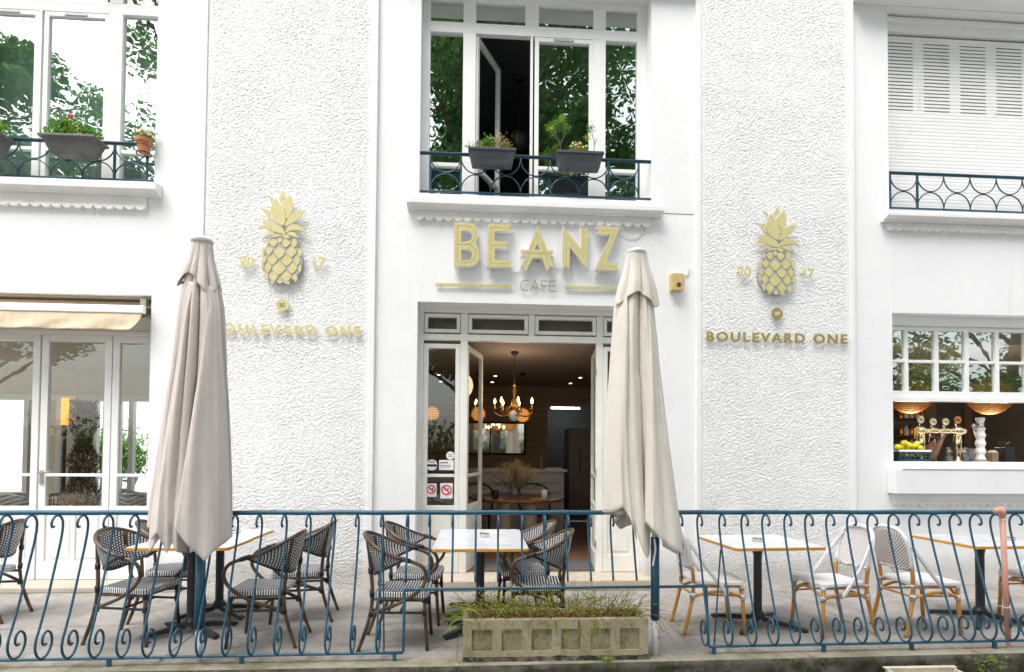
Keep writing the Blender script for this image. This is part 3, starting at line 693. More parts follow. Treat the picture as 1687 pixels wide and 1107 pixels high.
for i, (kind, px, py, r) in enumerate((('disc', 742, 750.5, 6.8), ('disc', 711.5, 766, 9), ('rect', 735.5, 766, 12), ('ban', 710.5, 807, 9), ('ban', 735.5, 808, 10.5))):
    x, z = st_at(px, py); s_ = r/139.6
    m = MB()
    if kind == 'disc': disc(m, x, z, s_, YS-0.002, YS)
    elif kind == 'rect': m.box(x-s_, x+s_, YS-0.002, YS, z-s_*0.68, z+s_*0.68)
    else: m.box(x-s_*0.95, x+s_*0.95, YS-0.002, YS, z-s_*1.25, z+s_*1.15)
    S = part(m, 'sticker', M['paper'], sideL)
    m = MB()
    if kind == 'ban':
        Cc = Vector((x, YS-0.004, z+s_*0.12)); n = 24; rr = s_*0.72
        m.tube([Cc+Vector((rr*cos(2*pi*k/n), 0, rr*sin(2*pi*k/n))) for k in range(n)], s_*0.1, 6, closed=True)
        m.tube([Cc+Vector((-rr*.7, 0, rr*.7)), Cc+Vector((rr*.7, 0, -rr*.7))], s_*0.09, 6)
        part(m, 'prohibition_ring', simple('sticker_red', (0.6, 0.02, 0.04), 0.5), sideL)
        m = MB(); m.box(x-rr*.5, x+rr*.45, YS-0.0035, YS-0.0025, z+s_*.05, z+s_*.17); m.box(x+rr*.2, x+rr*.45, YS-0.0035, YS-0.0025, z+s_*.2, z+s_*.38); part(m, 'pictogram', M['black'], sideL)
    elif kind == 'disc' and i == 1:
        m.box(x-s_*.95, x+s_*.95, YS-0.0035, YS-0.0025, z-s_*.28, z+s_*.12); part(m, 'printed_band', M['black'], sideL)
        for q in (0.42, 0.6): 
            m = MB(); m.box(x-s_*.5, x+s_*.5, YS-0.0035, YS-0.0025, z+s_*q, z+s_*(q+.1)); part(m, 'printed_line', M['steel'], sideL)
    elif kind == 'rect':
        m.box(x-s_*.85, x+s_*.2, YS-0.0035, YS-0.0025, z+s_*.25, z+s_*.38); m.box(x-s_*.85, x+s_*.6, YS-0.0035, YS-0.0025, z-s_*.1, z-s_*.04); m.box(x-s_*.85, x+s_*.5, YS-0.0035, YS-0.0025, z-s_*.3, z-s_*.25); part(m, 'printed_line', M['black'], sideL)
    else:
        m.box(x-s_*.5, x+s_*.5, YS-0.0035, YS-0.0025, z+s_*.1, z+s_*.3); m.box(x-s_*.6, x+s_*.6, YS-0.0035, YS-0.0025, z-s_*.3, z-s_*.15); part(m, 'printed_line', simple('sticker_salmon', (0.6, 0.25, 0.2), 0.5), sideL)

# ---------------------------------------------------------------- glazed doors at the lower left
LX = lambda px, y=700: XZ(px, y, YD)[0]
LZ = lambda y, px=100: XZ(px, y, YD)[1]
m = MB(); ztl = LZ(548); FF = F0
bar(m, -7.39, -3.601, ztl-0.02, ztl+0.03, F0-0.004, F1); bar(m, -7.39, -3.601, ztl+0.03, 3.226, F0+0.02, F1)
for p, q in ((180, 192), (66-13, 66+3)): pass
posts = [(LX(179), LX(194)), (LX(52.5), LX(66))]
FD = part(m, 'door_frame', M['white'], bevel=0.004)
zzl = (LZ(785), LZ(780), LZ(834))
edges = [(-7.30, -6.42, 2), (-6.38, -5.52+0.0, 2)]
x_b = [LX(181.5), LX(63.5)]
leafs = [(LX(182), -3.603), (LX(64.5), LX(180.5)), (LX(-58), LX(61.5)), (LX(-175), LX(-60))]
for i, (a, b) in enumerate(leafs):
    L, _ = leaf('glazed_door', a, b, mat=M['white'], z0=0.065, z1=ztl-0.022, zz=zzl, npan=2 if i else 1, st=0.075, yy=(0.012, 0.05))
    if i == 1:
        m = MB(); hx = a+0.035; m.box(hx-0.018, hx+0.018, F0-0.0, F0+0.012, LZ(798), LZ(775)); m.tube([(hx, F0+0.005, LZ(778)), (hx, F0-0.04, LZ(778)), (hx+0.13, F0-0.045, LZ(778))], 0.009, 8); part(m, 'door_handle', M['steel'], L)
# serving window
YB = 0.15
BX = lambda px, y=600: XZ(px, y, YB)[0]
BZ = lambda y, px=1560: XZ(px, y, YB)[1]
m = MB(); x0, x1 = 4.931, 8.49; F0b, F1b = YB, YB+0.06
bar(m, x0, x1, 3.12, 3.233, F0b-0.02, F1b+0.1); bar(m, x0, x1, BZ(541), 3.12, F0b+0.02, F1b+0.03)
bar(m, x0, x1, 1.372, BZ(760.5), F0b-0.02, F1b); bar(m, x0, x1, 1.3825, BZ(766), F0b-0.05, F0b-0.02)
SW = part(m, 'serving_window', M['white'], bevel=0.004)
m = MB(); zs0, zs1 = BZ(662), BZ(541)
bar(m, x0, x1, zs0, BZ(655), F0b-0.03, F1b); bar(m, x0, x1, BZ(655), BZ(645), F0b-0.01, F1b); bar(m, x0, x1, zs1-0.03, zs1, F0b, F1b)
zg0, zg1 = BZ(645), zs1-0.03; zm = (BZ(598), BZ(593.5)); bar(m, x0, x1, zm[0], zm[1], F0b+0.004, F1b-0.01)
mx = [(BX(1490.5+49.9*k), BX(1497+49.9*k)) for k in range(9)]
for (a, b) in mx: bar(m, a, b, zg0, zg1, F0b+0.002, F1b-0.008)
SS = part(m, 'sash', M['white'], SW, bevel=0.003)
prev = x0
for (a, b) in mx:
    for (z0, z1) in ((zg0, zm[0]), (zm[1], zg1)):
        m = MB(); m.quad((prev-0.004, F0b+0.03, z0-0.004), (a+0.004, F0b+0.03, z0-0.004), (a+0.004, F0b+0.03, z1+0.004), (prev-0.004, F0b+0.03, z1+0.004)); part(m, 'pane', M['glassbar'], SW)
    prev = b
# ================================================================== TERRACE FENCE
def yf(x): return -2.165+0.0147*x
FEN = thing('terrace_fence', 'blue painted iron fence of bellied scroll bars along the pavement edge', 'fence', (-2, yf(-2), 0))
def fpart(m, n, mat=None, par=None, **kw): return m.build(n, mat or M['blue'], par or FEN, world=True, **kw)
ZT, ZB, ZMID = 1.055, 0.062, 0.505
def prof_full():
    # (outward toward the street, z)
    P = [(0.035, ZT-0.080), (0.052, ZT-0.083), (0.062, ZT-0.060), (0.045, ZT-0.022), (0.0, ZT-0.004), (-0.040, ZT-0.035), (-0.048, ZT-0.095), (-0.025, ZT-0.21), (0.03, ZT-0.40), (0.09, ZT-0.60), (0.145, ZT-0.76), (0.176, ZB+0.15), (0.180, ZB+0.08), (0.150, ZB+0.022), (0.107, ZB+0.006),
         (0.062, ZB+0.028), (0.030, ZB+0.09), (0.040, ZB+0.155), (0.078, ZB+0.185), (0.112, ZB+0.16), (0.118, ZB+0.115), (0.098, ZB+0.092), (0.080, ZB+0.10)]
    return crom([(a, 0, z) for a, z in P], 4)
PF = prof_full()
def picket(x, short=False):
    y0 = yf(x)+0.107; m = MB(); j1, j2 = random.uniform(-.005, .005), random.uniform(-.02, .02)
    pts = [Vector((x+j1*sin(p.z*3)+j2*p.x, y0-p.x*(1+j2*1.5), p.z)) for p in PF]
    if short:
        out = []
        for p in pts:
            if p.z < ZMID and len(out) > 20: break
            out.append(p)
        pts = out
    m.tube(pts, 0.0082, 8); return fpart(m, 'picket', smooth=True)
pk_full = [12, 53, 96, 138, 180, 223, 264, 306, 347, 388, 428, 469, 509, 550, 589, 630]
pk_short = [672, 708, 746, 784, 821, 860, 897, 935, 971, 1008, 1046, 1082, 1120]
pk_right = [1152, 1189, 1226, 1261, 1297, 1332, 1367, 1402, 1436, 1471, 1505, 1538, 1572, 1606, 1640, 1672, 1706, 1740]
def pkx(px):
    x = at(px, 845, 1, -2.05).x
    for _ in range(3): x = at(px, 845, 1, yf(x)+0.107).x
    return x
for p in [-72, -30]+pk_full: picket(pkx(p))
for p in pk_short: picket(pkx(p), True)
for p in pk_right: picket(pkx(p))
xL, xR = pkx(-110), pkx(1780)
xa, xb = pkx(670), pkx(1158)
m = MB(); K = 60
for i, (z0, z1, hw) in enumerate(((ZT, ZT+0.012, 0.022),)):
    a, b = Vector((xL, yf(xL)+0.107, 0)), Vector((xR, yf(xR)+0.107, 0))
    m.tube([a.lerp(b, q/K)+Vector((0, 0, ZT+0.014+0.0015*sin(q*1.7))) for q in range(K+1)], 0.0175, 10)
fpart(m, 'top_rail', smooth=True)
def rail(x0, x1, off, z, name='bottom_rail', r=0.011):
    m = MB(); a, b = Vector((x0, yf(x0)+0.107-off, z)), Vector((x1, yf(x1)+0.107-off, z)); m.tube([a.lerp(b, q/20) for q in range(21)], r, 8); fpart(m, name, smooth=True)
rail(xL, xa, 0.107, ZB-0.005); rail(xb, xR, 0.107, ZB-0.005)
offm = [-(p.y) for p in []] or 0.062
rail(xa, xb, offm, ZMID, 'middle_rail')
m = MB(); y = yf(xa)+0.107; m.tube([(xa, y-offm, ZMID), (xa, y-0.107, ZB)], 0.011, 8); fpart(m, 'upright')
m = MB(); y = yf(xb)+0.107; m.tube([(xb, y-offm, ZMID), (xb, y-0.107, ZB)], 0.011, 8); fpart(m, 'upright')
for (xt, zt_, xb_, zb_) in ((pkx(632), ZT-0.25, pkx(634), 0.0), (pkx(1187), ZT-0.28, pkx(1180), 0.0), (pkx(338), ZT-0.2, pkx(325)+0.05, 0.1)):
    m = MB(); m.tube([(xt, yf(xt)+0.107-0.0, zt_), (xb_, yf(xb_)+0.15, zb_)], 0.0065, 6); fpart(m, 'brace', M['navy'])
for px in (180, 398, 650, 1176, 1357, 1502, 1639, -40):
    x = at(px, 1080, 2, 0.03).x if False else at(px, 1080, 1, yf(0)).x
    x = at(px, 1075, 1, yf(x)).x
    m = MB(); m.box(x-0.012, x+0.012, yf(x)-0.012, yf(x)+0.012, 0.0, ZB-0.012); fpart(m, 'foot', M['navy'])

# ================================================================== UPPER RAILINGS
def railing(name, label, x0, x1, ztop, zbot, y, seq, grp=None):
    T = thing(name, label, 'railing', ((x0+x1)/2, y, zbot), group=grp)
    bp = lambda m, n, **k: m.build(n, M['blueup'], T, world=True, **k)
    m = MB(); m.box(x0, x1, y-0.018, y+0.018, ztop-0.014, ztop+0.004); m.box(x0, x1, y-0.010, y+0.010, ztop-0.028, ztop-0.014); bp(m, 'top_rail', bevel=0.003)
    m = MB(); m.box(x0, x1, y-0.012, y+0.012, zbot, zbot+0.02); bp(m, 'bottom_rail', bevel=0.003)
    h = (ztop-0.028)-(zbot+0.02); zc = (ztop-0.028+zbot+0.02)/2
    for (kind, a, b) in seq:
        if kind == 'post':
            m = MB(); m.box(a-0.011, a+0.011, y-0.011, y+0.011, zbot+0.0201, ztop-0.0281); bp(m, 'post', bevel=0.002)
        else:
            c = (a+b)/2; r = (b-a)/2; rz_ = h/2-0.008
            m = MB()
            m.tube([(c+r*cos(t_), y, ztop-0.030-rz_*sin(t_)) for t_ in [pi*k/22 for k in range(23)]], 0.0075, 7); bp(m, 'upper_arc', smooth=True)
            m = MB(); m.tube([(c+r*cos(t_), y, zbot+0.022+rz_*sin(t_)) for t_ in [pi*k/22 for k in range(23)]], 0.0075, 7); bp(m, 'lower_arc', smooth=True)
            m = MB(); m.ball((c, y, zc), 0.014, 8); bp(m, 'knob', smooth=True)
yr = 0.02
rx = lambda px, py=300: XZ(px, py, yr)[0]
zt1 = XZ(860, 257, yr)[1]; zb1 = XZ(860, 322, yr)[1]
e = [rx(640+q/2.767) for q in (190, 330, 1003, 1140)]
seq = [('post', e[0], 0), ('arc', e[0], e[1]), ('post', e[1], 0)]+[('arc', e[1]+(e[2]-e[1])*k/5, e[1]+(e[2]-e[1])*(k+1)/5) for k in range(5)]+[('post', e[2], 0), ('arc', e[2], e[3]), ('post', e[3], 0)]
railing('window_railing', 'blue iron railing of touching half circles below the middle upper window', -0.689, 1.999, zt1, zb1, yr, seq, 'blue half-circle window railings')
zt2 = XZ(125, 232, yr)[1]; zb2 = XZ(125, 295, yr)[1]
e1, e0 = rx(242), rx(188); u = (rx(188)-rx(29))/3.0; 
seq = [('arc', e0, e1), ('post', e1, 0), ('post', e0, 0)]+[('arc', e0-u*(k+1), e0-u*k) for k in range(6)]
railing('window_railing', 'blue iron half-circle railing at the upper left window, cut off by the photo edge', -6.2, rx(248), zt2, zb2, yr, seq, 'blue half-circle window railings')
zt3 = XZ(1560, 287, yr)[1]; zb3 = XZ(1560, 347, yr)[1]
e0, e1 = rx(1466), rx(1400+307/2.767); u = (rx(1400+786/2.767)-e1)/4.0
seq = [('post', e0, 0), ('arc', e0, e1), ('post', e1, 0)]+[('arc', e1+u*k, e1+u*(k+1)) for k in range(6)]
railing('window_railing', 'blue iron half-circle railing in front of the white roller shutter', rx(1463), e1+u*6.05, zt3, zb3, yr, seq, 'blue half-circle window railings')

# ================================================================== SIGNS
YSG = -0.10
def zp(x, y): return XZ(680+x/4.4395, 330+y/4.4395, YSG)
def cv(pts): return [zp(*p) for p in pts]
def sm(pts, k=3): return [(p.x, p.y) for p in crom([(a, b, 0) for a, b in pts], k)]
LET = {
 'B': (sm([(302, 160), (302.5, 160)], 1)+sm([(400, 160), (440, 171), (467, 197), (478, 240), (470, 285), (458, 312)])+sm([(462, 318), (480, 350), (487, 395), (480, 435), (455, 470), (405, 484)])+[(302, 483)],
       [[(355, 222)]+sm([(393, 222), (420, 234), (433, 262), (422, 290), (395, 303)])+[(355, 303)], [(355, 358)]+sm([(393, 358), (420, 370), (433, 399), (422, 428), (393, 440)])+[(355, 440)]],
       [[(327, 187)]+sm([(400, 187), (438, 203), (460, 240), (452, 285), (415, 320)])+[(327, 321), (327, 187)], [(327, 321)]+sm([(405, 322), (445, 345), (463, 390), (450, 435), (405, 457)])+[(327, 457), (327, 321)]]),
 'E': ([(549, 170), (727, 176), (708, 203), (727, 230), (600, 226), (600, 299), (698, 301), (682, 328), (697, 355), (600, 351), (600, 434), (724, 439), (706, 465), (722, 490), (545, 487)], [],
       [[(711, 203), (574, 198), (571, 460), (706, 464)], [(573, 324), (684, 327)]]),
 'A': ([(912, 179), (985, 366), (1033, 366), (1016, 389), (1032, 414), (1002, 413), (1035, 489), (1004, 486), (986, 516), (946, 422), (880, 420), (829, 514), (818, 484), (791, 484), (828, 411), (790, 411), (806, 386), (790, 360), (846, 364)], [[(912, 322), (892, 358), (930, 360)]],
       [[(812, 384), (1012, 389)], [(818, 484), (912, 240), (1003, 486)]]),
 'N': ([(1096, 190), (1228, 352), (1226, 196), (1252, 211), (1278, 192), (1277, 508), (1150, 343), (1146, 500), (1120, 483), (1092, 502)], [],
       [[(1121, 484), (1121, 260), (1251, 420), (1251, 211)]]),
 'Z': ([(1336, 192), (1514, 197), (1411, 455), (1510, 459), (1496, 482), (1509, 512), (1331, 506), (1446, 252), (1340, 248), (1356, 221)], [],
       [[(1356, 219), (1478, 224), (1371, 479), (1497, 484)]]),
}
SG = thing('letter_sign', 'large gold faced letters reading BEANZ with white sides above the open door', 'sign', (0.67, -0.03, 3.9))
for ch, (outl, holes, lines) in LET.items():
    O = cv(outl); Hh = [cv(h) for h in holes]
    m = MB(); m.prism(O, YSG+0.0, -0.030, Hh); body = m.build('letter', M['signwhite'], SG, world=True)
    m = MB()
    cx0 = sum(p[0] for p in O)/len(O); cz0 = sum(p[1] for p in O)/len(O)
    m.prism(O, YSG-0.003, YSG-0.0005, Hh); m.build('gold_face', M['gold'], body, world=True)
    m = MB()
    for ln in lines:
        P = cv(ln)
        m.tube([(x, YSG-0.0035, z) for x, z in P], 0.0014, 4)
    m.build('inlay_line', M['groove'], body, world=True)
    m = MB(); m.box(cx0-0.02, cx0+0.02, -0.030, -0.001, cz0-0.02, cz0+0.02); m.build('standoff', M['steel'], body, world=True)
CF = thing('letter_sign', 'thin gold letters reading CAFE between two gold bars over the door', 'sign', (0.66, -0.03, 3.4))
def flat(pts, wd, y0=-0.034, y1=-0.028, nm='letter'):
    m = MB(); P = [Vector((a, 0, b)) for a, b in pts]
    for i in range(len(P)-1):
        d = (P[i+1]-P[i]); n = Vector((-d.z, 0, d.x)).normalized()*wd/2; ex = d.normalized()*wd*0.3
        a, b = P[i]-ex, P[i+1]+ex; m.prism([(q.x, q.z) for q in (a-n, b-n, b+n, a+n)], y0-0.0002*i, y1)
    return m
def zq(x, y): return XZ(680+x/4.4395, 330+y/4.4395, -0.03)
for pts in ([[(848-0, 592)]+[(825+37*cos(a), 623+37*sin(a)*1.05) for a in [-1.0-q*0.3 for q in range(15)]]], [[(862, 663), (893, 585), (925, 664)], [(874, 640), (913, 641)]], [[(940, 664), (940, 590), (985, 591)], [(940, 624), (978, 625)]], [[(1046, 592), (1000, 591), (1000, 665), (1046, 666)], [(1000, 627), (1040, 628)]]):
    if len(pts[0]) > 5: pts = [pts[0][1:]]
    mm = MB()
    for s_i, seg in enumerate(pts):
        q = flat([zq(*p) for p in seg], 0.0075, y0=-0.034-0.0005*s_i); b0 = len(mm.v); mm.v += q.v
        for f in q.f: mm.face([b0+i for i in f])
    mm.build('letter', M['golddark'], CF, world=True)
for (p, q) in (((166, 613), (722, 627)), ((1112, 633), (1520, 643))):
    a, b = zq(*p), zq(*q); m = MB(); m.box(a[0], b[0], -0.036, -0.022, a[1]-0.016, a[1]+0.014); br = m.build('gold_bar', M['gold'], CF, world=True, bevel=0.001)
    for t_ in (0.06, 0.5, 0.93):
        xx = lerp(a[0], b[0], t_); m = MB(); m.box(xx-0.006, xx+0.006, -0.022, -0.001, a[1]-0.006, a[1]+0.006); m.build('standoff', M['steel'], br, world=True)
m = MB(); a, b = zq(735, 605), zq(1100, 672); m.box(a[0], b[0], -0.0275, -0.024, b[1]+0.0, a[1]); m.build('clear_backing', M['clearfilm'], CF, world=True)
m = MB()
def cb(pts, r=0.0035, y=-0.012):
    P = crom([(*[zq(*p)[0]], y, zq(*p)[1]) for p in pts], 6); m.tube(P, r, 6)
cb([(478, 453), (510, 463), (545, 485)]); 
CB1 = m; CB1 = CB1.build('sign_cable', M['cable'], None); tag(CB1, 'short grey wire linking the letters B and E of the large sign', 'cable')
m = MB(); cb([(715, 515), (745, 524), (780, 518), (805, 495)]); tag(m.build('sign_cable', M['cable'], None), 'looping pale wire between the letters E and A of the large sign', 'cable')
m = MB(); cb([(1040, 500), (1060, 493), (1090, 490)]); tag(m.build('sign_cable', M['cable'], None), 'short wire between the letters A and N of the large sign', 'cable')
m = MB(); cb([(1500, 235), (1540, 255), (1600, 280), (1660, 262), (1700, 215), (1712, 150), (1790, 120)]); tag(m.build('sign_cable', M['cable'], None), 'grey wire curling from the letter Z up to the window sill', 'cable')

# pineapple emblems (measured once at the right-hand strip, built at both)
YP = -0.085
def pz(x, y):
    p = XZ(1080+x/3.953, 320+y/3.953, YP); return (p[0]-3.53, p[1]-3.93)
leaves = [
 [(748, 128), (728, 165), (720, 205), (728, 245), (755, 275), (794, 296), (806, 262), (806, 225), (790, 180)],
 [(835, 110), (800, 142), (787, 165), (797, 195), (812, 222), (813, 258), (838, 222), (850, 180), (848, 140)],
 [(793, 80), (772, 115), (768, 135), (777, 152), (790, 138), (805, 128), (803, 102)],
 [(698, 113), (715, 135), (719, 158), (728, 148), (733, 130), (718, 122)],
 [(650, 186), (680, 210), (697, 238), (720, 254), (716, 228), (718, 210), (690, 192)],
 [(922, 206), (880, 203), (845, 222), (822, 252), (805, 300), (850, 280), (890, 246)],
 [(672, 261), (700, 300), (735, 328), (804, 349), (796, 320), (782, 302), (735, 275)],
 [(936, 342), (918, 315), (885, 293), (850, 287), (823, 303), (807, 338), (850, 325), (895, 326)],
 [(645, 319), (668, 298), (692, 292), (722, 326), (690, 316)],
 [(685, 371), (697, 348), (720, 336), (752, 348), (715, 358)],
 [(884, 374), (870, 347), (842, 335), (815, 349), (850, 362)],
 [(722, 369), (745, 352), (775, 350), (790, 360), (755, 366)],
 [(786, 358), (800, 350), (822, 358), (832, 375), (808, 374)]]
cells = [(743, 402, 21, 26), (813, 405, 24, 26), (778, 386, 13, 17), (706, 402, 11, 22), (862, 403, 16, 28), (716, 452, 20, 27), (777, 463, 32, 36), (848, 458, 28, 33), (683, 458, 10, 26), (896, 462, 11, 28), (738, 507, 27, 32), (821, 512, 31, 33), (688, 506, 13, 25), (881, 512, 17, 32), (712, 555, 19, 32), (776, 562, 37, 38), (855, 560, 25, 33), (679, 548, 8, 26), (898, 562, 9, 26), (745, 612, 26, 31), (821, 612, 27, 32), (705, 604, 9, 26), (872, 618, 14, 25), (783, 642, 15, 14), (740, 646, 12, 7), (826, 649, 18, 8)]
def emblem(cx, cz, label):
    T = thing('pineapple_emblem', label, 'emblem', (cx, -0.05, cz), group='gold pineapple emblems on the rough walls')
    # silver backing shaped like the body
    n = 40; c0 = pz(790, 512); m = MB()
    bx, bz = abs(pz(908, 512)[0]-c0[0]), abs(pz(790, 374)[1]-c0[1])
    m.prism([(c0[0]+bx*cos(2*pi*k/n)*(1-0.06*max(0, sin(2*pi*k/n))), c0[1]+bz*sin(2*pi*k/n)) for k in range(n)], YP+0.002+0.05, 0.012)
    m.build('silver_backing', M['silver'], T)
    m = MB()
    for lf in leaves:
        P = sm([pz(*p) for p in lf]+[pz(*lf[0])], 3)[:-1]; A = MB(); A.prism(P, YP-0.006+0.05, YP+0.0+0.05); A.build('crown_leaf', M['gold'], T)
        m.prism([(c_[0]*1.0, c_[1]) for c_ in P], YP+0.0005+0.05, YP+0.008+0.05)
    for (x, y, a, b) in cells:
        P = []
        for k in range(20):
            t_ = 2*pi*k/20; q = (abs(cos(t_))**1.25+abs(sin(t_))**1.25)**(-1/1.25)
            P.append(pz(x+a*cos(t_)*q*1.04, y+b*sin(t_)*q*1.04))
        A = MB(); A.prism(P, YP-0.006+0.05, YP+0.001+0.05); A.build('fruit_scale', M['gold'], T)
    m.build('leaf_backing', M['signwhite'], T)
emblem(3.53, 3.93, 'gold pineapple emblem on the right rough-cast strip, clear of any parasol')
dxp = at(465, 395, 1, YP).x-at(1280, 412, 1, YP).x
emblem(3.53+dxp+0.0, 3.93+(at(466, 471, 1, YP).z-at(1281, 489, 1, YP).z), 'gold pineapple emblem on the left rough-cast strip above the mauve parasol')
def yr_sign(cx, cz, s, label):
    T = thing('year_digits', label, 'sign', (cx, -0.05, cz)); text(s, 0.155, 'digits', M['gold'], T, (cx, -0.075, cz-0.055), bold=0.004, ext=0.004)
    m = MB(); m.box(cx-0.06, cx-0.05, -0.071, -0.02, cz-0.01, cz); m.build('standoff', M['steel'], T, world=True)
for (px, py, s, lb) in ((406, 431, '20', 'gold digits 20 left of the left pineapple'), (524, 432, '17', 'gold digits 17 right of the left pineapple'), (1226, 447, '20', 'gold digits 20 left of the right pineapple'), (1331, 450, '17', 'gold digits 17 right of the right pineapple')):
    p = at(px, py, 1, -0.075); yr_sign(p.x, p.z, s, lb)
for (px, py, lb, mt) in ((465, 502.5, 'small round gold plaque reading at, under the left pineapple', 'gold'), (1280.5, 516.5, 'small round gold plaque reading at, under the right pineapple', 'golddark')):
    p = at(px, py, 1, -0.07); T = thing('round_plaque', lb, 'plaque', (p.x, -0.05, p.z)); m = MB(); disc(m, p.x, p.z, 0.068, -0.072, -0.062); m.build('disc', M[mt], T, world=True)
    m = MB(); m.box(p.x-0.01, p.x+0.01, -0.061, -0.015, p.z-0.01, p.z+0.01); m.build('standoff', M['steel'], T, world=True)
    text('at', 0.088, 'lettering', M['groove'] if mt == 'gold' else M['signwhite'], T, (p.x, -0.0735, p.z-0.02), ext=0.001)
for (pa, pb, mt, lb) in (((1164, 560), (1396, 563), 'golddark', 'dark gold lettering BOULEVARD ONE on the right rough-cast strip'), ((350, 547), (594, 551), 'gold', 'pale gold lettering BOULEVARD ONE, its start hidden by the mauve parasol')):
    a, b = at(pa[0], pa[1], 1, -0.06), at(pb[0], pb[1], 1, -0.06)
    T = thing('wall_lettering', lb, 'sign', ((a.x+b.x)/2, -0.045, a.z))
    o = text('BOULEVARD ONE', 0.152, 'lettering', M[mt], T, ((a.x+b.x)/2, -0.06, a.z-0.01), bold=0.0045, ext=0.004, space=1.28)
    xs_ = [v.co.x for v in o.data.vertices]; wd = max(xs_)-min(xs_); k = (b.x-a.x)/wd
    mx_ = (max(xs_)+min(xs_))/2
    for v in o.data.vertices: v.co.x = (v.co.x-mx_)*k
# alarm box
p = at(1117, 463, 1, -0.08); T = thing('alarm_box', 'small ochre metal alarm box with a dark red round lens beside the right parasol', 'alarm box', (p.x, -0.001, p.z))
m = MB(); m.box(p.x-0.075, p.x+0.058, -0.095, -0.001, p.z-0.105, p.z+0.088); m.build('housing', M['boxgold'], T, world=True, bevel=0.004)
m = MB(); m.box(p.x+0.0585, p.x+0.075, -0.07, -0.001, p.z-0.05, p.z+0.088); m.build('side_lid', M['boxgold'], T, world=True, bevel=0.003)
m = MB(); disc(m, p.x+0.005, p.z-0.045, 0.026, -0.100, -0.0955); m.build('lens', M['red'], T, world=True)
m = MB(); m.tube(crom([(p.x+0.03, -0.02, p.z+0.088), (p.x+0.10, -0.012, p.z+0.092), (p.x+0.15, -0.008, p.z+0.10), (p.x+0.165, -0.006, p.z+0.17)], 6), 0.0045, 6); m.build('cable', M['cable'], T, world=True)

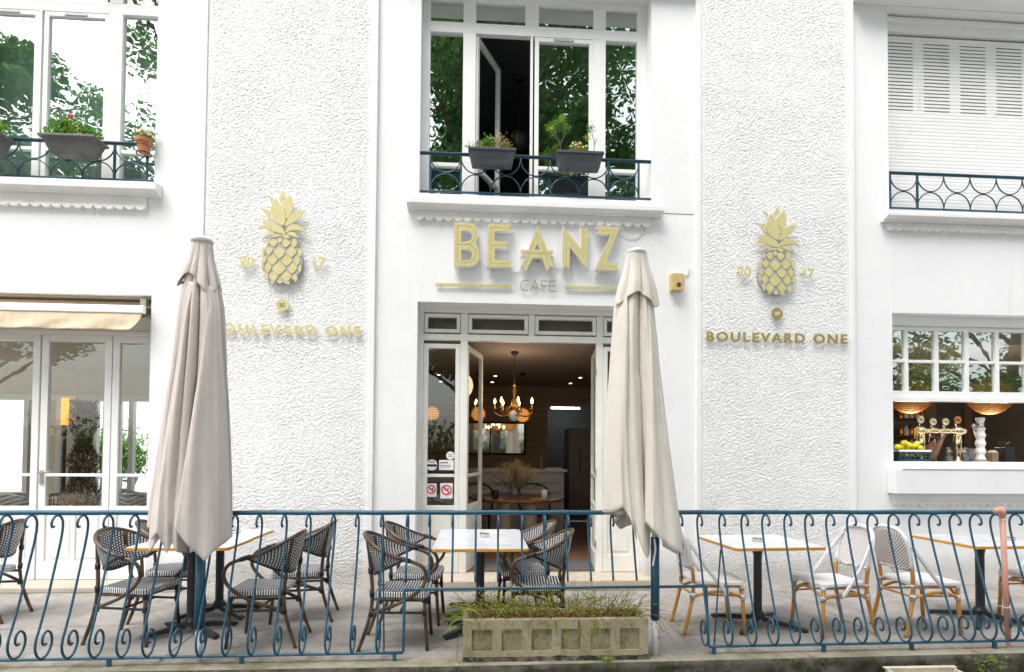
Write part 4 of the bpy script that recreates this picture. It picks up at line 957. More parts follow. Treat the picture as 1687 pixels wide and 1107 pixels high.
# ================================================================== PARASOLS
M['clothmauved'] = cloth('mauve_hem', (0.60, 0.52, 0.49)); M['clothcreamd'] = cloth('cream_hem', (0.66, 0.60, 0.53))
def parasol(label, base, mat, rows, hemf, flap_rows, flap_hem, ztop, pole, seed, polex, nf=9, yax=-2.16):
    z_strap = hemf(R_(262))-0.02
    T = thing('closed_parasol', label, 'parasol', (base.x, base.y, 0))
    rnd = random.Random(seed); yc = yax
    # irregular fold angles
    ang = [2*pi*(k+rnd.uniform(-0.22, 0.22))/nf for k in range(nf)]
    def fold(a, tt):
        a = a % (2*pi); aa = sorted([(q+0.16*tt*sin(q*2+seed)) % (2*pi) for q in ang])
        L = [aa[-1]-2*pi]+aa+[aa[0]+2*pi]
        for i in range(len(L)-1):
            if L[i] <= a <= L[i+1]:
                f = (a-L[i])/(L[i+1]-L[i]); return max(0.0, sin(pi*f))**0.7*(1-0.10*tt*abs(sin(2.5*pi*f+i))), i % nf
        return 0.5, 0
    amp = [rnd.uniform(0.6, 1.15) for _ in range(nf)]
    def surf(rows, hem, zt, u, v, depth, th, outward=0.0):
        a = 2*pi*u+pi/2*0  # a=-pi/2 faces the camera
        zb = hem(a); z = lerp(zt, zb, v)
        l, r = rows(z); c = (l+r)/2; hw = (r-l)/2
        tt = min(1, (zt-z)/1.6)
        f, i = fold(a, tt); dpt = depth*min(1, 0.15+(zt-z)*3.0)
        k = 1-dpt*(1-f)*amp[i]+0.02*noise.noise(Vector((a*2, z*1.6, seed)))
        fl = 0.007*sin(a*17+z*1.5+seed)*tt
        return (c+hw*k*cos(a)*1.0+fl*0.5, yc+(min(hw, 0.30)*0.86)*k*sin(a)+fl, z)
    m = MB(); m.grid(lambda u, v: surf(rows, hemf, ztop, u, v, 0.58, 1), 260, 90, close_u=True, uvs=(1, 1))
    m.build('canopy', M[mat], T, world=True, smooth=True, solid=0.004)
    m = MB()
    m.grid(lambda u, v: surf(flap_rows, flap_hem, ztop+0.012, u, v, 0.34, 1), 160, 30, close_u=True)
    m.build('top_flap', M[mat], T, world=True, smooth=True, solid=0.004)
    m = MB(); m.tube([Vector(surf(rows, hemf, ztop, q/260, 0.997, 0.58, 1)) for q in range(260)], 0.0042, 5, closed=True); m.build('hem_seam', M[mat+'d'], T, world=True, smooth=True)
    m = MB(); m.tube([Vector(surf(flap_rows, flap_hem, ztop+0.012, q/160, 0.995, 0.34, 1)) for q in range(160)], 0.0035, 5, closed=True); m.build('flap_seam', M[mat+'d'], T, world=True, smooth=True)
    sx_, sz_ = base.x-0.06, z_strap
    m = MB(); m.grid(lambda u, v: (sx_+0.014*u+0.012*sin(v*4), yc-0.10+0.01*sin(v*3), sz_+0.14-0.20*v), 2, 8); m.build('tie_strap', M['string'], T, world=True, solid=0.002)
    c = sum(rows(ztop))/2; m = MB(); m.lathe([(0.072, 0), (0.078, 0.012), (0.07, 0.028), (0.04, 0.042), (0.012, 0.048), (0, 0.05)], (c, yc, ztop+0.012), 24); m.build('cap', M['polewhite'], T, world=True, smooth=True)
    z1, z2 = pole
    m = MB(); m.tube([(base.x, base.y, 0), (base.x, base.y, z1)], 0.023, 16); m.build('ground_sleeve', M['polewhite'], T, world=True, smooth=True)
    m = MB(); m.tube([(base.x, base.y, z1-0.001), (base.x+0.0, base.y, z2)], 0.033, 16); m.tube([(base.x+0.012, base.y-0.03, z2-0.05), (base.x+0.012, base.y-0.038, z2-0.05)], 0.007, 8); m.build('blue_sleeve', M['blue'], T, world=True, smooth=True)
    m = MB(); m.tube([(base.x, base.y, z2), (lerp(base.x, c, 0.5), (base.y+yc)/2, 1.6), (c, yc, ztop)], 0.023, 12); m.build('pole', M['polewhite'], T, world=True, smooth=True)
    # rib ends inside the hem
    for k in range(4):
        a = 2*pi*k/4+0.5; zz = hemf(a)+0.10; l, r = rows(zz); cc = (l+r)/2; hw = (r-l)/2*0.5
        m = MB(); m.tube([(cc+hw*cos(a), yc+0.12*sin(a), zz-0.04), (c+0.03*cos(a), yc+0.03*sin(a), ztop-0.15)], 0.008, 6); m.build('rib', M['polewhite'], T, world=True)
    return T
def drape(T, rows, bottom, mat, body, seed, ztop_px, lift=0.02):
    """a loose panel of canvas hanging over the folded canopy, rounded like the bundle under it"""
    R1 = [(y, a) for y, a, b in rows]; R2 = [(y, b) for y, a, b in rows]
    def f(u, v):
        pb = interp(bottom, u); py = lerp(ztop_px, pb, v); xa, xb = interp(R1, py), interp(R2, py); px = lerp(xa, xb, u)
        q = at(px, py, 1, YA-.12); l, r = body(q.z); c, hw = (l+r)/2, (r-l)/2
        k = max(-.97, min(.97, (q.x-c)/hw)); dep = min(hw, .30)*.86*math.sqrt(1-k*k)
        ed = min(1, u*7, (1-u)*7)
        y = YA-dep*1.0-lift*ed*min(1, v*2)+.012*(1-min(1, v*6))-.018*sin(pi*u)*v+.015*sin(u*8+v*2.5+seed)*min(1, v*2)*ed+.006*sin(u*19-v*4+seed)*ed*v+(1-ed)*.03
        return Vector((q.x, y, q.z))
    m = MB(); m.grid(f, 40, 70); m.build('canopy_panel', M[mat], T, world=True, smooth=True, solid=.004)
    m = MB(); m.tube([f(q/40, 1) for q in range(41)], .004, 5); m.build('hem_seam', M[mat+'d'], T, world=True, smooth=True)
def rowtab(tab, yax):
    T_ = []
    for (py, a, b) in tab:
        p, q = at(a, py, 1, yax), at(b, py, 1, yax); T_.append((p.z, p.x, q.x))
    T_.sort()
    L_ = [(z, a) for z, a, b in T_]; R2 = [(z, b) for z, a, b in T_]
    W5 = (-.12, -.06, 0, .06, .12)
    return lambda z: (sum(interp(L_, z+d) for d in W5)/5, sum(interp(R2, z+d) for d in W5)/5)
def hemtab(tab, yax):
    """(angle in degrees where 270 faces the camera, 180 left, 0 right; pixel row)"""
    T_ = [(R_(a), at(700, py, 1, yax).z) for a, py in tab]; T_.append((T_[0][0]+2*pi, T_[0][1])); T_.insert(0, (T_[-2][0]-2*pi, T_[-2][1]))
    return lambda a: sum(interp(T_, (a+d) % (2*pi)) for d in (-.07, -.035, 0, .035, .07))/5
YA = -2.17
bl = at(327, 1091, 2, 0)
PL = parasol('closed mauve-beige parasol with a ragged pointed hem at the left of the terrace', bl, 'clothmauve',
        rowtab([(405, 318, 348), (440, 310, 354), (500, 296, 369), (560, 290, 372), (600, 285, 373), (700, 270, 377), (800, 257, 379), (850, 249, 379), (880, 246, 380), (930, 246, 382)], YA),
        hemtab([(0, 865), (25, 830), (60, 850), (100, 880), (150, 860), (185, 860), (205, 880), (222, 905), (236, 892), (250, 850), (262, 875), (276, 900), (290, 905), (303, 896), (320, 918), (335, 900), (348, 868)], YA),
        rowtab([(400, 319, 347), (425, 312, 350), (450, 301, 358), (470, 289, 364), (480, 287, 367), (505, 290, 366)], YA),
        hemtab([(0, 478), (30, 490), (90, 475), (150, 480), (180, 467), (200, 476), (225, 488), (240, 470), (255, 463), (275, 470), (300, 490), (320, 500), (340, 486)], YA),
        at(332, 403, 1, YA).z, (at(327, 1036, 1, bl.y).z, at(327, 905, 1, bl.y).z), 3, 332, nf=10, yax=YA)
br_ = at(1079, 1078, 2, 0)
PR = parasol('closed cream parasol with a long pointed corner hanging to the right of the door', br_, 'clothcream',
        rowtab([(424, 1034, 1063), (460, 1026, 1070), (490, 1017, 1075), (560, 1008, 1082), (600, 1004, 1086), (700, 997, 1097), (800, 993, 1110), (850, 992, 1117), (880, 992, 1122), (930, 994, 1128)], YA),
        hemtab([(0, 908), (12, 880), (30, 850), (70, 860), (110, 880), (150, 850), (180, 838), (200, 838), (215, 848), (228, 838), (240, 828), (250, 870), (258, 908), (266, 915), (272, 880), (282, 842), (300, 846), (320, 868), (340, 900), (352, 915)], YA),
        rowtab([(419, 1034, 1062), (440, 1029, 1069), (460, 1022, 1076), (480, 1014, 1083), (495, 1010, 1086)], YA),
        hemtab([(0, 485), (30, 480), (90, 470), (150, 480), (180, 492), (205, 498), (225, 488), (245, 484), (262, 478), (280, 484), (300, 498), (320, 503), (340, 492)], YA),
        at(1048, 422, 1, YA).z, (at(1079, 1020, 1, br_.y).z, at(1079, 885, 1, br_.y).z), 8, 1048, nf=8, yax=YA)

bL = rowtab([(405, 318, 348), (440, 310, 354), (500, 296, 369), (600, 285, 373), (700, 270, 377), (800, 257, 379), (850, 249, 379), (930, 246, 382)], YA)
drape(PL, [(468, 334, 346), (500, 340, 352), (600, 331, 358), (700, 319, 364), (800, 307, 369), (850, 300, 372), (920, 292, 375)], [(0, 852), (.22, 874), (.5, 903), (.66, 920), (.82, 903), (1, 886)], 'clothmauve', bL, 1, 468)
drape(PL, [(462, 306, 318), (520, 297, 313), (600, 288, 310), (700, 273, 306), (800, 259, 300), (910, 247, 300)], [(0, 866), (.3, 884), (.6, 872), (.85, 905), (1, 880)], 'clothmauve', bL, 4, 462, .012)
bR = rowtab([(424, 1034, 1063), (460, 1026, 1070), (490, 1017, 1075), (600, 1004, 1086), (700, 997, 1097), (800, 993, 1110), (850, 992, 1117), (930, 994, 1128)], YA)
drape(PR, [(470, 1058, 1068), (500, 1068, 1078), (600, 1065, 1088), (700, 1060, 1099), (800, 1057, 1112), (880, 1055, 1122), (930, 1054, 1129)], [(0, 856), (.2, 872), (.5, 892), (.8, 905), (1, 916)], 'clothcream', bR, 2, 470)
drape(PR, [(465, 1026, 1040), (500, 1018, 1038), (600, 1010, 1036), (700, 1003, 1034), (800, 998, 1036), (900, 996, 1044)], [(0, 846), (.3, 840), (.55, 832), (.8, 850), (1, 884)], 'clothcream', bR, 5, 465, .012)
# salmon pipe tied to the fence
p = at(1661, 1066, 2, 0); q = at(1651, 835, 1, p.y-0.03)
T = thing('standing_pipe', 'salmon pink pipe with an elbow cap tied upright to the fence', 'pipe', (p.x, p.y, 0))
m = MB(); m.tube([(p.x, p.y, 0), (p.x, p.y, 0.06)], 0.014, 10); m.build('spigot', M['pinkpipe'], T, world=True)
m = MB(); m.tube([(p.x, p.y, 0.06), (q.x, q.y, q.z-0.08)], 0.020, 14); m.build('tube', M['pinkpipe'], T, world=True, smooth=True)
m = MB(); m.tube([(q.x, q.y, q.z-0.08), (q.x, q.y, q.z)], 0.024, 14); m.tube([(q.x, q.y, q.z-0.04), (q.x-0.05, q.y-0.01, q.z-0.03)], [0.015, 0.02], 12); m.ball((q.x-0.055, q.y-0.01, q.z-0.03), 0.027, 10); m.build('elbow_cap', M['pinkpipe'], T, world=True, smooth=True)
for zz in (q.z-0.10, 0.32):
    m = MB(); cx0 = lerp(p.x, q.x, zz/q.z); cy0 = lerp(p.y, q.y, zz/q.z); m.tube([(cx0+0.024*cos(a), cy0+0.024*sin(a), zz+0.002*sin(3*a)) for a in [2*pi*k/14 for k in range(14)]], 0.003, 5, closed=True); m.tube([(cx0-0.06, cy0+0.03, zz+0.004), (cx0+0.07, cy0+0.03, zz)], 0.0022, 5); m.build('string_tie', M['string'], T, world=True)

# box lying in the gutter
p = at(1458, 1101, 1, -2.42); T = thing('plastic_box', 'cream plastic box lying in the gutter, only its top edge in view', 'box', (p.x+0.25, -2.6, -0.22))
q = at(1570, 1097, 1, -2.42); m = MB()
zt_ = p.z; x0, x1 = p.x, q.x
for (a, b, c, d) in ((x0, x1, -2.80, -2.782), (x0, x1, -2.438, -2.42), (x0, x0+0.018, -2.781, -2.439), (x1-0.018, x1, -2.781, -2.439)): m.box(a, b, c, d, -0.22, zt_)
m.box(x0+0.018, x1-0.018, -2.781, -2.439, -0.219, -0.205); m.build('tub', M['creambox'], T, world=True, bevel=0.004)
m = MB(); m.box(x0-0.012, x1+0.012, -2.445, -2.41, zt_+0.0005, zt_+0.012); m.box(x0-0.012, x1+0.012, -2.81, -2.775, zt_+0.0005, zt_+0.012); m.build('rim', M['creambox'], T, world=True, bevel=0.003)

# ================================================================== STONE PLANTER
p0, p1 = at(762, 1091, 2, 0), at(1067, 1085, 2, 0)
x0, x1 = p0.x, p1.x; yp = -2.225; zt_ = 0.30
T = thing('stone_planter', 'long mossy cast-stone planter with six square recesses on the pavement edge', 'planter', ((x0+x1)/2, yp+0.15, 0), R_(0))
m = MB(); dp = 0.30; wl = 0.03
n_ = 6; tot = x1-x0; rw = 0.148; gap = (tot-2*0.065-n_*rw)/(n_-1)
zr0, zr1 = 0.072, 0.232
m.box(x0, x1, yp, yp+0.018, zr1, zt_); m.box(x0, x1, yp, yp+0.018, 0.032, zr0)
xx = x0
for i in range(n_+1):
    nx = x0+0.065+i*(rw+gap) if i < n_ else x1
    m.box(xx, nx, yp, yp+0.018, zr0, zr1); xx = nx+rw
m.box(x0, x1, yp+0.0181, yp+0.055, 0.001, zt_); m.box(x0, x1, yp+dp-0.04, yp+dp, 0, zt_); m.box(x0, x0+0.04, yp+0.056, yp+dp-0.041, 0, zt_); m.box(x1-0.04, x1, yp+0.056, yp+dp-0.041, 0, zt_)
TR = m.build('trough', M['planterstone'], T, world=True)
m = MB()
for i in range(n_):
    a = x0+0.065+i*(rw+gap); m.quad((a, yp+0.0175, zr0), (a+rw, yp+0.0175, zr0), (a+rw, yp+0.0175, zr1), (a, yp+0.0175, zr1))
m.build('recessed_squares', M['mossstone'], T, world=True)
m = MB()
def bf(u, v): 
    x = x0+tot*u; z = 0.034*v+0.012*noise.noise(Vector((x*9, 0, v)))*(v > 0.9); return (x, yp-0.004-0.006*abs(noise.noise(Vector((x*20, v*4, 2)))), z+0.0005)
m.grid(bf, 160, 5); m.build('worn_base', M['blackcrust'], T, world=True)
m = MB(); m.quad((x0+0.04, yp+0.055, 0.27), (x1-0.04, yp+0.055, 0.27), (x1-0.04, yp+dp-0.04, 0.27), (x0+0.04, yp+dp-0.04, 0.27)); m.build('soil', M['soil'], T, world=True)
def stemplant(m1, m2, c, L, rnd, lean, nleaf, ls, curve=0.5):
    P = [Vector(c)]; d = Vector((lean[0], lean[1], 1)).normalized(); K = 6
    for k in range(K):
        d = (d+Vector((rnd.uniform(-.25, .25), rnd.uniform(-.25, .25), rnd.uniform(-curve, 0.1)))).normalized(); P.append(P[-1]+d*L/K)
    m1.tube(P, [0.0016]*K+[0.0007], 3, cap=False)
    for k in range(nleaf):
        t_ = rnd.uniform(0.2, 1)*K; i = min(K-1, int(t_)); p = P[i].lerp(P[i+1], t_-i)
        a = Vector((rnd.uniform(-1, 1), rnd.uniform(-1, 1), rnd.uniform(-.3, 1))).normalized(); b = a.cross(Vector((rnd.uniform(-1, 1), rnd.uniform(-1, 1), rnd.uniform(-1, 1)))).normalized()
        s_ = ls*rnd.uniform(0.6, 1.4); e_ = p+a*s_*2
        m2.quad(p, p+a*s_+b*s_*0.4, e_, p+a*s_-b*s_*0.4)
rnd = random.Random(5); m1, m2, m3, m4 = MB(), MB(), MB(), MB()
for k in range(430):
    u = rnd.random(); x = x0+0.03+(tot-0.06)*u; y = yp+rnd.uniform(0.03, dp-0.04)
    hgt = (0.10 if rnd.random() > .18 else 0.17)+0.10*max(0, noise.noise(Vector((x*3.1, 7, 0)))+0.4)+rnd.uniform(-.03, .08)
    edge = (u-0.5)*0.5+rnd.uniform(-.35, .35)
    hang = rnd.random() < 0.10
    if hang: stemplant(m3 if rnd.random() < .5 else m1, m2, (x, yp+0.02, 0.29), rnd.uniform(0.08, 0.2), rnd, (edge*2, -1.6), 7, 0.007, 1.3)
    elif u < 0.05 and rnd.random() < .5: stemplant(m1, m2, (x, y, 0.27), 0.24, rnd, (-1.3, -0.2), 10, 0.007, 0.5)
    elif u > 0.95 and rnd.random() < .6: stemplant(m3, m2, (x, y, 0.27), 0.35, rnd, (1.2, -0.2), 8, 0.007, 0.7)
    else: stemplant(m1 if rnd.random() < .35 else m3, m2, (x, y, 0.27), hgt*1.25, rnd, (edge, rnd.uniform(-.3, .3)), 13, 0.007)
for k in range(900):
    x = x0+0.04+(tot-0.08)*rnd.random(); y = yp+rnd.uniform(0.02, dp-0.04); stemplant(m4, m4, (x, y, 0.275), rnd.uniform(0.03, 0.075), rnd, (rnd.uniform(-1, 1), rnd.uniform(-1, .5)), 5, 0.006)
m1.build('green_stems', M['herb'], T, world=True); m2.build('small_leaves', M['herb'], T, world=True); m3.build('dry_stems', M['drystem'], T, world=True); m4.build('dead_undergrowth', M['drystem'], T, world=True)
m = MB()
for k in range(14):
    m.ball((rnd.uniform(x0, x1), yp+rnd.uniform(0, 0.2), 0.33+rnd.uniform(-.03, .06)), 0.004, 5)
m.build('tiny_flowers', M['petalw'], T, world=True)
tg = MB()
for cx0, cy0 in ((at(1000, 1091, 2, 0).x, -2.26),):
    for k in range(40): stemplant(tg, tg, (cx0+rnd.uniform(-.02, .02), cy0+rnd.uniform(-.01, .01), 0), rnd.uniform(0.03, 0.07), rnd, (rnd.uniform(-1, 1), rnd.uniform(-1, 1)), 4, 0.007)
tag(tg.build('weed_tuft', M['herb']), 'small green weed at the foot of the stone planter', 'weed')
tg = MB()
for k in range(36): 
    x = at(1660, 1090, 2, 0).x+rnd.uniform(-.15, .1); stemplant(tg, tg, (x, ykerb(x)-0.03, rnd.uniform(-.12, -.02)), rnd.uniform(0.03, 0.09), rnd, (rnd.uniform(-1, 1), -1), 4, 0.008)
tag(tg.build('weed_tuft', M['herb']), 'green weeds growing out of the kerb face at the far right', 'weed')

# ================================================================== WINDOW BOXES
def trough(label, x0, x1, ztop, h, y0, dp, mat, grp, taper=0.03):
    T = thing('window_box', label, 'planter', ((x0+x1)/2, y0-dp/2, ztop-h), group=grp)
    m = MB(); n = len(m.v); t = taper; ya, yb = y0-dp, y0
    def ring(z, k, inn=0.0): return [(x0+t*k+inn, ya+t*k*0.8+inn, z), (x1-t*k-inn, ya+t*k*0.8+inn, z), (x1-t*k-inn, yb-t*k*0.5-inn, z), (x0+t*k+inn, yb-t*k*0.5-inn, z)]
    R = [ring(ztop-h, 1.15), ring(ztop-h+0.02, 1), ring(ztop-0.03, 0.1), ring(ztop-0.028, -0.35), ring(ztop, -0.35), ring(ztop, 0.1, 0.006), ring(ztop-0.05, 0.25, 0.008)]
    for r in R: m.v += r
    for i in range(len(R)-1):
        for k in range(4): m.face((n+i*4+k, n+i*4+(k+1) % 4, n+(i+1)*4+(k+1) % 4, n+(i+1)*4+k))
    m.face([n+3, n+2, n+1, n])
    m.build('box', M[mat], T, world=True, bevel=0.008)
    m = MB(); m.quad((x0+0.01, ya+0.02, ztop-0.02), (x1-0.01, ya+0.02, ztop-0.02), (x1-0.01, yb-0.02, ztop-0.02), (x0+0.01, yb-0.02, ztop-0.02)); m.build('soil', M['soil'], T, world=True)
    m = MB()
    for xx in (lerp(x0, x1, .25), lerp(x0, x1, .72)): m.tube([(xx, yb+0.02, ztop+0.0), (xx, yb-0.0, ztop-h-0.01), (xx, ya+0.03, ztop-h-0.014)], 0.004, 6)
    m.tube([(x0+0.08, ya-0.002, ztop-h*0.45), (x1-0.09, ya-0.002, ztop-h*0.45)], 0.003, 6)
    m.build('bracket', M['iron'], T, world=True); return T
def bush(T, name, c, r, n, ls, mat, rnd, up_=0.3, sc=(1, 1, 1)):
    m = MB(); n = int(n*1.5); ls *= 1.08
    for k in range(n):
        d = Vector((rnd.gauss(0, .5), rnd.gauss(0, .4), rnd.gauss(0, .5))); d = Vector((d.x*sc[0], d.y*sc[1], d.z*sc[2]))*r; p = Vector(c)+d
        a = Vector((rnd.uniform(-1, 1), rnd.uniform(-1, 1), rnd.uniform(-.2, 1)+up_)).normalized(); b = a.cross(Vector((rnd.uniform(-1, 1), rnd.uniform(-1, 1), rnd.uniform(-1, 1)))).normalized(); s_ = ls*rnd.uniform(.6, 1.3)
        m.quad(p, p+a*s_+b*s_*.42, p+a*s_*2, p+a*s_-b*s_*.42)
    return m.build(name, M[mat], T, world=True)
yo = 0.0
def P3(px, py, y=-0.08): return at(px, py, 1, y)
a, b = P3(773, 249), P3(848, 249)
T1 = trough('anthracite window box of small leafy plants hung at the open casement', a.x, b.x, at(810, 248, 1, -0.1).z, 0.175, 0.0, 0.17, 'planter', 'anthracite window boxes on the middle railing')
rnd = random.Random(11)
for (px, py, r, n, ls, mt) in ((790, 240, 0.06, 60, 0.016, 'herb2'), (803, 232, 0.05, 50, 0.02, 'herb2'), (822, 232, 0.08, 160, 0.011, 'dryyellow'), (812, 240, 0.05, 60, 0.012, 'herb'), (834, 238, 0.06, 90, 0.009, 'herb'), (772, 238, 0.04, 24, 0.012, 'herb2')):
    c = P3(px, py+3); bush(T1, 'foliage', c, r, n, ls, mt, rnd, .6)
m = MB()
for px, py in ((800, 222), (806, 226), (795, 229), (789, 233)):
    c = P3(px, 248); e_ = P3(px+rnd.uniform(-4, 4), py); d = (e_-c); n_v = Vector((0.016, 0, 0)); m.quad(c-n_v*.4, c+n_v*.4, c+d*.6+n_v, e_); m.quad(c-n_v*.4, c+d*.6-n_v, e_, c+n_v*.2)
m.build('blade_leaf', M['herb2'], T1, world=True)
a, b = P3(917, 254), P3(991, 254)
T2 = trough('anthracite window box with a spindly little tree and yellow blooms', a.x, b.x, at(953, 253.5, 1, -0.1).z, 0.175, 0.0, 0.17, 'planter', 'anthracite window boxes on the middle railing')
m = MB()
def tw(pts, r): m.tube(crom([P3(x, y) for x, y in pts], 5), r, 6)
tw([(924, 253), (923, 240), (918, 228), (912, 215)], 0.007); tw([(923, 240), (928, 225), (926, 205)], 0.005); tw([(923, 235), (917, 222), (922, 210)], 0.004); tw([(923, 235), (932, 220), (934, 208)], 0.004); tw([(978, 252), (979, 235), (975, 220)], 0.004); tw([(979, 240), (983, 228)], 0.003)
m.build('stem', M['bark'], T2, world=True)
for (px, py, r, n, ls, mt) in ((908, 212, .055, 130, .010, 'herb'), (918, 205, .06, 150, .010, 'herb2'), (927, 196, .05, 130, .010, 'herb'), (932, 211, .05, 110, .010, 'herb2'), (913, 222, .045, 70, .009, 'herb2'), (973, 213, .05, 90, .010, 'herb2'), (967, 228, .04, 60, .009, 'herb'), (960, 247, .05, 80, .014, 'herb'), (950, 244, .05, 90, .014, 'dryyellow'), (941, 250, .04, 50, .014, 'herb2')):
    bush(T2, 'foliage', P3(px, py), r, n, ls, mt, rnd, .2)
for px, py in ((944, 236), (949, 239), (956, 236), (941, 241), (953, 243), (961, 243), (966, 241)): m = MB(); m.ball(P3(px, py, -0.1), 0.016, 6, (1, 1, .8)); m.build('bloom', M['petal'], T2, world=True)
# left window
a, b = P3(80, 226, -.1), P3(166, 231, -.1)
T3 = trough('large dark grey window box with a pink flower on the upper left railing', a.x, b.x, at(120, 231, 1, -0.1).z, 0.18, 0.0, 0.22, 'planter2', 'grey window boxes on the left railing', taper=0.06)
for (px, py, r, n, ls, mt) in ((100, 215, .10, 170, .022, 'herb2'), (112, 206, .09, 160, .02, 'herb2'), (125, 215, .09, 120, .02, 'herb'), (80, 219, .06, 36, .02, 'herb'), (145, 224, .08, 110, .02, 'herb2'), (160, 226, .06, 60, .018, 'herb2'), (138, 218, .05, 40, .02, 'leaf')):
    bush(T3, 'foliage', P3(px, py), r, n, ls, mt, rnd, .5)
m = MB(); c = P3(117, 192)
for k in range(24):
    d = Vector((rnd.uniform(-1, 1), rnd.uniform(-1, 1), rnd.uniform(-1, 1))).normalized()*.022; m.ball(c+d, .011, 5)
m.build('pink_bloom', M['pink'], T3, world=True); m = MB(); m.tube([P3(117, 193), P3(115, 222)], .003, 5); m.build('flower_stem', M['herb2'], T3, world=True)
a, b = P3(-70, 224, -.1), P3(10, 226, -.1)
T4 = trough('dark grey window box mostly outside the photo at its left edge', a.x, b.x, at(0, 224, 1, -0.1).z, 0.22, 0.0, 0.22, 'planter2', 'grey window boxes on the left railing', taper=0.06)
bush(T4, 'foliage', P3(2, 213), .07, 60, .024, 'herb2', rnd, .6)
# terracotta pot
c = at(237, 252, 1, -0.06); T5 = thing('flower_pot', 'small terracotta pot of pale yellow flowers at the right end of the left railing', 'flower pot', (c.x, -0.06, c.z))
zt_ = at(237, 230, 1, -0.06).z; h = zt_-c.z; m = MB(); m.lathe([(0.056, 0), (0.067, h*.6), (0.072, h*.72), (0.082, h*.73), (0.086, h), (0.078, h), (0.073, h*.8), (0, h*.8)], (c.x, -0.06, c.z), 28); m.build('pot', M['terra'], T5, world=True, smooth=False, bevel=0.002)
m = MB(); m.tube([(c.x+.080*cos(a_), -0.06+.080*sin(a_), c.z+h*.45) for a_ in [2*pi*k/20 for k in range(20)]], .003, 5, closed=True); m.tube([(c.x+.07*cos(a_), -0.06+.07*sin(a_), c.z-.012) for a_ in [2*pi*k/20 for k in range(20)]], .007, 5, closed=True); m.build('ring_holder', M['iron'], T5, world=True)
bush(T5, 'foliage', (c.x, -0.06, zt_+.02), .06, 90, .024, 'herb2', rnd, .5, (1.3, 1, .7))
m = MB()
for k in range(70): m.ball((c.x+rnd.gauss(0, .045), -0.07+rnd.gauss(0, .03), zt_+.065+rnd.gauss(0, .02)), .013, 5)
m.build('blooms', M['petalw'], T5, world=True)

# ================================================================== AWNING
YAw = -0.10
T = thing('window_awning', 'half rolled cream awning above the glazed doors at the lower left', 'awning', (-5.2, 0.1, 2.9))
xr = XZ(238, 515, YAw)[0]
zf1, zf0 = XZ(120, 501, YAw)[1], XZ(120, 514, YAw)[1]
m = MB(); m.box(-7.3, xr, YAw-0.02, YAw+0.03, zf0, zf1); m.build('front_bar', M['white'], T, world=True, bevel=0.008)
m = MB(); m.grid(lambda u, v: (lerp(-7.3, xr-0.01+0.0*v, u), lerp(YAw, 0.16, v)-0.0, lerp(zf1-0.01, 3.17, v)-0.02*sin(pi*v)), 40, 8); m.build('canvas', M['awning'], T, world=True, smooth=True, solid=0.003)
vb = XZ(60, 541, YAw)[1]
def val(u, v):
    x = lerp(-7.3, xr-0.02-0.10*v*v, u); z = lerp(zf0+0.005, vb, v); return (x, YAw-0.006-0.03*v+0.012*sin(u*40+v*2)*v+0.010*noise.noise(Vector((u*30, v*2, 0)))*v, z-0.008*abs(sin(u*31))*v)
m = MB(); m.grid(val, 160, 10); m.build('valance', M['awning'], T, world=True, smooth=True, solid=0.003)
m = MB(); m.tube([(-7.3, 0.16, 3.15), (-3.66, 0.16, 3.15)], 0.045, 16); m.build('roller_tube', M['awning'], T, world=True, smooth=True)
m = MB(); m.box(-7.38, -3.602, 0.06, 0.25, 3.20, 3.226); m.build('cassette', M['steel'], T, world=True)
m = MB(); m.box(-3.72, -3.66, 0.0, 0.2, 3.02, 3.19); m.tube([(-3.70, 0.15, 3.05), (-3.72, 0.0, 2.99), (xr-0.05, YAw+0.02, zf0+0.02)], 0.016, 8); m.tube([(-3.66, 0.1, 3.12), (-3.61, 0.1, 3.12)], 0.03, 12); m.build('arm_bracket', M['steel'], T, world=True)

rnd = random.Random(21); ML = simple('fallen_leaf', (0.55, 0.22, 0.05), 0.6)
for k, (px, py, lb) in enumerate(((536, 1052, 'orange fallen leaf on the paving right of the left armchairs'), (113, 1056, 'orange fallen leaf on the paving at the far left'), (1606, 1071, 'reddish fallen leaf on the edge stone near the salmon pipe'), (1336, 1079, 'brown fallen leaf on the edge stone between two fence feet'))):
    p = at(px, py, 2, 0.012); m = MB(); m.grid(lambda u, v: (p.x+(u-.5)*.05, p.y+(v-.5)*.035*(1-abs(2*u-1)*.8), 0.006+.012*(2*u-1)**2+.004*sin(v*5)), 6, 4); tag(m.build('fallen_leaf', ML, solid=.0006), lb, 'leaf')
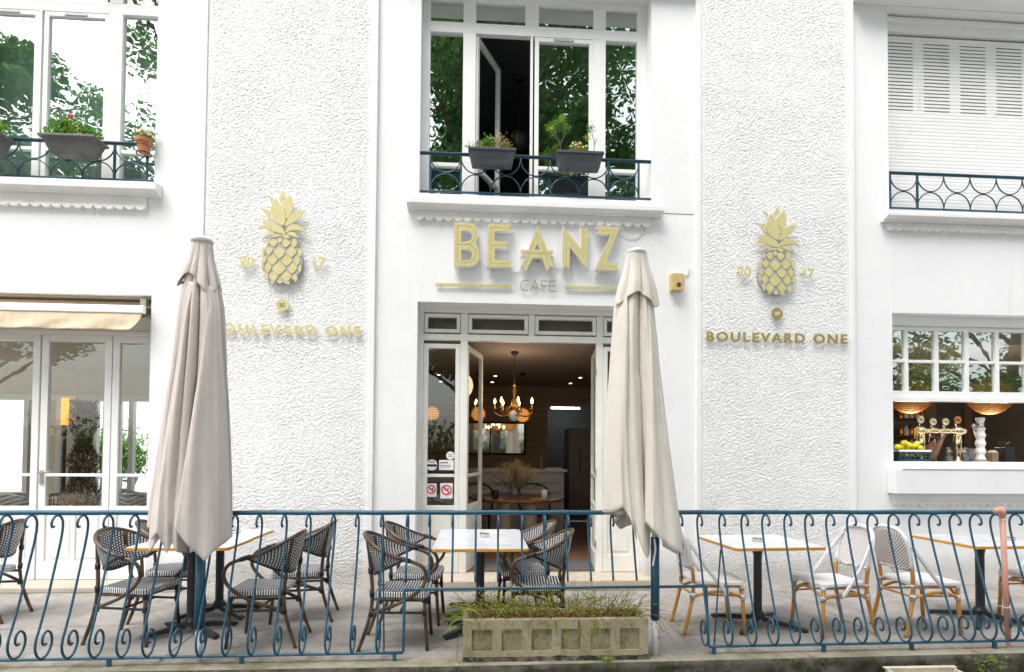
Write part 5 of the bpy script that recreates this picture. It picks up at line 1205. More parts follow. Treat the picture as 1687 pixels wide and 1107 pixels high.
# ================================================================== TABLES AND CHAIRS
def bistro_table(label, x0, x1, y0, y1, grp, rz=0, foot_w=0.30, skew=None):
    cx, cy = (x0+x1)/2, (y0+y1)/2; hx, hy = (x1-x0)/2, (y1-y0)/2
    T = thing('bistro_table', label, 'table', (cx, cy, 0), rz, grp)
    def rr(r, ins): 
        P = []
        for (sx, sy, a0) in ((1, 1, 0), (-1, 1, 90), (-1, -1, 180), (1, -1, 270)):
            for k in range(5): a = R_(a0+k*22.5); P.append((sx*(hx-r-ins)+r*cos(a), sy*(hy-r-ins)+r*sin(a)))
        return P
    def slab(m, P, z0, z1):
        n = len(m.v); K = len(P)
        for z in (z0, z1):
            for p in P: m.v.append((p[0], p[1], z))
        m.face([n+i for i in range(K)][::-1]); m.face([n+K+i for i in range(K)])
        for i in range(K): j_ = (i+1) % K; m.face((n+i, n+j_, n+K+j_, n+K+i))
    m = MB(); slab(m, rr(0.03, 0.004), 0.728, 0.7505); m.build('marble_top', M['marble'], T)
    m = MB(); slab(m, rr(0.03, 0.0), 0.724, 0.7485); m.build('amber_edge', M['amber'], T, bevel=0.003)
    m = MB(); m.box(-0.17, 0.17, -0.15, 0.15, 0.708, 0.723); m.lathe([(0.033, 0.0), (0.05, 0.09), (0.14, 0.11)], (0, 0, 0.598), 12); m.build('top_plate', M['iron'], T, bevel=0.004)
    m = MB(); m.tube([(0, 0, 0.07), (0, 0, 0.71)], 0.036, 18); m.lathe([(0.06, 0.06), (0.06, 0.10), (0.04, 0.13)], (0, 0, 0), 16); m.build('column', M['iron'], T, smooth=False)
    for k in range(4):
        a = R_(45+90*k); L = math.hypot(hx, hy)*0.74; d = Vector((cos(a)*hx, sin(a)*hy, 0)).normalized()
        m = MB(); nrm = Vector((-d.y, d.x, 0)); 
        P = [(d*0.04, 0.088, 0.024), (d*L*0.5, 0.068, 0.022), (d*L*0.93, 0.040, 0.024), (d*L, 0.030, 0.024)]; n = len(m.v)
        for (c, zt_, w_) in P:
            zb_ = max(0.012, zt_-0.045); m.v += [tuple(c-nrm*w_+Vector((0, 0, zb_))), tuple(c+nrm*w_+Vector((0, 0, zb_))), tuple(c+nrm*w_+Vector((0, 0, zt_))), tuple(c-nrm*w_+Vector((0, 0, zt_)))]
        for i in range(3):
            for q in range(4): m.face((n+i*4+q, n+i*4+(q+1) % 4, n+i*4+4+(q+1) % 4, n+i*4+4+q))
        m.face((n+3, n+2, n+1, n)); m.face((n+12, n+13, n+14, n+15)); 
        F_ = m.build('foot', M['iron'], T, bevel=0.003)
        m = MB(); c = d*(L-0.03); m.tube([(c.x, c.y, 0), (c.x, c.y, 0.013)], 0.016, 10); m.build('glide', M['black'], F_)
    return T
g1 = 'marble topped bistro tables with amber edges'
bistro_table('marble bistro table at the fence end of the middle pair, in front of the doorway', -0.362, 0.426, -1.815, -1.245, g1)
bistro_table('marble bistro table at the doorway end of the middle pair', -0.362, 0.430, -1.240, -0.668, g1)
bistro_table('marble bistro table right behind the mauve parasol, nearer the fence', -2.795, -1.985, -1.72, -1.20, g1)
bistro_table('marble bistro table behind the mauve parasol, nearer the wall', -2.800, -2.00, -1.195, -0.655, g1)
bistro_table('marble bistro table standing alone between two white chairs', 2.115, 2.935, -1.805, -1.07, g1, R_(3.5))
bistro_table('marble bistro table behind the salmon pipe at the right edge', 4.28, 5.08, -1.755, -1.03, g1, R_(2))
def ashtray(px, py, lb):
    p = at(px, py, 2, 0.752); T = thing('ashtray', lb, 'ashtray', (p.x, p.y, 0.7506), group='steel ashtrays on the bistro tables')
    m = MB(); m.lathe([(0.040, 0), (0.044, 0.002), (0.044, 0.030), (0.041, 0.030), (0.041, 0.006), (0, 0.006)], (0, 0, 0), 24); m.build('dish', M['glassash'], T, smooth=False)
    m = MB()
    for a in (0.3, 2.4, 4.5): m.box(0.037*cos(a)-.007, 0.037*cos(a)+.007, .037*sin(a)-.007, .037*sin(a)+.007, 0.0302, 0.034)
    m.build('rest', M['glassash'], T)
ashtray(798, 884, 'steel ashtray on the middle marble table'); ashtray(1248, 892, 'steel ashtray on the lone table between white chairs'); ashtray(1664, 890, 'steel ashtray beside the salmon pipe on the far right table'); 
p = at(385, 878, 2, 0.752); T = thing('ashtray', 'pale square ashtray on the left marble table behind the mauve parasol', 'ashtray', (p.x, p.y, 0.7506))
m = MB(); m.box(-.05, .05, -.05, .05, 0, .012); m.build('base', M['glassash'], T, bevel=.003); m = MB(); m.box(-.05, .05, -.05, -.04, .0121, .026); m.box(-.05, .05, .04, .05, .0121, .026); m.box(-.05, -.04, -.039, .039, .0121, .026); m.box(.04, .05, -.039, .039, .0121, .026); m.build('rim', M['glassash'], T)

def seat_pad(T, x0, x1, w0, w1, zc, th, mtop, mside, nm='seat', r=0.045):
    """woven seat: rounded outline, wider in front"""
    def outline(k):
        P = []
        for (cx, cy, a0) in ((x1-r, w1/2-r, 0), (x0+r, w0/2-r, 90), (x0+r, -w0/2+r, 180), (x1-r, -w1/2+r, 270)):
            for q in range(6): a = R_(a0+q*18); P.append((cx+(r-k)*cos(a), cy+(r-k)*sin(a)))
        return P
    m = MB(); rings = [(0.012, zc-th), (0.0, zc-th+0.006), (0.0, zc-0.008), (0.008, zc)]; n = len(m.v); K = 24; per = [0]
    O = outline(0)
    for i in range(K): per.append(per[-1]+math.dist(O[i], O[(i+1) % K]))
    for (ins, z) in rings:
        for p in outline(ins): m.v.append((p[0], p[1], z))
    m.mi = 1
    for i in range(3):
        for q in range(K):
            s_ = (q+1) % K; ua, ub = per[q]*2.4, per[q+1]*2.4; m.face((n+i*K+q, n+i*K+s_, n+(i+1)*K+s_, n+(i+1)*K+q), ((ua, i/3), (ub, i/3), (ub, (i+1)/3), (ua, (i+1)/3)))
    m.mi = 0
    top = outline(0.008); c = ((x0+x1)/2, 0, zc-0.006); ci = len(m.v); m.v.append(c); uvf = lambda p: ((p[0]-x0)/(x1-x0), (p[1]+w1/2)/w1)
    for q in range(K):
        s_ = (q+1) % K; m.face((n+3*K+q, n+3*K+s_, ci), (uvf(top[q]), uvf(top[s_]), uvf(c)))
    m.face([n+q for q in range(K)][::-1])
    return m.build(nm, [mtop, mside], T)
def wrap(m, P, Q, r): m.tube([P, Q], r, 10)
def dark_chair(label, grp):
    T = thing('armchair', label, 'chair', (0, 0, 0), 0, grp); BZ_ = M['bronze']
    seat_pad(T, -0.20, 0.215, 0.36, 0.42, 0.452, 0.05, M['wovenseat'], M['wovenside'])
    half = lambda s: [(-0.215, .19*s, .285), (-0.12, .215*s, .325), (.02, .24*s, .385), (.145, .258*s, .47), (.205, .265*s, .565), (.175, .268*s, .655), (.08, .272*s, .700), (-.05, .268*s, .738), (-.16, .240*s, .787), (-.24, .182*s, .835), (-.292, .095*s, .868)]
    rim = crom(half(1)+[(-.308, 0, .880)]+half(-1)[::-1], 5)
    m = MB(); m.tube(rim, 0.0145, 9); m.build('arm_rail', BZ_, T, smooth=True)
    # back panel
    up_c = crom([(q[0]*.985, q[1]*.97, q[2]-.008) for q in [(.03, .272, .716), (-.06, .266, .742), (-.16, .240, .787), (-.24, .182, .835), (-.292, .095, .868), (-.308, 0, .880), (-.292, -.095, .868), (-.24, -.182, .835), (-.16, -.240, .787), (-.06, -.266, .742), (.03, -.272, .716)]], 4)
    lo_c = crom([(.028, .262, .704), (-.045, .248, .668), (-.12, .215, .628), (-.18, .160, .592), (-.215, .085, .566), (-.228, 0, .556), (-.215, -.085, .566), (-.18, -.160, .592), (-.12, -.215, .628), (-.045, -.248, .668), (.028, -.262, .704)], 4)
    N = len(up_c)-1
    def bp(u, v): i = min(N, int(round(u*N))); return tuple(lo_c[i].lerp(up_c[i], v)+Vector((-0.012*sin(pi*v), 0, 0)))
    m = MB(); m.grid(bp, N, 8); m.build('backrest', M['wovenback'], T, smooth=True, solid=0.007)
    m = MB(); m.tube(lo_c, 0.011, 8); m.build('lower_back_rail', M['wrapblack'], T, smooth=True)
    for s in (1, -1):
        m = MB(); m.tube(crom([(-.262, .135*s, .832), (-.235, .158*s, .66), (-.215, .172*s, .45), (-.225, .182*s, .29), (-.265, .187*s, .14), (-.315, .192*s, 0)], 4), 0.0145, 8); L_ = m.build('rear_leg', BZ_, T, smooth=True)
        for q_, w_, r_ in (((-.216, .172*s, .41), (-.218, .176*s, .46), .019), ((-.222, .180*s, .265), (-.205, .186*s, .315), .024), ((-.23, .162*s, .585), (-.234, .158*s, .63), .019)): m = MB(); wrap(m, Vector(q_), Vector(w_), r_); m.build('binding', M['wrapblack'], L_, smooth=True)
        m = MB(); m.tube([(.185, .178*s, .43), (.195, .184*s, .2), (.212, .19*s, 0)], 0.0145, 8); L_ = m.build('front_leg', BZ_, T, smooth=True)
        for q_, w_, r_ in (((.184, .178*s, .365), (.184, .178*s, .415), .020), ((.188, .181*s, .262), (.188, .181*s, .308), .018)): m = MB(); wrap(m, Vector(q_), Vector(w_), r_); m.build('binding', M['wrapblack'], L_, smooth=True)
        m = MB(); wrap(m, Vector((.01, .271*s, .722)), Vector((.085, .272*s, .699)), .0185); m.build('arm_binding', M['wrapblack'], T, smooth=True)
        m = MB(); m.tube([(-.215, .178*s, .29), (.188, .181*s, .285)], .010, 7); m.build('side_stretcher', M['wrapblack'], T)
        m = MB(); m.tube([(-.2, .17*s, .392), (.185, .19*s, .392)], .012, 7); m.build('seat_rail', BZ_, T)
    m = MB(); m.tube([(-.0, .178, .288), (-.0, -.178, .288)], .010, 7); m.build('cross_stretcher', M['wrapblack'], T)
    m = MB(); m.tube([(.185, .18, .392), (.185, -.18, .392)], .012, 7); m.build('seat_rail', BZ_, T)
    return T
def white_chair(label, grp):
    T = thing('bistro_chair', label, 'chair', (0, 0, 0), 0, grp); H_ = M['honey']
    seat_pad(T, -0.20, 0.235, 0.36, 0.42, 0.458, 0.035, M['chevseat'], M['wrapwhite'], r=.05)
    fr_ = crom([(-.205, .178, .47), (-.225, .186, .60), (-.248, .19, .72), (-.272, .178, .82), (-.29, .13, .885), (-.297, .06, .905), (-.298, 0, .908), (-.297, -.06, .905), (-.29, -.13, .885), (-.272, -.178, .82), (-.248, -.19, .72), (-.225, -.186, .60), (-.205, -.178, .47)], 5)
    N = len(fr_)-1; fr2 = [p for p in fr_ if p.z > 0.545]
    m = MB(); m.tube(fr2, .0165, 9); m.build('back_frame', M['wrapwhite'], T, smooth=True)
    def bp(u, v):
        z = lerp(.56, .895, v); x = -.215-(z-.5)*.205; hw = interp([(.5, .178), (.75, .186), (.82, .172), (.87, .138), (.895, .06)], z); s_ = (u-.5)*2
        return (x-.018*(1-s_*s_), hw*s_, z)
    m = MB(); m.grid(bp, 16, 16); m.build('backrest', M['chevback'], T, smooth=True, solid=.008)
    m = MB(); m.tube([bp(k/10, 0) for k in range(11)], .013, 7); m.build('lower_back_rail', M['wrapgrey'], T, smooth=True)
    for s in (1, -1):
        m = MB(); P = crom([(-.282, .165*s, .84), (-.19, .205*s, .70), (-.09, .226*s, .55), (.015, .234*s, .42), (.06, .225*s, .345)], 5); m.tube(P, .016, 8); m.build('diagonal_strap', M['strap'], T, smooth=True)
        m = MB(); m.tube(crom([(-.215, .182*s, .56), (-.205, .178*s, .45), (-.212, .18*s, .33), (-.245, .186*s, .17), (-.29, .192*s, 0)], 4), .0165, 8); L_ = m.build('rear_leg', H_, T, smooth=True)
        for q_, w_, r_ in (((-.213, .18*s, .305), (-.210, .18*s, .36), .024), ((-.206, .178*s, .41), (-.206, .178*s, .435), .020)): m = MB(); wrap(m, Vector(q_), Vector(w_), r_); m.build('binding', M['wrapgrey'], L_, smooth=True)
        m = MB(); m.tube([(.205, .18*s, .43), (.213, .186*s, .2), (.228, .19*s, 0)], .0165, 8); L_ = m.build('front_leg', H_, T, smooth=True)
        m = MB(); wrap(m, Vector((.205, .18*s, .395)), Vector((.205, .18*s, .432)), .023); m.build('white_binding', M['wrapwhite'], L_, smooth=True)
        m = MB(); wrap(m, Vector((.208, .182*s, .30)), Vector((.207, .182*s, .35)), .023); m.build('binding', M['wrapgrey'], L_, smooth=True)
        m = MB(); m.tube(crom([(-.205, .184*s, .325), (-.1, .20*s, .36), (.0, .205*s, .372), (.1, .20*s, .36), (.2, .184*s, .325)], 5), .0135, 8); m.build('arched_brace', H_, T, smooth=True)
        m = MB(); wrap(m, Vector((.035, .222*s, .36)), Vector((.07, .212*s, .352)), .021); m.build('strap_binding', M['wrapgrey'], T, smooth=True)
        m = MB(); m.tube([(-.2, .165*s, .412), (.2, .18*s, .412)], .0125, 7); m.build('seat_rail', H_, T)
        m = MB(); m.tube([(-.205, .15*s, .335), (.205, .15*s, .325)], .008, 7); m.build('side_stretcher', H_, T)
    m = MB(); m.tube(crom([(.207, .175, .325), (.225, .08, .385), (.228, 0, .395), (.225, -.08, .385), (.207, -.175, .325)], 5), .012, 7); m.build('arched_brace', H_, T, smooth=True)
    m = MB(); m.tube([(-.21, .17, .335), (-.21, -.17, .335)], .010, 7); m.build('rear_stretcher', H_, T)
    return T
gA = 'black and white woven armchairs on the terrace'; gB = 'white woven chairs with honey coloured legs'
def put(T, x, y, deg): T.location = (x, y, 0); T.rotation_euler = (0, 0, R_(deg))
_f, _g = at(46, 1009, 2, 0), at(1, 1030, 2, 0); _m = (_f+_g)/2; LCX, LCY = _m.x-.315, _m.y
print('left chair', _f, _g)
spots = [  # x, y, heading (0 = faces right)
 (-0.585, -1.785, 0, 'black and white woven armchair left of the middle table, nearest the fence'),
 (-0.53, -1.16, -3, 'black and white woven armchair left of the middle table, nearest the wall'),
 (0.50, -1.62, 176, 'black and white woven armchair right of the middle table, nearest the fence'),
 (0.43, -1.05, 184, 'black and white woven armchair right of the middle table, nearest the door'),
 (-2.73, -1.60, -8, 'black and white woven armchair left of the mauve parasol, nearest the fence'),
 (-2.78, -0.97, 12, 'black and white woven armchair left of the mauve parasol, nearest the wall'),
 (-1.71, -1.69, 180, 'black and white woven armchair right of the mauve parasol, nearest the fence'),
 (-1.62, -1.06, 186, 'black and white woven armchair right of the mauve parasol, nearest the wall'),
 (LCX, LCY, 186, 'black and white woven armchair cut off by the left photo edge')]
proto = None
for (x, y, a, lb) in spots:
    T = dark_chair(lb, gA) if proto is None else copy_tree(proto)
    proto = proto or T; T['label'] = lb; put(T, x, y, a)
wsp = [(2.05, -1.53, -4, 'white woven chair half hidden behind the cream parasol, left of the lone table', 0),
       (3.075, -1.625, 186, 'white woven chair with its back to the right, right of the lone table', 0),
       (3.88, -1.625, 3, 'white woven chair with brown chevron backrest, left of the far right table', 1),
       (5.17, -1.50, 178, 'white woven chair cut off by the right photo edge, behind the salmon pipe', 0)]
proto = None
for (x, y, a, lb, dk) in wsp:
    T = white_chair(lb, gB) if proto is None else copy_tree(proto)
    proto = proto or T; T['label'] = lb; put(T, x, y, a)
    if dk:
        for c in T.children:
            if c.name.startswith('backrest'): c.data = c.data.copy(); c.data.materials[0] = M['chevdark']
# ================================================================== INSIDE THE CAFE
CY0, CY1 = 0.345, 5.1
m = MB(); x0, x1, z0, z1 = -3.1, 4.35, 0.115, 2.9
kx0, kx1, kz = at(902, 700, 1, CY1).x, at(1010, 700, 1, CY1).x, at(940, 668, 1, CY1).z
m.quad((x0, CY0, z0), (x0, CY1, z0), (x0, CY1, z1), (x0, CY0, z1)); m.quad((x1, CY1, z0), (x1, CY0, z0), (x1, CY0, z1), (x1, CY1, z1))
m.quad((x0, CY1, z0), (kx0, CY1, z0), (kx0, CY1, z1), (x0, CY1, z1)); m.quad((kx1, CY1, z0), (x1, CY1, z0), (x1, CY1, z1), (kx1, CY1, z1)); m.quad((kx0, CY1, kz), (kx1, CY1, kz), (kx1, CY1, z1), (kx0, CY1, z1))
m.quad((kx0, CY1, z0), (kx0, CY1+.12, z0), (kx0, CY1+.12, kz), (kx0, CY1, kz)); m.quad((kx1, CY1+.12, z0), (kx1, CY1, z0), (kx1, CY1, kz), (kx1, CY1+.12, kz))
part(m, 'interior_wall', M['shiplap'])
m = MB(); m.quad((x0, CY0, z1), (x1, CY0, z1), (x1, CY1, z1), (x0, CY1, z1)); part(m, 'interior_ceiling', M['ceil'])
m = MB(); m.quad((x0, CY0-.045, z0+.001), (x1, CY0-.045, z0+.001), (x1, CY1, z0+.001), (x0, CY1, z0+.001)); part(m, 'wooden_floor', M['woodfloor'])
m = MB(); a, b = kx0-1.0, kx1+2.0; y0, y1 = CY1+.121, 8.0
m.quad((a, y0, z0), (a, y1, z0), (a, y1, 2.75), (a, y0, 2.75)); m.quad((a, y1, z0), (b, y1, z0), (b, y1, 2.75), (a, y1, 2.75)); m.quad((b, y1, z0), (b, y0, z0), (b, y0, 2.75), (b, y1, 2.75)); m.quad((a, y0, 2.75), (b, y0, 2.75), (b, y1, 2.75), (a, y1, 2.75)); m.quad((a, y0, z0), (b, y0, z0), (b, y1, z0), (a, y1, z0))
m.quad((a, y0, z0), (kx0, y0, z0), (kx0, y0, 2.75), (a, y0, 2.75)); m.quad((kx1, y0, z0), (b, y0, z0), (b, y0, 2.75), (kx1, y0, 2.75)); m.quad((kx0, y0, kz), (kx1, y0, kz), (kx1, y0, 2.75), (kx0, y0, 2.75))
part(m, 'kitchen_wall', M['kitchen'])
m = MB(); m.quad((-.75, .42, 2.9), (2.0, .42, 2.9), (2.0, .42, 3.4), (-.75, .42, 3.4)); m.quad((-.75, .341, 3.3), (2.0, .341, 3.3), (2.0, .42, 3.3), (-.75, .42, 3.3)); part(m, 'bulkhead', M['ceil'])
m = MB(); m.quad((4.5, .42, 2.95), (8.95, .42, 2.95), (8.95, .42, 3.4), (4.5, .42, 3.4)); part(m, 'bulkhead', M['ceilbar'])
# bar room and left-hand veranda
m = MB(); x0, x1, z1 = 4.36, 9.0, 2.95
m.quad((x0, CY0, z0), (x0, 3.4, z0), (x0, 3.4, z1), (x0, CY0, z1)); m.quad((x0, 3.4, z0), (x1, 3.4, z0), (x1, 3.4, z1), (x0, 3.4, z1)); m.quad((x1, 3.4, z0), (x1, CY0, z0), (x1, CY0, z1), (x1, 3.4, z1)); part(m, 'bar_room_wall', M['dark'])
m = MB(); m.quad((x0, CY0, z1), (x1, CY0, z1), (x1, 3.4, z1), (x0, 3.4, z1)); part(m, 'bar_room_ceiling', M['ceilbar'])
m = MB(); m.quad((x0, CY0, z0), (x1, CY0, z0), (x1, 3.4, z0), (x0, 3.4, z0)); part(m, 'bar_room_floor', M['woodfloor'])
Bq = simple('taupe_panel', (0.20, 0.155, 0.125), 0.8, var=0.05)
m = MB()
for (pa, pb, ya, yb_) in ((1523, 1541, 560, 690), (1592, 1616, 560, 740), (1641, 1800, 560, 752)):
    a, b = at(pa, 640, 1, 3.3), at(pb, 640, 1, 3.3); m.box(a.x, b.x, 3.30, 3.36, at(pa, yb_, 1, 3.3).z, 2.9)
part(m, 'wall_panel', Bq)
m = MB(); m.box(4.94, 8.9, 0.215, 0.72, 1.40, 1.4545); part(m, 'bar_counter', M['darkwood'])
VB = 4.3
m = MB(); x0, x1, z0, z1 = -9.5, -3.22, 0.06, 2.97
ops = [(-30, 46), (158, 176), (196, 300)]
zh = at(60, 655, 1, VB).z; prev = x0
for (a, b) in ops:
    xa, xb2 = max(x0, at(a, 700, 1, VB).x), min(x1, at(b, 700, 1, VB).x)
    if a < 0: xa = x0+0.2
    m.quad((prev, VB, z0), (xa, VB, z0), (xa, VB, zh), (prev, VB, zh)); m.quad((xa, VB, z0), (xb2, VB, z0), (xb2, VB, 0.75), (xa, VB, 0.75)); prev = xb2
m.quad((prev, VB, z0), (x1, VB, z0), (x1, VB, zh), (prev, VB, zh)); m.quad((x0, VB, zh), (x1, VB, zh), (x1, VB, z1), (x0, VB, z1))
for (a, b, c, d) in ((CY0, .6, z0, z1), (.6, 3.9, z0, .8), (.6, 3.9, zh, z1), (3.9, VB, z0, z1)): m.quad((x0, a, c), (x0, b, c), (x0, b, d), (x0, a, d))  # side wall openings added to let more daylight into the veranda
for (a, b, c, d) in ((CY0, 1.3, z0, z1), (1.3, 3.9, z0, 0.8), (1.3, 3.9, zh, z1), (3.9, VB, z0, z1)): m.quad((x1, b, c), (x1, a, c), (x1, a, d), (x1, b, d))
part(m, 'veranda_wall', simple('veranda_plaster', (0.76, 0.66, 0.52), 0.8, var=0.06))
m = MB(); m.quad((x0, CY0, z1), (x1, CY0, z1), (x1, VB, z1), (x0, VB, z1)); part(m, 'veranda_ceiling', M['ceilbar'])
m = MB(); m.quad((x0, CY0-.045, z0+.002), (x1, CY0-.045, z0+.002), (x1, VB, z0+.002), (x0, VB, z0+.002)); part(m, 'veranda_floor', simple('grey_tiles', (0.25, 0.22, 0.2), 0.4))
m = MB()
for px in (46, 158, 176, 196, 218): 
    xx = at(px, 700, 1, VB).x; m.box(xx-.04, xx+.04, VB-.05, VB+.05, 0.7, zh)
m.box(x0, x1, VB-.06, VB+.06, zh-.05, zh+.06); part(m, 'veranda_frame', M['white'])
# inner white door with glass
a, b = at(92, 700, 1, 3.0).x, at(124, 700, 1, 3.0).x; zt_ = at(108, 652, 1, 3.0).z
m = MB(); m.box(a, a+.07, 3.0, 3.05, .07, zt_); m.box(b-.07, b, 3.0, 3.05, .07, zt_); m.box(a+.07, b-.07, 3.0, 3.05, zt_-.07, zt_); m.box(a+.07, b-.07, 3.0, 3.05, .07, .3); idr = part(m, 'inner_door', M['white'])
m = MB(); m.quad((a+.06, 3.02, .3), (b-.06, 3.02, .3), (b-.06, 3.02, zt_-.06), (a+.06, 3.02, zt_-.06)); part(m, 'pane', M['glasslow'], idr)
# white wall added behind the veranda to stand in for outdoor glare
m = MB(); m.box(-40, -2.5, 13, 13.4, -0.22, 4.2); T = thing('bright_backdrop', 'added white wall standing in for the glare beyond the far veranda windows', 'wall', (-20, 13, -0.22)); m.build('wall_face', M['wall'], T, world=True); m = MB(); m.box(-40.1, -2.4, 12.9, 13.5, 4.201, 4.28); m.build('coping', M['sill'], T, world=True)
# ceiling spotlights
DL = thing  # small recessed lamps are parts of the building
for (px, py) in ((816, 619), (811, 629), (956, 621.5), (940, 631), (723, 617), (726, 628)):
    p = at(px, py, 2, 2.899)
    if p.y < 5: 
        m = MB(); m.lathe([(0.045, 0), (0.045, -0.006), (0.03, -0.008)], (p.x, p.y, 2.8995), 16); r = part(m, 'downlight', M['white']); m = MB(); m.lathe([(0.028, -0.0085), (0, -0.0088)], (p.x, p.y, 2.8995), 14); part(m, 'lamp', M['down'], r)
# chandelier
yc = 1.20; c = at(848, 577, 1, yc); cx = c.x; zb_ = at(848, 700, 1, yc).z
T = thing('chandelier', 'antique gold chandelier with seven lit candle bulbs hanging behind the open door', 'chandelier', (cx, yc, 2.9))
def cz(py): return at(848, py, 1, yc).z
m = MB(); m.lathe([(.0, 0), (.055, -.003), (.05, -.02), (.018, -.055), (.008, -.07)], (cx, yc, 2.899), 20); m.build('ceiling_rose', M['iron'], T, world=True, smooth=True)
m = MB(); z = 2.83; k = 0
while z > cz(634):
    m.tube([(cx+.008*cos(a)*(k % 2), yc+.008*cos(a)*((k+1) % 2), z-.014+.016*sin(a)) for a in [2*pi*q/8 for q in range(8)]], .0025, 4, closed=True); z -= .026; k += 1
m.build('chain', M['iron'], T, world=True)
m = MB(); z0, z1 = cz(688), cz(634); H = z1-z0
m.lathe([(.004, z1), (.022, z1-.04*H), (.018, z1-.1*H), (.036, z1-.2*H), (.022, z1-.3*H), (.016, z1-.38*H), (.048, z1-.5*H), (.035, z1-.62*H), (.055, z1-.7*H), (.02, z1-.78*H), (.03, z1-.85*H), (.01, z0)], (cx, yc, 0), 20); m.build('stem', M['brass'], T, world=True, smooth=True)
m = MB(); m.ball((cx-.01, yc-.02, cz(685)), .068, 12, (1, 1, 1.1)); m.build('white_bowl', M['whiteglaze'], T, world=True, smooth=True)
for k in range(7):
    a = 2*pi*k/7+0.35; R0 = .265; d = Vector((cos(a), sin(a), 0)); bz = cz(682)
    m = MB(); m.tube(crom([Vector((cx, yc, bz+.03))+d*.02, Vector((cx, yc, bz-.02))+d*.10, Vector((cx, yc, bz-.03))+d*.19, Vector((cx, yc, bz+.02))+d*R0, Vector((cx, yc, bz+.055))+d*R0], 5), .008, 6); m.tube(crom([Vector((cx, yc, bz+.09))+d*.02, Vector((cx, yc, bz+.10))+d*.08, Vector((cx, yc, bz+.03))+d*.12, Vector((cx, yc, bz+.02))+d*.08], 4), .006, 5); ar = m.build('arm', M['brass'], T, world=True, smooth=True)
    p = Vector((cx, yc, bz+.055))+d*R0
    m = MB(); m.lathe([(.01, 0), (.036, .012), (.03, .016), (.012, .012)], tuple(p), 14); m.build('drip_cup', M['brass'], ar, world=True)
    m = MB(); m.lathe([(.011, .014), (.011, .085)], tuple(p), 10); m.build('candle_sleeve', M['candle'], ar, world=True)
    m = MB(); m.lathe([(.004, .086), (.013, .105), (.011, .125), (.001, .155)], tuple(p), 10); m.build('bulb', M['flame'], ar, world=True, smooth=True)
ld = bpy.data.lights.new('chandelier_glow', 'POINT'); ld.energy = 3; ld.color = (1, .72, .45); ld.shadow_soft_size = .2; lo = bpy.data.objects.new('chandelier_glow', ld); link(lo, T); lo.location = (0, 0, -0.45)
# rattan globe pendants
def globe(px, pyt, pyc, r, lb, y=3.2, cord=True, e=5, mat='globe', nh=9, nr=18):
    p = at(px, pyc, 1, y); T = thing('globe_pendant', lb, 'pendant lamp', (p.x, y, 2.9), group='rattan globe lamps')
    zt_ = 2.899
    m = MB(); m.lathe([(0, 0), (.07, -.004), (.02, -.06), (.008, -.07)], (p.x, y, zt_), 16); m.build('ceiling_rose', M['iron'], T, world=True)
    m = MB(); m.tube([(p.x, y, zt_-.07), (p.x, y, p.z+r)], .006, 6); m.build('rod', M['iron'], T, world=True)
    m = MB()
    for q in range(nh):
        f = -1+2*(q+.5)/nh; rr = r*math.sqrt(1-f*f); m.tube([(p.x+rr*cos(a), y+rr*sin(a), p.z+r*f) for a in [2*pi*k/24 for k in range(24)]], r*.4/nh, 4, closed=True)
    for q in range(nr):
        a0 = 2*pi*q/nr; m.tube([(p.x+r*sin(b)*cos(a0), y+r*sin(b)*sin(a0), p.z+r*cos(b)) for b in [pi*(k+.5)/12 for k in range(12)]], r*.63/nr, 4)
    m.build('rattan_cage', M['rattan'], T, world=True)
    m = MB(); m.ball((p.x, y, p.z), r*.86, 12); m.build('glowing_liner', M[mat], T, world=True, smooth=True)
    return T, p
globe(712, 611, 681, .132, 'glowing rattan globe lamp seen through the left side light of the door')
globe(788, 611, 682, .132, 'glowing rattan globe lamp just right of the open left door leaf')
globe(861, 613, 684, .132, 'glowing rattan globe lamp right behind the chandelier')
dimg = emis('rattan_dim', (1.0, 0.45, 0.12), 0.06, (0.2, 0.09, 0.03)); M['globedim'] = dimg
gb1 = globe(1500.5, 600, 650, .27, 'large rattan basket lamp above the beer taps', 1.3, mat='globedim', nh=22, nr=44)
gb2 = globe(1631, 600, 652, .27, 'large rattan basket lamp above the white beer column', 1.3, mat='globedim', nh=22, nr=44)
for (g_, p_) in (gb1, gb2):
    ld = bpy.data.lights.new('basket_glow', 'POINT'); ld.energy = 9; ld.color = (1, .75, .5); ld.shadow_soft_size = .2; lo = bpy.data.objects.new('basket_glow', ld); link(lo, g_); lo.location = (0, 0, p_.z-2.9-.34)
# mirror with black frame
a, b = at(749, 697, 1, CY1), at(866, 697, 1, CY1); zt_, zb_ = at(800, 695, 1, CY1).z, at(800, 749, 1, CY1).z; zmx, zmn = zt_, zb_
T = thing('wall_mirror', 'wide black framed mirror in panes on the back wall of the cafe', 'mirror', ((a.x+b.x)/2, CY1-.02, zmn))
m = MB(); f = .035
for (p, q, r, s_) in ((a.x, b.x, zmx-f, zmx), (a.x, b.x, zmn, zmn+f), (a.x, a.x+f, zmn+f, zmx-f), (b.x-f, b.x, zmn+f, zmx-f), ((a.x+b.x)/2-f*.4, (a.x+b.x)/2+f*.4, zmn+f, zmx-f)): m.box(p, q, CY1-.05, CY1-.002, r, s_)
m.build('frame', M['black'], T, world=True); m = MB(); m.box(a.x+f*.5, b.x-f*.5, CY1-.02, CY1-.004, zmn+f*.5, zmx-f*.5); m.build('mirror_glass', M['mirror'], T, world=True)
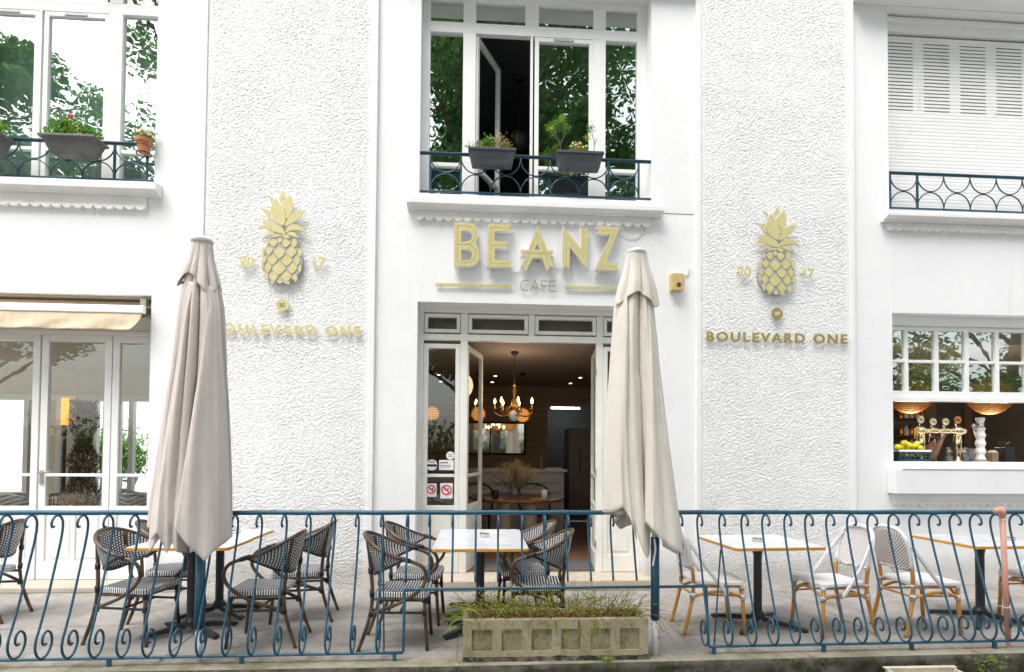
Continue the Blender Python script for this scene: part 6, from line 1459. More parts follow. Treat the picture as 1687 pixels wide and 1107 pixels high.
# counter
yk = 3.25; a, b = at(700, 772, 1, yk), at(934, 772, 1, yk); zt_ = a.z
T = thing('service_counter', 'white boarded service counter with a marble top at the back of the cafe', 'counter', ((a.x+b.x)/2, yk, z0))
m = MB(); m.box(a.x, b.x-.05, yk, yk+.6, .117, zt_-.04); m.build('body', M['shipwhite'], T, world=True); m = MB(); m.box(a.x, b.x, yk-.04, yk+.65, zt_-.04, zt_); m.build('marble_top', M['marble'], T, world=True, bevel=.004)
m = MB(); q = at(892, 755, 1, yk+.2); m.lathe([(.035, 0), (.035, .03), (.02, .06), (.03, .12), (.026, .17), (.016, .19), (.02, .22), (0, .235)], (0, 0, 0), 16); T = thing('pepper_mill', 'tall wooden pepper mill on the service counter', 'pepper mill', (q.x, q.y, zt_+.001)); m.build('turned_body', simple('pale_wood', (.35, .22, .12), .4), T, smooth=True); m = MB(); m.ball((0, 0, .245), .012, 8); m.build('knob', M['steel'], T)
q = at(912, 768, 1, yk+.2); T = thing('paper_pile', 'low pile of menus at the right end of the service counter', 'menus', (q.x, q.y, zt_+.001)); m = MB(); m.box(-.14, .14, -.1, .1, 0, .02); m.build('sheets', M['paper'], T); m = MB(); m.box(-.12, .12, -.09, .09, .0205, .035, Matrix.Rotation(.2, 4, 'Z')); m.build('cover', M['steel'], T)
# round table
yt = 1.75; c = at(851, 815, 2, .86); c = Vector((at(851, 815, 1, yt).x, yt, 0)); zt_ = at(851, 818, 1, yt).z; rt_ = .70
T = thing('round_table', 'round dark wooden table just inside the open door', 'table', (c.x, c.y, .116)); ZR = zt_
m = MB(); m.lathe([(0, ZR-.045), (rt_-.05, ZR-.045), (rt_-.01, ZR-.03), (rt_, ZR-.015), (rt_-.012, ZR-.002), (rt_-.03, ZR), (0, ZR)], (c.x, c.y, 0), 56); m.build('tabletop', M['tablewood'], T, world=True, smooth=False)
for dx in (-.18, .20):
    m = MB(); pr = []
    for k in range(40): pr.append((.10+.012*sin(k*2.2), .117+(ZR-.17)*k/39))
    m.lathe(pr, (c.x+dx, c.y, 0), 20); m.build('ribbed_leg', simple('pale_rattan_leg', (.45, .38, .28), .6), T, world=True, smooth=True)
# vase with dried flowers
vx = at(848, 815, 1, 1.45).x; T = thing('flower_vase', 'glass vase of feathery dried flowers on the round table', 'vase', (vx, 1.45, ZR+.001))
m = MB(); m.lathe([(.05, 0), (.085, .03), (.095, .08), (.06, .13), (.05, .16), (.065, .19)], (0, 0, 0), 24); m.build('vase', M['glassthin'], T, smooth=True)
rnd = random.Random(4); m1, m2, m3 = MB(), MB(), MB()
for k in range(46):
    a = rnd.uniform(0, 2*pi); sp = rnd.uniform(.05, .36); h = .50-sp*.55+rnd.uniform(-.05, .05); e_ = Vector((sp*cos(a), sp*sin(a)*.8, h)); P = crom([(0, 0, .03), (e_.x*.25, e_.y*.25, h*.55), e_], 4); m1.tube(P, .0025, 4)
    for q in range(55):
        t_ = rnd.uniform(.55, 1.08); p = Vector(P[0]).lerp(e_, 0)+Vector(P[-2]).lerp(e_, (t_-.5)*2)+Vector((rnd.gauss(0, .018), rnd.gauss(0, .018), rnd.gauss(0, .02)))
        d = (Vector((rnd.gauss(0, 1), rnd.gauss(0, 1), rnd.gauss(.5, 1)))).normalized(); s_ = rnd.uniform(.008, .018); n_ = d.orthogonal().normalized()*s_*.3; m2.quad(p-n_, p+d*s_, p+n_, p-d*s_)
for k in range(120):
    p = Vector((rnd.gauss(0, .14), rnd.gauss(0, .08), .20+rnd.gauss(0, .03))); d = Vector((p.x, p.y, -.02)).normalized(); n_ = d.orthogonal().normalized()*.01; m3.quad(p, p+d*.025+n_, p+d*.05, p+d*.025-n_)
m1.build('dry_stems', M['drystem'], T); m2.build('feathery_plumes', M['dryyellow'], T); m3.build('dark_leaves', M['leaf'], T)
q = at(816, 822, 1, 1.5); T = thing('black_jar', 'round black jar on the round table left of the flowers', 'jar', (q.x, 1.5, ZR+.001)); m = MB(); m.lathe([(.04, 0), (.052, .02), (.05, .08), (.045, .10), (.038, .10), (.036, .02), (0, .02)], (0, 0, 0), 20); m.build('jar_body', M['iron'], T, smooth=True); m = MB(); m.lathe([(.045, .1005), (.047, .105), (.045, .11)], (0, 0, 0), 20); m.build('rim', M['iron'], T)
q = at(897, 822, 1, 1.5); T = thing('white_cup', 'tall white cup on the round table right of the flowers', 'cup', (q.x, 1.5, ZR+.001)); m = MB(); m.lathe([(.035, 0), (.042, .02), (.05, .115), (.046, .115), (.038, .02), (0, .015)], (0, 0, 0), 20); m.build('cup_body', M['whiteglaze'], T, smooth=True); m = MB(); m.lathe([(.038, -.0005), (.03, .004)], (0, 0, 0), 16); m.build('foot_ring', M['whiteglaze'], T)
for (px, lb) in ((840, 'dark wooden tray left of the vase on the round table'), (886, 'small orange wooden board right of the vase on the round table')):
    q = at(px, 826, 1, 1.3); T = thing('serving_board', lb, 'board', (q.x, 1.3, ZR+.001)); m = MB(); m.box(-.10, .10, -.06, .06, 0, .012); m.build('board', M['honey'] if px > 850 else M['tablewood'], T, bevel=.004); m = MB(); m.box(.101, .15, -.012, .012, .002, .010); m.build('handle', M['tablewood'], T)
# cushioned chairs behind the table
for (px, lb) in ((770+16, 'dim rattan chair with chevron cushion behind the left of the round table'), (880, 'dim rattan chair with chevron cushion behind the right of the round table')):
    y = 2.55; q = at(px, 810, 1, y); T = thing('rattan_chair', lb, 'chair', (q.x, y, .117), group='rattan chairs around the round table')
    m = MB(); m.tube(crom([(-.22, -.2, .45), (-.25, .05, .70), (-.2, .2, .85), (0, .26, .90), (.2, .2, .85), (.25, .05, .70), (.22, -.2, .45)], 5), .016, 7); m.build('back_frame', M['chairdim'], T, smooth=True)
    m = MB(); m.box(-.22, .22, -.2, .2, .42, .46); m.build('seat', M['chairdim'], T, bevel=.01)
    m = MB(); m.grid(lambda u, v: ((u-.5)*.42, .14+.04*sin(pi*u), .48+.33*v), 8, 8); m.build('cushion', M['chevdark'], T, smooth=True, solid=.06)
    for sx in (-.2, .2):
        for sy in (-.18, .18): m = MB(); m.tube([(sx, sy, 0), (sx*.95, sy*.95, .42)], .016, 7); m.build('leg', M['chairdim'], T)
# kitchen: fridge and fluorescent lamp
a, b = at(937, 705, 1, 6.0), at(1010, 705, 1, 6.0); T = thing('fridge', 'tall stainless fridge in the kitchen behind the cafe', 'fridge', ((a.x+b.x)/2, 6.3, .117))
m = MB(); m.box(a.x, b.x, 6.0, 6.7, .2, a.z); m.build('cabinet', M['steel'], T, world=True, bevel=.01); m = MB(); m.box(a.x+.01, b.x-.01, 5.965, 5.995, .22, a.z-.25); m.build('door', M['steel'], T, world=True, bevel=.008); m = MB(); m.tube([(a.x+.25, 5.94, 1.1), (a.x+.25, 5.94, 1.6)], .012, 8); m.build('handle', M['iron'], T, world=True)
a, b = at(908, 672, 1, 7.0), at(955, 672, 1, 7.0); T = thing('strip_light', 'lit fluorescent strip light on the kitchen ceiling', 'lamp', ((a.x+b.x)/2, 7.0, a.z)); m = MB(); m.box(a.x, b.x, 6.97, 7.05, a.z+.02, a.z+.05); m.build('housing', M['white'], T, world=True); m = MB(); m.tube([(a.x, 7.0, a.z), (b.x, 7.0, a.z)], .018, 8); m.build('tube', M['tube_l'], T, world=True)
# door mat
m = MB(); m.box(.10, 1.45, .34, 1.0, .1165, .128); T = tag(m.build('door_mat', simple('grey_mat', (.10, .10, .10), .95, var=.3, scale=60)), 'dark grey door mat just inside the open door', 'door mat')

# ================================================================== THE BAR
ZC = 1.455; yb = .30
def bp_(px, py, y=yb): return at(px, py, 1, y)
T = thing('beer_tap_tower', 'polished brass beer tower with four round tap badges on the bar', 'beer tap', (bp_(1548, 757).x, yb, ZC))
PB = M['polbrass']; zt_ = bp_(1548, 710).z; rT = .034
for k, px in enumerate((1517.5, 1577.5)):
    x = bp_(px, 720).x; H = zt_-ZC-.03
    m = MB(); m.lathe([(.055, 0), (.055, .012), (.03, .02), (.024, .04), (.036, H*.35), (.044, H*.72), (.036, H*.9), (.028, H)], (x, yb, ZC), 24); m.build('pillar', PB, T, world=True, smooth=True)
xa, xb = bp_(1507, 710).x, bp_(1590, 710).x
Rx = Matrix.Rotation(pi/2, 4, 'Y')
m = MB(); L = xb-xa
m.lathe([(.001, 0), (.03, .01), (.036, .02), (.028, .03), (.052, .055), (.058, .085), (.052, .115), (.036, .125), (.040, .135), (rT, .145), (rT, L*.38), (.045, L*.41), (rT, L*.44), (rT, L*.60), (.045, L*.63), (rT, L*.66), (rT, L-.15), (.042, L-.14), (.052, L-.12), (.060, L-.085), (.052, L-.05), (.040, L-.035), (.045, L-.02), (.03, L-.005), (.001, L)], (xa, yb, zt_), 24, Rx); m.build('cross_tube', PB, T, world=True, smooth=True)
for (px, py, orange) in ((1515.6, 691.5, 0), (1536, 695, 0), (1556.5, 695, 0), (1576.5, 692, 1)):
    p = bp_(px, py, yb-.03); 
    m = MB(); m.tube([(p.x, yb-.02, zt_+.03), (p.x, yb-.02, p.z-.03)], [.012, .007], 8); Lv = m.build('tap_lever', PB, T, world=True, smooth=True)
    m = MB(); m.prism([(p.x+.046*cos(a), p.z+.046*sin(a)) for a in [2*pi*k/24 for k in range(24)]], yb-.045, yb-.02); m.build('badge_rim', PB, Lv, world=True)
    m = MB(); m.prism([(p.x+.040*cos(a), p.z+.040*sin(a)) for a in [2*pi*k/24 for k in range(24)]], yb-.048, yb-.0455); m.build('badge', simple('badge_orange', (.75, .22, .03), .4) if orange else simple('badge_cream', (.78, .70, .42), .4), Lv, world=True)
    m = MB(); m.prism([(p.x-.027, p.z+.016), (p.x-.004, p.z+.008), (p.x+.024, p.z-.004), (p.x+.027, p.z-.014), (p.x+.006, p.z-.009), (p.x-.012, p.z+.001)], yb-.0505, yb-.0485); m.build('badge_mark', M['black'], Lv, world=True)
    m = MB(); m.tube(crom([(p.x, yb, zt_-.03), (p.x+.002, yb+.02, zt_-.07), (p.x, yb+.03, zt_-.14)], 4), .007, 8); m.build('spout', PB, T, world=True, smooth=True)
m = MB(); m.tube([(xa+.02, yb-.03, zt_+.03), (xa-.03, yb-.04, zt_+.02), (xa-.035, yb-.04, zt_-.10)], [.012, .012, .007], 8); m.build('side_tap', M['amber'], T, world=True, smooth=True)
# white column
x = bp_(1615.5, 757).x; zt_ = bp_(1615, 688).z; H = zt_-ZC; s_ = H/.53
T = thing('beer_column', 'white wavy ceramic beer column with a chrome collar and tap', 'beer tap', (x, yb, ZC))
m = MB(); m.lathe([(.085, 0), (.08, .012), (.05, .02)], (0, 0, 0), 24); m.build('base', M['steel'], T, smooth=True)
m = MB(); pr = [(.05-.0*k+.007*sin(k*1.05+1), .022+(H*.72)*k/24) for k in range(25)]; m.lathe(pr, (0, 0, 0), 24); m.build('wavy_body', M['whiteglaze'], T, smooth=True)
m = MB(); z_ = .022+H*.72; m.lathe([(.04, z_), (.036, z_+H*.1)], (0, 0, 0), 20); m.build('chrome_collar', M['mirror'], T, smooth=True)
m = MB(); m.lathe([(.036, z_+H*.1+.001), (.050, H-.01), (.046, H), (0, H)], (0, 0, 0), 24); m.build('flared_top', M['whiteglaze'], T, smooth=True)
m = MB(); m.tube([(-.03, 0, z_+H*.05), (-.10, -.01, z_+H*.06)], .010, 8); m.tube([(-.10, -.01, z_+H*.10), (-.10, -.01, z_+H*.02), (-.095, -.015, z_-H*.14)], [.018, .014, .007], 8); m.build('tap', M['mirror'], T, smooth=True)
# crate of lemons
a, b = bp_(1474, 757), bp_(1525, 757); zr = bp_(1500, 741).z; y0, y1 = yb-.08, yb+.22; x0, x1 = a.x, b.x
T = thing('fruit_crate', 'dark crate with a white rim full of lemons at the left end of the bar', 'crate', ((x0+x1)/2, yb+.07, ZC))
m = MB(); zr2 = zr-.025
for (p, q, r, s_) in ((x0, x1, y0, y0+.01), (x0, x1, y1-.01, y1)):
    m.box(p, q, r, s_, ZC, ZC+.03); m.box(p, q, r, s_, zr2-.03, zr2)
    for k in range(7): xx = lerp(p, q-.016, k/6); m.box(xx, xx+.016, r, s_, ZC+.0301, zr2-.0301)
    m.box(p, q, r+.002, s_-.002, ZC+.055, ZC+.065)
m.box(x0, x0+.01, y0+.011, y1-.011, ZC, zr2); m.box(x1-.01, x1, y0+.011, y1-.011, ZC, zr2); m.box(x0, x1, y0+.011, y1-.011, ZC+.0005, ZC+.008)
m.build('slatted_box', M['crate'], T, world=True); m = MB(); m.box(x0-.006, x1+.006, y0-.006, y0+.012, zr2+.0005, zr); m.box(x0-.006, x1+.006, y1-.012, y1+.006, zr2+.0005, zr); m.build('white_rim', M['white'], T, world=True, bevel=.002)
rnd = random.Random(3)
for k, (px, py, o) in enumerate(((1478, 736, 0), (1489, 729.5, 0), (1485, 737, 1), (1497, 733, 0), (1505, 735, 0), (1494, 738, 0), (1516, 738, 0), (1510, 731, 0), (1481, 746, 0), (1492, 748, 0), (1504, 747, 0), (1515, 748, 0))):
    p = at(px, py, 1, y0+.05+.02*(k % 3)); hid = py > 742
    L = thing('lemon', ['bright yellow lemon at the left corner of the crate heap', 'topmost lemon of the crate heap', 'orange coloured citrus low in the crate heap', 'lemon in the middle of the crate heap, under the top one', 'lemon on the right shoulder of the crate heap', 'lemon at the front middle of the crate heap', 'lemon at the right corner of the crate heap', 'greenish lemon high at the right of the crate heap', 'lemon seen through the left slats of the crate', 'lemon seen through the slats left of the crate centre', 'lemon seen through the slats right of the crate centre', 'lemon seen through the right slats of the crate'][k], 'lemon', tuple(p), rnd.uniform(0, 3), 'lemons in the bar crate')
    m = MB(); pr = [(max(1e-4, .034*sin(pi*i/12)**.9), -.040*cos(pi*i/12)) for i in range(13)]; pr[-1] = (1e-4, .047); Rm = Matrix.Rotation(rnd.uniform(.8, 1.6), 4, 'X'); m.lathe(pr, (0, 0, 0), 16, Rm); m.build('fruit', M['orangefruit' if o else 'lemon'], L, smooth=True)
    m = MB(); m.lathe([(.006, -.001), (.004, .005)], tuple(Rm @ Vector((0, 0, -.041))), 6); m.build('stem_button', M['herb2'], L)
# bottles, tub, carton
for (px, lb) in ((1562.5, 'clear glass bottle left of the right brass pillar'), (1589, 'clear glass bottle right of the brass tower')):
    p = bp_(px, 757, yb+.08); T = thing('glass_bottle', lb, 'bottle', (p.x, p.y, ZC), group='clear glass bottles on the bar'); m = MB(); m.lathe([(.045, .002), (.048, .01), (.048, .10), (.04, .13), (.018, .145), (.018, .165)], (0, 0, 0), 20); m.build('glass', M['glassthin'], T, smooth=True); m = MB(); m.lathe([(.0181, .1655), (.023, .166), (.023, .18), (0, .18)], (0, 0, 0), 14); m.build('stopper', M['tub'], T); m = MB(); m.lathe([(.0, .004), (.044, .006), (.045, .07), (0, .071)], (0, 0, 0), 18); m.build('contents', M['steel'], T)
p = bp_(1600, 757, yb+.2); T = thing('frosted_tub', 'frosted blue plastic tub behind the white beer column', 'tub', (p.x, p.y, ZC)); m = MB(); m.lathe([(.075, 0), (.085, .02), (.1, .16), (.096, .16), (.08, .02), (0, .015)], (0, 0, 0), 20); m.build('tub_body', M['tub'], T, smooth=True); m = MB(); m.lathe([(.1005, .1605), (.107, .163), (.1, .167)], (0, 0, 0), 20); m.build('lip', M['paper'], T)
p = bp_(1635, 757, yb+.15); T = thing('drink_carton', 'brown and cream carton to the right of the white beer column', 'carton', (p.x, p.y, ZC)); m = MB(); m.box(-.045, .045, -.04, .04, 0, .12); m.build('carton_body', simple('carton', (.35, .26, .17), .6), T, bevel=.003); m = MB(); m.box(-.0455, .0455, -.042, -.0405, .04, .05); m.box(-.0455, .0455, -.042, -.0405, .075, .08); m.build('printed_bands', M['terra'], T); m = MB(); m.prism([(-.045, .1205), (.045, .1205), (.0, .15)], -.04, .04); m.build('gable_top', M['paper'], T)
p = bp_(1655, 757, yb+.3); T = thing('coffee_grinder', 'dark coffee grinder half hidden at the right of the bar', 'coffee grinder', (p.x, p.y, ZC)); m = MB(); m.box(-.07, .07, -.08, .08, 0, .19); m.build('grinder_body', M['iron'], T, bevel=.01); m = MB(); m.lathe([(.04, .191), (.065, .26), (.065, .27)], (0, 0, 0), 16); m.build('hopper', M['glassthin'], T)
# barista: one continuous body (union by remeshing), hair and clothes as parts
def blob(mb, P, n=10):
    """tapered limb through (point, radius) stations"""
    pts = crom([p for p, r in P], 4); rs = []
    for i in range(len(P)-1):
        for j_ in range(4): rs.append(lerp(P[i][1], P[i+1][1], j_/4))
    rs.append(P[-1][1]); mb.tube(pts, rs, n)
    mb.ball(P[0][0], P[0][1]*.99, 8); mb.ball(P[-1][0], P[-1][1]*.99, 8)
hp = at(1528, 731, 1, .88); hd = Vector((hp.x, .88, hp.z)); base = Vector((hp.x-.10, .96, .117))
T = thing('person', 'woman behind the beer taps in a grey apron, looking down with one forearm raised', 'person', tuple(base))
V = Vector; fdir = V((.50, -.83, -.25)).normalized(); side = fdir.cross(V((0, 0, 1))).normalized(); upv = side.cross(fdir).normalized()
def hpnt(f, s_, u): return hd+fdir*f+side*s_+upv*u
m = MB()
Hm = Matrix((side, fdir, upv)).transposed()
m.ball(hd+upv*.02, .092, 14, (.82, 1.0, 1.08), Hm.to_4x4()); m.ball(hpnt(.03, 0, -.05), .066, 12, (.86, .95, 1.0), Hm.to_4x4()); m.ball(hpnt(.06, 0, -.088), .030, 10)
m.tube([hpnt(.088, 0, .012), hpnt(.112, 0, -.022)], [.009, .016], 8); m.ball(hpnt(.106, 0, -.026), .015, 8)
m.ball(hpnt(.088, 0, -.056), .014, 8, (1.7, .8, .6), Hm.to_4x4()); 
for s_ in (-1, 1): m.ball(hpnt(.0, .078*s_, -.01), .02, 8, (.4, .8, 1.3), Hm.to_4x4()); m.ball(hpnt(.072, .035*s_, .03), .020, 8, (1.2, .6, .35), Hm.to_4x4())
sh = hd+V((-.06, .10, -.26)); shR = sh+V((.10, -.14, -.02)); shL = sh+V((-.10, .16, -.01)); 
blob(m, [(hd+V((-.02, .02, -.08)), .052), (hd+V((-.045, .06, -.17)), .05), (sh, .07)])
blob(m, [(sh+V((0, 0, .0)), .11), (sh+V((-.02, .05, -.2)), .13), (sh+V((-.05, .1, -.42)), .12), (sh+V((-.05, .12, -.6)), .14)], 14)
blob(m, [(shL, .055), (sh, .075), (shR, .055)])
el = at(1537, 752, 1, .66); el = V((el.x, .66, el.z-.02)); wr = at(1551, 725, 1, .60); wr = V((wr.x, .60, wr.z)); hn = at(1553, 718, 1, .58); hn = V((hn.x, .58, hn.z))
blob(m, [(shR, .052), (shR.lerp(el, .5), .046), (el, .038)]); blob(m, [(el, .038), (el.lerp(wr, .35), .036), (wr, .024)])
blob(m, [(wr, .024), (hn, .030)]); 
hd_ = (hn-wr).normalized()
for k, (L_, o) in enumerate(((.055, -.024), (.062, -.009), (.058, .007), (.046, .021))):
    b0 = hn+V((o, -.005, .012)); m.tube(crom([b0, b0+V((.008, -.022, .02))*L_*18, b0+V((.012, -.03, -.004))*L_*18], 3), [.0095]*6+[.007], 7)
m.tube([hn+V((-.028, 0, 0)), hn+V((-.034, -.02, .02)), hn+V((-.026, -.035, .03))], [.011, .010, .008], 7)
blob(m, [(shL, .055), (shL+V((-.04, -.02, -.26)), .043), (shL+V((.06, -.2, -.40)), .036), (shL+V((.15, -.33, -.36)), .024), (shL+V((.19, -.38, -.35)), .028)])
for k in range(5): m.tube([shL+V((.19, -.38, -.35))+V((0, .01*(k-2), 0)), shL+V((.25, -.40-.006*k, -.36+.008*(k-2)))], [.010, .007], 6)
for s_ in (-.09, .09): blob(m, [(sh+V((-.05+s_, .12, -.6)), .10), (V((sh.x-.05+s_, sh.y+.12, .6)), .062), (V((sh.x-.05+s_, sh.y+.13, .19)), .042), (V((sh.x-.04+s_, sh.y-.0, .15)), .035)])
bo = m.build('body', M['skin'], T, world=True, smooth=True); rm = bo.modifiers.new('union', 'REMESH'); rm.mode = 'VOXEL'; rm.voxel_size = .0065; rm.use_smooth_shade = True; smm = bo.modifiers.new('soft', 'SMOOTH'); smm.iterations = 3; smm.factor = .5
m = MB(); m.ball(hpnt(-.038, 0, .035), .097, 14, (.94, .95, 1.0), Hm.to_4x4()); m.ball(hpnt(-.12, 0, .06), .055, 10)
for s_ in (-1, 1):
    for q in range(5): m.tube(crom([hpnt(.062-.012*q, .01*s_, .118-.004*q), hpnt(.068-.014*q, .05*s_, .088), hpnt(.035-.014*q, .083*s_, .02-.012*q), hpnt(-.02-.01*q, .084*s_, -.03-.01*q)], 4), [.006]*4+[.013]*8+[.008], 6)
m.build('hair', M['hair'], T, world=True, smooth=True)
for s_ in (-1, 1):
    m = MB(); m.tube([hpnt(.084, .018*s_, .012), hpnt(.083, .035*s_, .008), hpnt(.074, .052*s_, .012)], .0035, 5); m.build('closed_eye', M['hair'], T, world=True)
    m = MB(); m.tube([hpnt(.088, .015*s_, .036), hpnt(.088, .035*s_, .04), hpnt(.076, .054*s_, .034)], .004, 5); m.build('eyebrow', M['hair'], T, world=True)
m = MB(); m.tube([hpnt(.093, -.022, -.055), hpnt(.102, 0, -.053), hpnt(.093, .022, -.055)], [.003, .006, .003], 6); m.build('lips', simple('lip_red', (.42, .12, .10), .4), T, world=True)
m = MB(); blob(m, [(sh+V((0, 0, .01)), .118), (sh+V((-.02, .05, -.2)), .138), (sh+V((-.05, .1, -.42)), .13), (sh+V((-.05, .12, -.62)), .155)], 16); m.build('apron_shirt', M['apron'], T, world=True, smooth=True)
m = MB(); c0 = hd+V((-.04, .055, -.155)); m.tube([c0+V((.062*cos(a), .062*sin(a), -.012*cos(a))) for a in [2*pi*k/20 for k in range(20)]], .014, 7, closed=True); m.build('white_collar', M['paper'], T, world=True, smooth=True)
# shelf and bottles behind the bar
T = thing('back_shelf', 'dark shelf with glassware behind the left end of the bar', 'shelf', (5.8, 3.0, .117)); p0 = at(1476, 716, 1, 3.0); p1 = at(1520, 716, 1, 3.0)
for i, py in enumerate((690, 718, 742)):
    m = MB(); zz = at(1500, py, 1, 3.0).z; m.box(p0.x-.2, p1.x+.1, 2.85, 3.15, zz-.02, zz); m.build('board', M['darkwood'], T, world=True)
    for k in range(5):
        xx = lerp(p0.x, p1.x, (k+.5)/5); G = thing('glass_jar', ['upper', 'middle', 'lower'][i]+' shelf glass jar behind the bar, '+['at the left end', 'second along', 'in the middle', 'fourth along', 'at the right end'][k], 'jar', (xx, 2.95, zz), group='jars on the back shelf'); h = rnd.uniform(.10, .2); m = MB(); m.lathe([(.04, 0), (.045, .01), (.045, h*.7), (.02, h*.85), (.02, h)], (0, 0, 0), 12); m.build('jar_body', random.choice([M['steel'], M['brass'], M['tub']]), G, smooth=True); m = MB(); m.lathe([(.022, h+.001), (.022, h+.02), (0, h+.021)], (0, 0, 0), 10); m.build('lid', M['iron'], G)

# ================================================================== VERANDA FURNITURE
def slat_chair(lb, x, y, rz):
    T = thing('slatted_chair', lb, 'chair', (x, y, .063), R_(rz), 'slatted wooden chairs in the veranda')
    m = MB(); m.box(-.2, .2, -.2, .2, .42, .45); m.build('seat', M['darkwood'], T, bevel=.008)
    m = MB(); m.tube([(-.21, .2, .84), (0, .23, .86), (.21, .2, .84)], .022, 8); m.tube([(-.2, .2, .52), (.2, .2, .52)], .014, 6)
    for k in range(9): xx = -.17+.34*k/8; m.tube([(xx, .2, .52), (xx, .22, .85)], .008, 5)
    m.build('slatted_back', M['darkwood'], T)
    for sx in (-.2, .2):
        m = MB(); m.tube([(sx, .2, 0), (sx, .19, .45), (sx*1.02, .2, .85)], .018, 7); m.build('rear_leg', M['darkwood'], T); m = MB(); m.tube([(sx, -.2, 0), (sx, -.19, .43)], .018, 7); m.build('front_leg', M['darkwood'], T)
def wk(px, y): return at(px, 800, 1, y).x
slat_chair('dark slatted chair seen through the leftmost veranda pane', wk(15, 1.2), 1.2, 12)
slat_chair('dark slatted chair behind the dried flowers in the veranda', wk(106, 1.5), 1.5, 20)
slat_chair('dark slatted chair seen through the rightmost veranda pane', wk(196, 1.6), 1.6, -60)
def wicker(lb, x, y, rz):
    T = thing('wicker_chair', lb, 'chair', (x, y, .063), R_(rz), 'grey wicker chairs in the veranda')
    m = MB(); m.grid(lambda u, v: (.26*cos(pi*(1-u)), .24*sin(pi*(1-u))*.9, .45+(.38+.10*sin(pi*u))*v), 20, 8); m.build('backrest', M['wickergrey'], T, smooth=True, solid=.012)
    m = MB(); m.tube([(.26*cos(pi*(1-u/20)), .24*sin(pi*(1-u/20))*.9, .83+.10*sin(pi*u/20)) for u in range(21)], .014, 7); m.build('rim', M['wrapgrey'], T, smooth=True)
    m = MB(); m.box(-.22, .22, -.22, .18, .42, .46); m.build('seat', M['wickergrey'], T, bevel=.02)
    for sx in (-.2, .2):
        for sy in (-.2, .16): m = MB(); m.tube([(sx, sy, 0), (sx, sy, .42)], .016, 7); m.build('leg', M['steel'], T)
wicker('grey wicker chair back at the lower left pane', wk(22, .75), .78, 180)
wicker('grey wicker chair back seen low in the right veranda pane', wk(205, .8), .85, 215)
wicker('grey wicker chair farther back in the right veranda pane', wk(232, 1.7), 1.7, 140)
bistro_table('bistro table with a dried bouquet inside the veranda', wk(100, 1.0)-.3, wk(100, 1.0)+.5, .62, 1.12, 'bistro tables inside the veranda')
bistro_table('bistro table farther back inside the veranda', wk(80, 2.4)-.3, wk(80, 2.4)+.5, 2.2, 2.8, 'bistro tables inside the veranda')
bistro_table('bistro table behind the rightmost veranda pane', wk(225, 1.2)-.4, wk(225, 1.2)+.4, 1.1, 1.6, 'bistro tables inside the veranda')
p = at(117, 826, 1, .8); T = thing('dried_bouquet', 'golden dried flowers in a small white vase behind the middle veranda pane', 'vase', (p.x, .8, .752))
m = MB(); m.lathe([(.03, 0), (.034, .02), (.03, .08), (.024, .10)], (0, 0, 0), 16); m.build('vase', M['whiteglaze'], T, smooth=True); bush(T, 'dried_blooms', (p.x, .8, .752+.17), .12, 420, .012, 'dryyellow', rnd, .3, (1.5, 1, .6)); m = MB()
for k in range(14): m.tube([(0, 0, .06), (rnd.gauss(0, .08), rnd.gauss(0, .05), .18)], .002, 3)
m.build('dry_stems', M['drystem'], T)
p = at(136, 790, 1, 2.6); T = thing('pampas_plume', 'tall brown feathery plume arrangement standing in the veranda', 'dried plant', (p.x, 2.6, .063))
m = MB(); rnd = random.Random(9); zt_ = at(136, 662, 1, 2.6).z-.063
for k in range(5200):
    z = rnd.uniform(.5, zt_); w_ = .19+.05*sin(z*3)+.04*sin(z*11); a = rnd.uniform(0, 2*pi); r = w_*math.sqrt(rnd.random()); q = V((r*cos(a), r*sin(a), z)); d = V((cos(a)*.5, sin(a)*.5, rnd.uniform(.3, 1.4))).normalized(); n_ = d.orthogonal().normalized()*.006; L_ = rnd.uniform(.03, .08); m.tri(q-n_, q+n_, q+d*L_)
m.build('plumes', M['pampas'], T); m = MB(); m.lathe([(.10, 0), (.16, .1), (.15, .35), (.08, .5), (.10, .55)], (0, 0, 0), 20); m.build('floor_vase', M['darkwood'], T, smooth=True)
p = at(111, 677, 1, 2.95); T = thing('column_lamp', 'glowing orange column lamp in the veranda', 'lamp', (p.x, 2.9, .063)); zA, zB = at(111, 700, 1, 2.9).z-.063, at(111, 656, 1, 2.9).z-.063
m = MB(); m.lathe([(.05, zA), (.05, zB)], (0, 0, 0), 16); m.build('lamp_shade', M['orange_l'], T); m = MB(); m.tube([(0, 0, .03), (0, 0, zA)], .03, 10); m.build('stand', M['darkwood'], T); m = MB(); m.lathe([(.15, 0), (.15, .02), (.03, .03)], (0, 0, 0), 20); m.build('base', M['darkwood'], T)
p = at(70, 0, 1, 2) ; 
# pendant in the upper room
p = at(855, 128, 1, 1.2); T = thing('ceiling_pendant', 'dark glass pendant lamp in the room behind the open upper casement', 'pendant lamp', (p.x, 1.2, p.z)); q = at(855, 232, 1, 1.2)
m = MB(); m.ball((p.x, 1.2, p.z), .085, 10, (1, 1, .5)); m.build('ceiling_rose', M['black'], T, world=True, smooth=True); m = MB(); m.tube([(p.x, 1.2, p.z), (p.x, 1.2, q.z+.1)], .006, 6); m.build('cord', M['black'], T, world=True); m = MB(); m.ball((p.x, 1.2, q.z), .14, 14); m.build('glass_globe', simple('dark_globe', (.05, .045, .04), .1, 0), T, world=True, smooth=True)

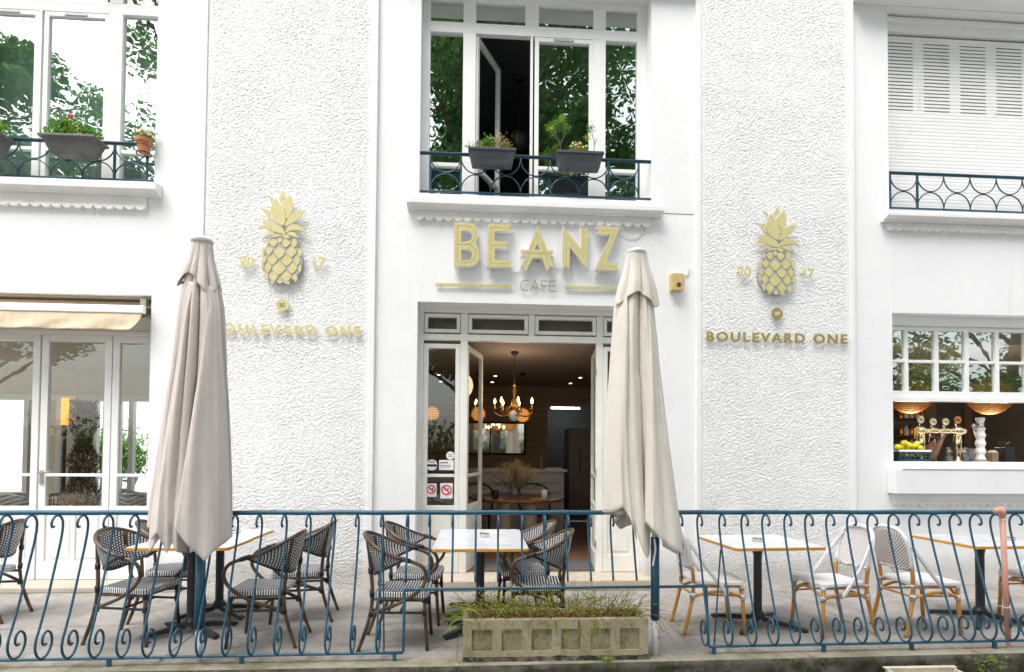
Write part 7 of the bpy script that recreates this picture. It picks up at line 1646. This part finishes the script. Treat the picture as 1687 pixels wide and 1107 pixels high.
rnd = random.Random(31)
for (px, py, y, lb) in ((163, 752, 7.0, 'green shrub outside, seen through the narrow far pane of the veranda'), (205, 755, 7.5, 'green shrub outside, seen through the rightmost veranda pane')):
    p = at(px, py, 1, y); T = thing('garden_shrub', lb, 'shrub', (p.x, y, -.22), 0, 'shrubs behind the veranda'); h = p.z+.22
    bush(T, 'foliage', (p.x, y, p.z), .5, 1300, .05, 'herb2', rnd, .3); m = MB()
    for k in range(7): m.tube([(rnd.uniform(-.08, .08), rnd.uniform(-.08, .08), 0), (rnd.uniform(-.4, .4), rnd.uniform(-.2, .2), h)], .014, 5)
    m.build('stem', M['bark'], T)
# ================================================================== TREES ACROSS THE STREET (seen in the window panes)
def leafcloud(name, parent, centers, n, ls, rnd, mat):
    m = MB(); V = Vector
    for k in range(n):
        c, r = rnd.choice(centers); d = V((rnd.gauss(0, 1), rnd.gauss(0, 1), rnd.gauss(0, 1))); d = d.normalized()*r*(rnd.random()**.45); p = c+V((d.x, d.y, d.z*.7))
        a = V((rnd.gauss(0, 1), rnd.gauss(0, 1), rnd.gauss(-.5, .6))).normalized(); b = a.orthogonal().normalized(); s_ = ls*rnd.uniform(.6, 1.4)
        m.quad(p, p+a*s_*.9+b*s_*.55, p+a*s_*2, p+a*s_*.9-b*s_*.55)
    return m.build(name, mat, parent)
def tree(lb, x, y, h, cr, z0, nclump, nleaf, seed, ls=.085, clump=1.2):
    rnd = random.Random(seed); T = thing('street_tree', lb, 'tree', (x, y, -.22), 0, 'trees across the street'); V = Vector
    m = MB(); top = V((rnd.uniform(-.5, .5), rnd.uniform(-.5, .5), h*.8)); P = crom([(0, 0, 0), (rnd.uniform(-.3, .3), 0, h*.3), (top.x*.5, top.y*.5, h*.55), tuple(top)], 5); m.tube(P, [lerp(.30, .06, i/(len(P)-1)) for i in range(len(P))], 12); m.build('trunk', M['bark'], T, smooth=True)
    C = []; lm = MB()
    for k in range(nclump):
        a = rnd.uniform(0, 2*pi); zz = rnd.uniform(z0, h); f = (zz-z0)/(h-z0); rr = cr*math.sqrt(max(.05, 1-(2*f-.9)**2/1.25))*rnd.uniform(.25, 1.0); c = V((rr*cos(a), rr*sin(a), zz)); C.append((c, clump*rnd.uniform(.6, 1.25)))
        b0 = V((top.x*.5*f, top.y*.5*f, max(z0*.6, zz-rr*.75))); pp = crom([b0, b0.lerp(c, .5)+V((rnd.uniform(-.3, .3), rnd.uniform(-.3, .3), .2)), c], 3); lm.tube(pp, [lerp(.09, .02, i/(len(pp)-1)) for i in range(len(pp))], 5)
    lm.build('limbs', M['bark'], T); leafcloud('crown', T, C, nleaf, ls, rnd, M['leaf']); return T
tree('tall dense tree straight across the street, mirrored in the middle upper window', 0.9, -13.5, 20.5, 7.0, 4.5, 210, 140000, 1)
tree('tree across the street to the right, mirrored in the bar window', 12.5, -14.0, 17.0, 5.6, 2.5, 80, 42000, 2)
tree('open crowned tree across the street at the left, mirrored in the upper left window', -17.6, -13.0, 16.2, 5.2, 4.5, 95, 60000, 3, clump=1.0)
tree('tree across the street between the left and middle windows in reflection', -9.6, -14.0, 21.5, 4.3, 6.5, 80, 50000, 4)
tree('farther tree at the right end of the opposite row', 22.0, -15.0, 14.0, 4.8, 3.0, 40, 12000, 6)
rnd = random.Random(12); m = MB(); V = Vector
T = thing('clipped_hedge', 'long green hedge on the far side of the street', 'hedge', (0, -17.5, -.22))
for k in range(16000):
    p = V((rnd.uniform(-34, 36), rnd.uniform(-.6, .6)*1.0, rnd.uniform(0, 1)**.6*(2.6+.5*sin(k*.37)))); a = V((rnd.gauss(0, 1), rnd.gauss(0, 1), rnd.gauss(0, 1))).normalized(); b = a.orthogonal().normalized(); s_ = .14; m.quad(p, p+a*s_+b*s_*.6, p+a*s_*2, p+a*s_-b*s_*.6)
m.build('foliage', M['leaf'], T); m = MB(); m.box(-34, 36, -.25, .25, 0, 1.9); m.build('branch_core', M['bark'], T)
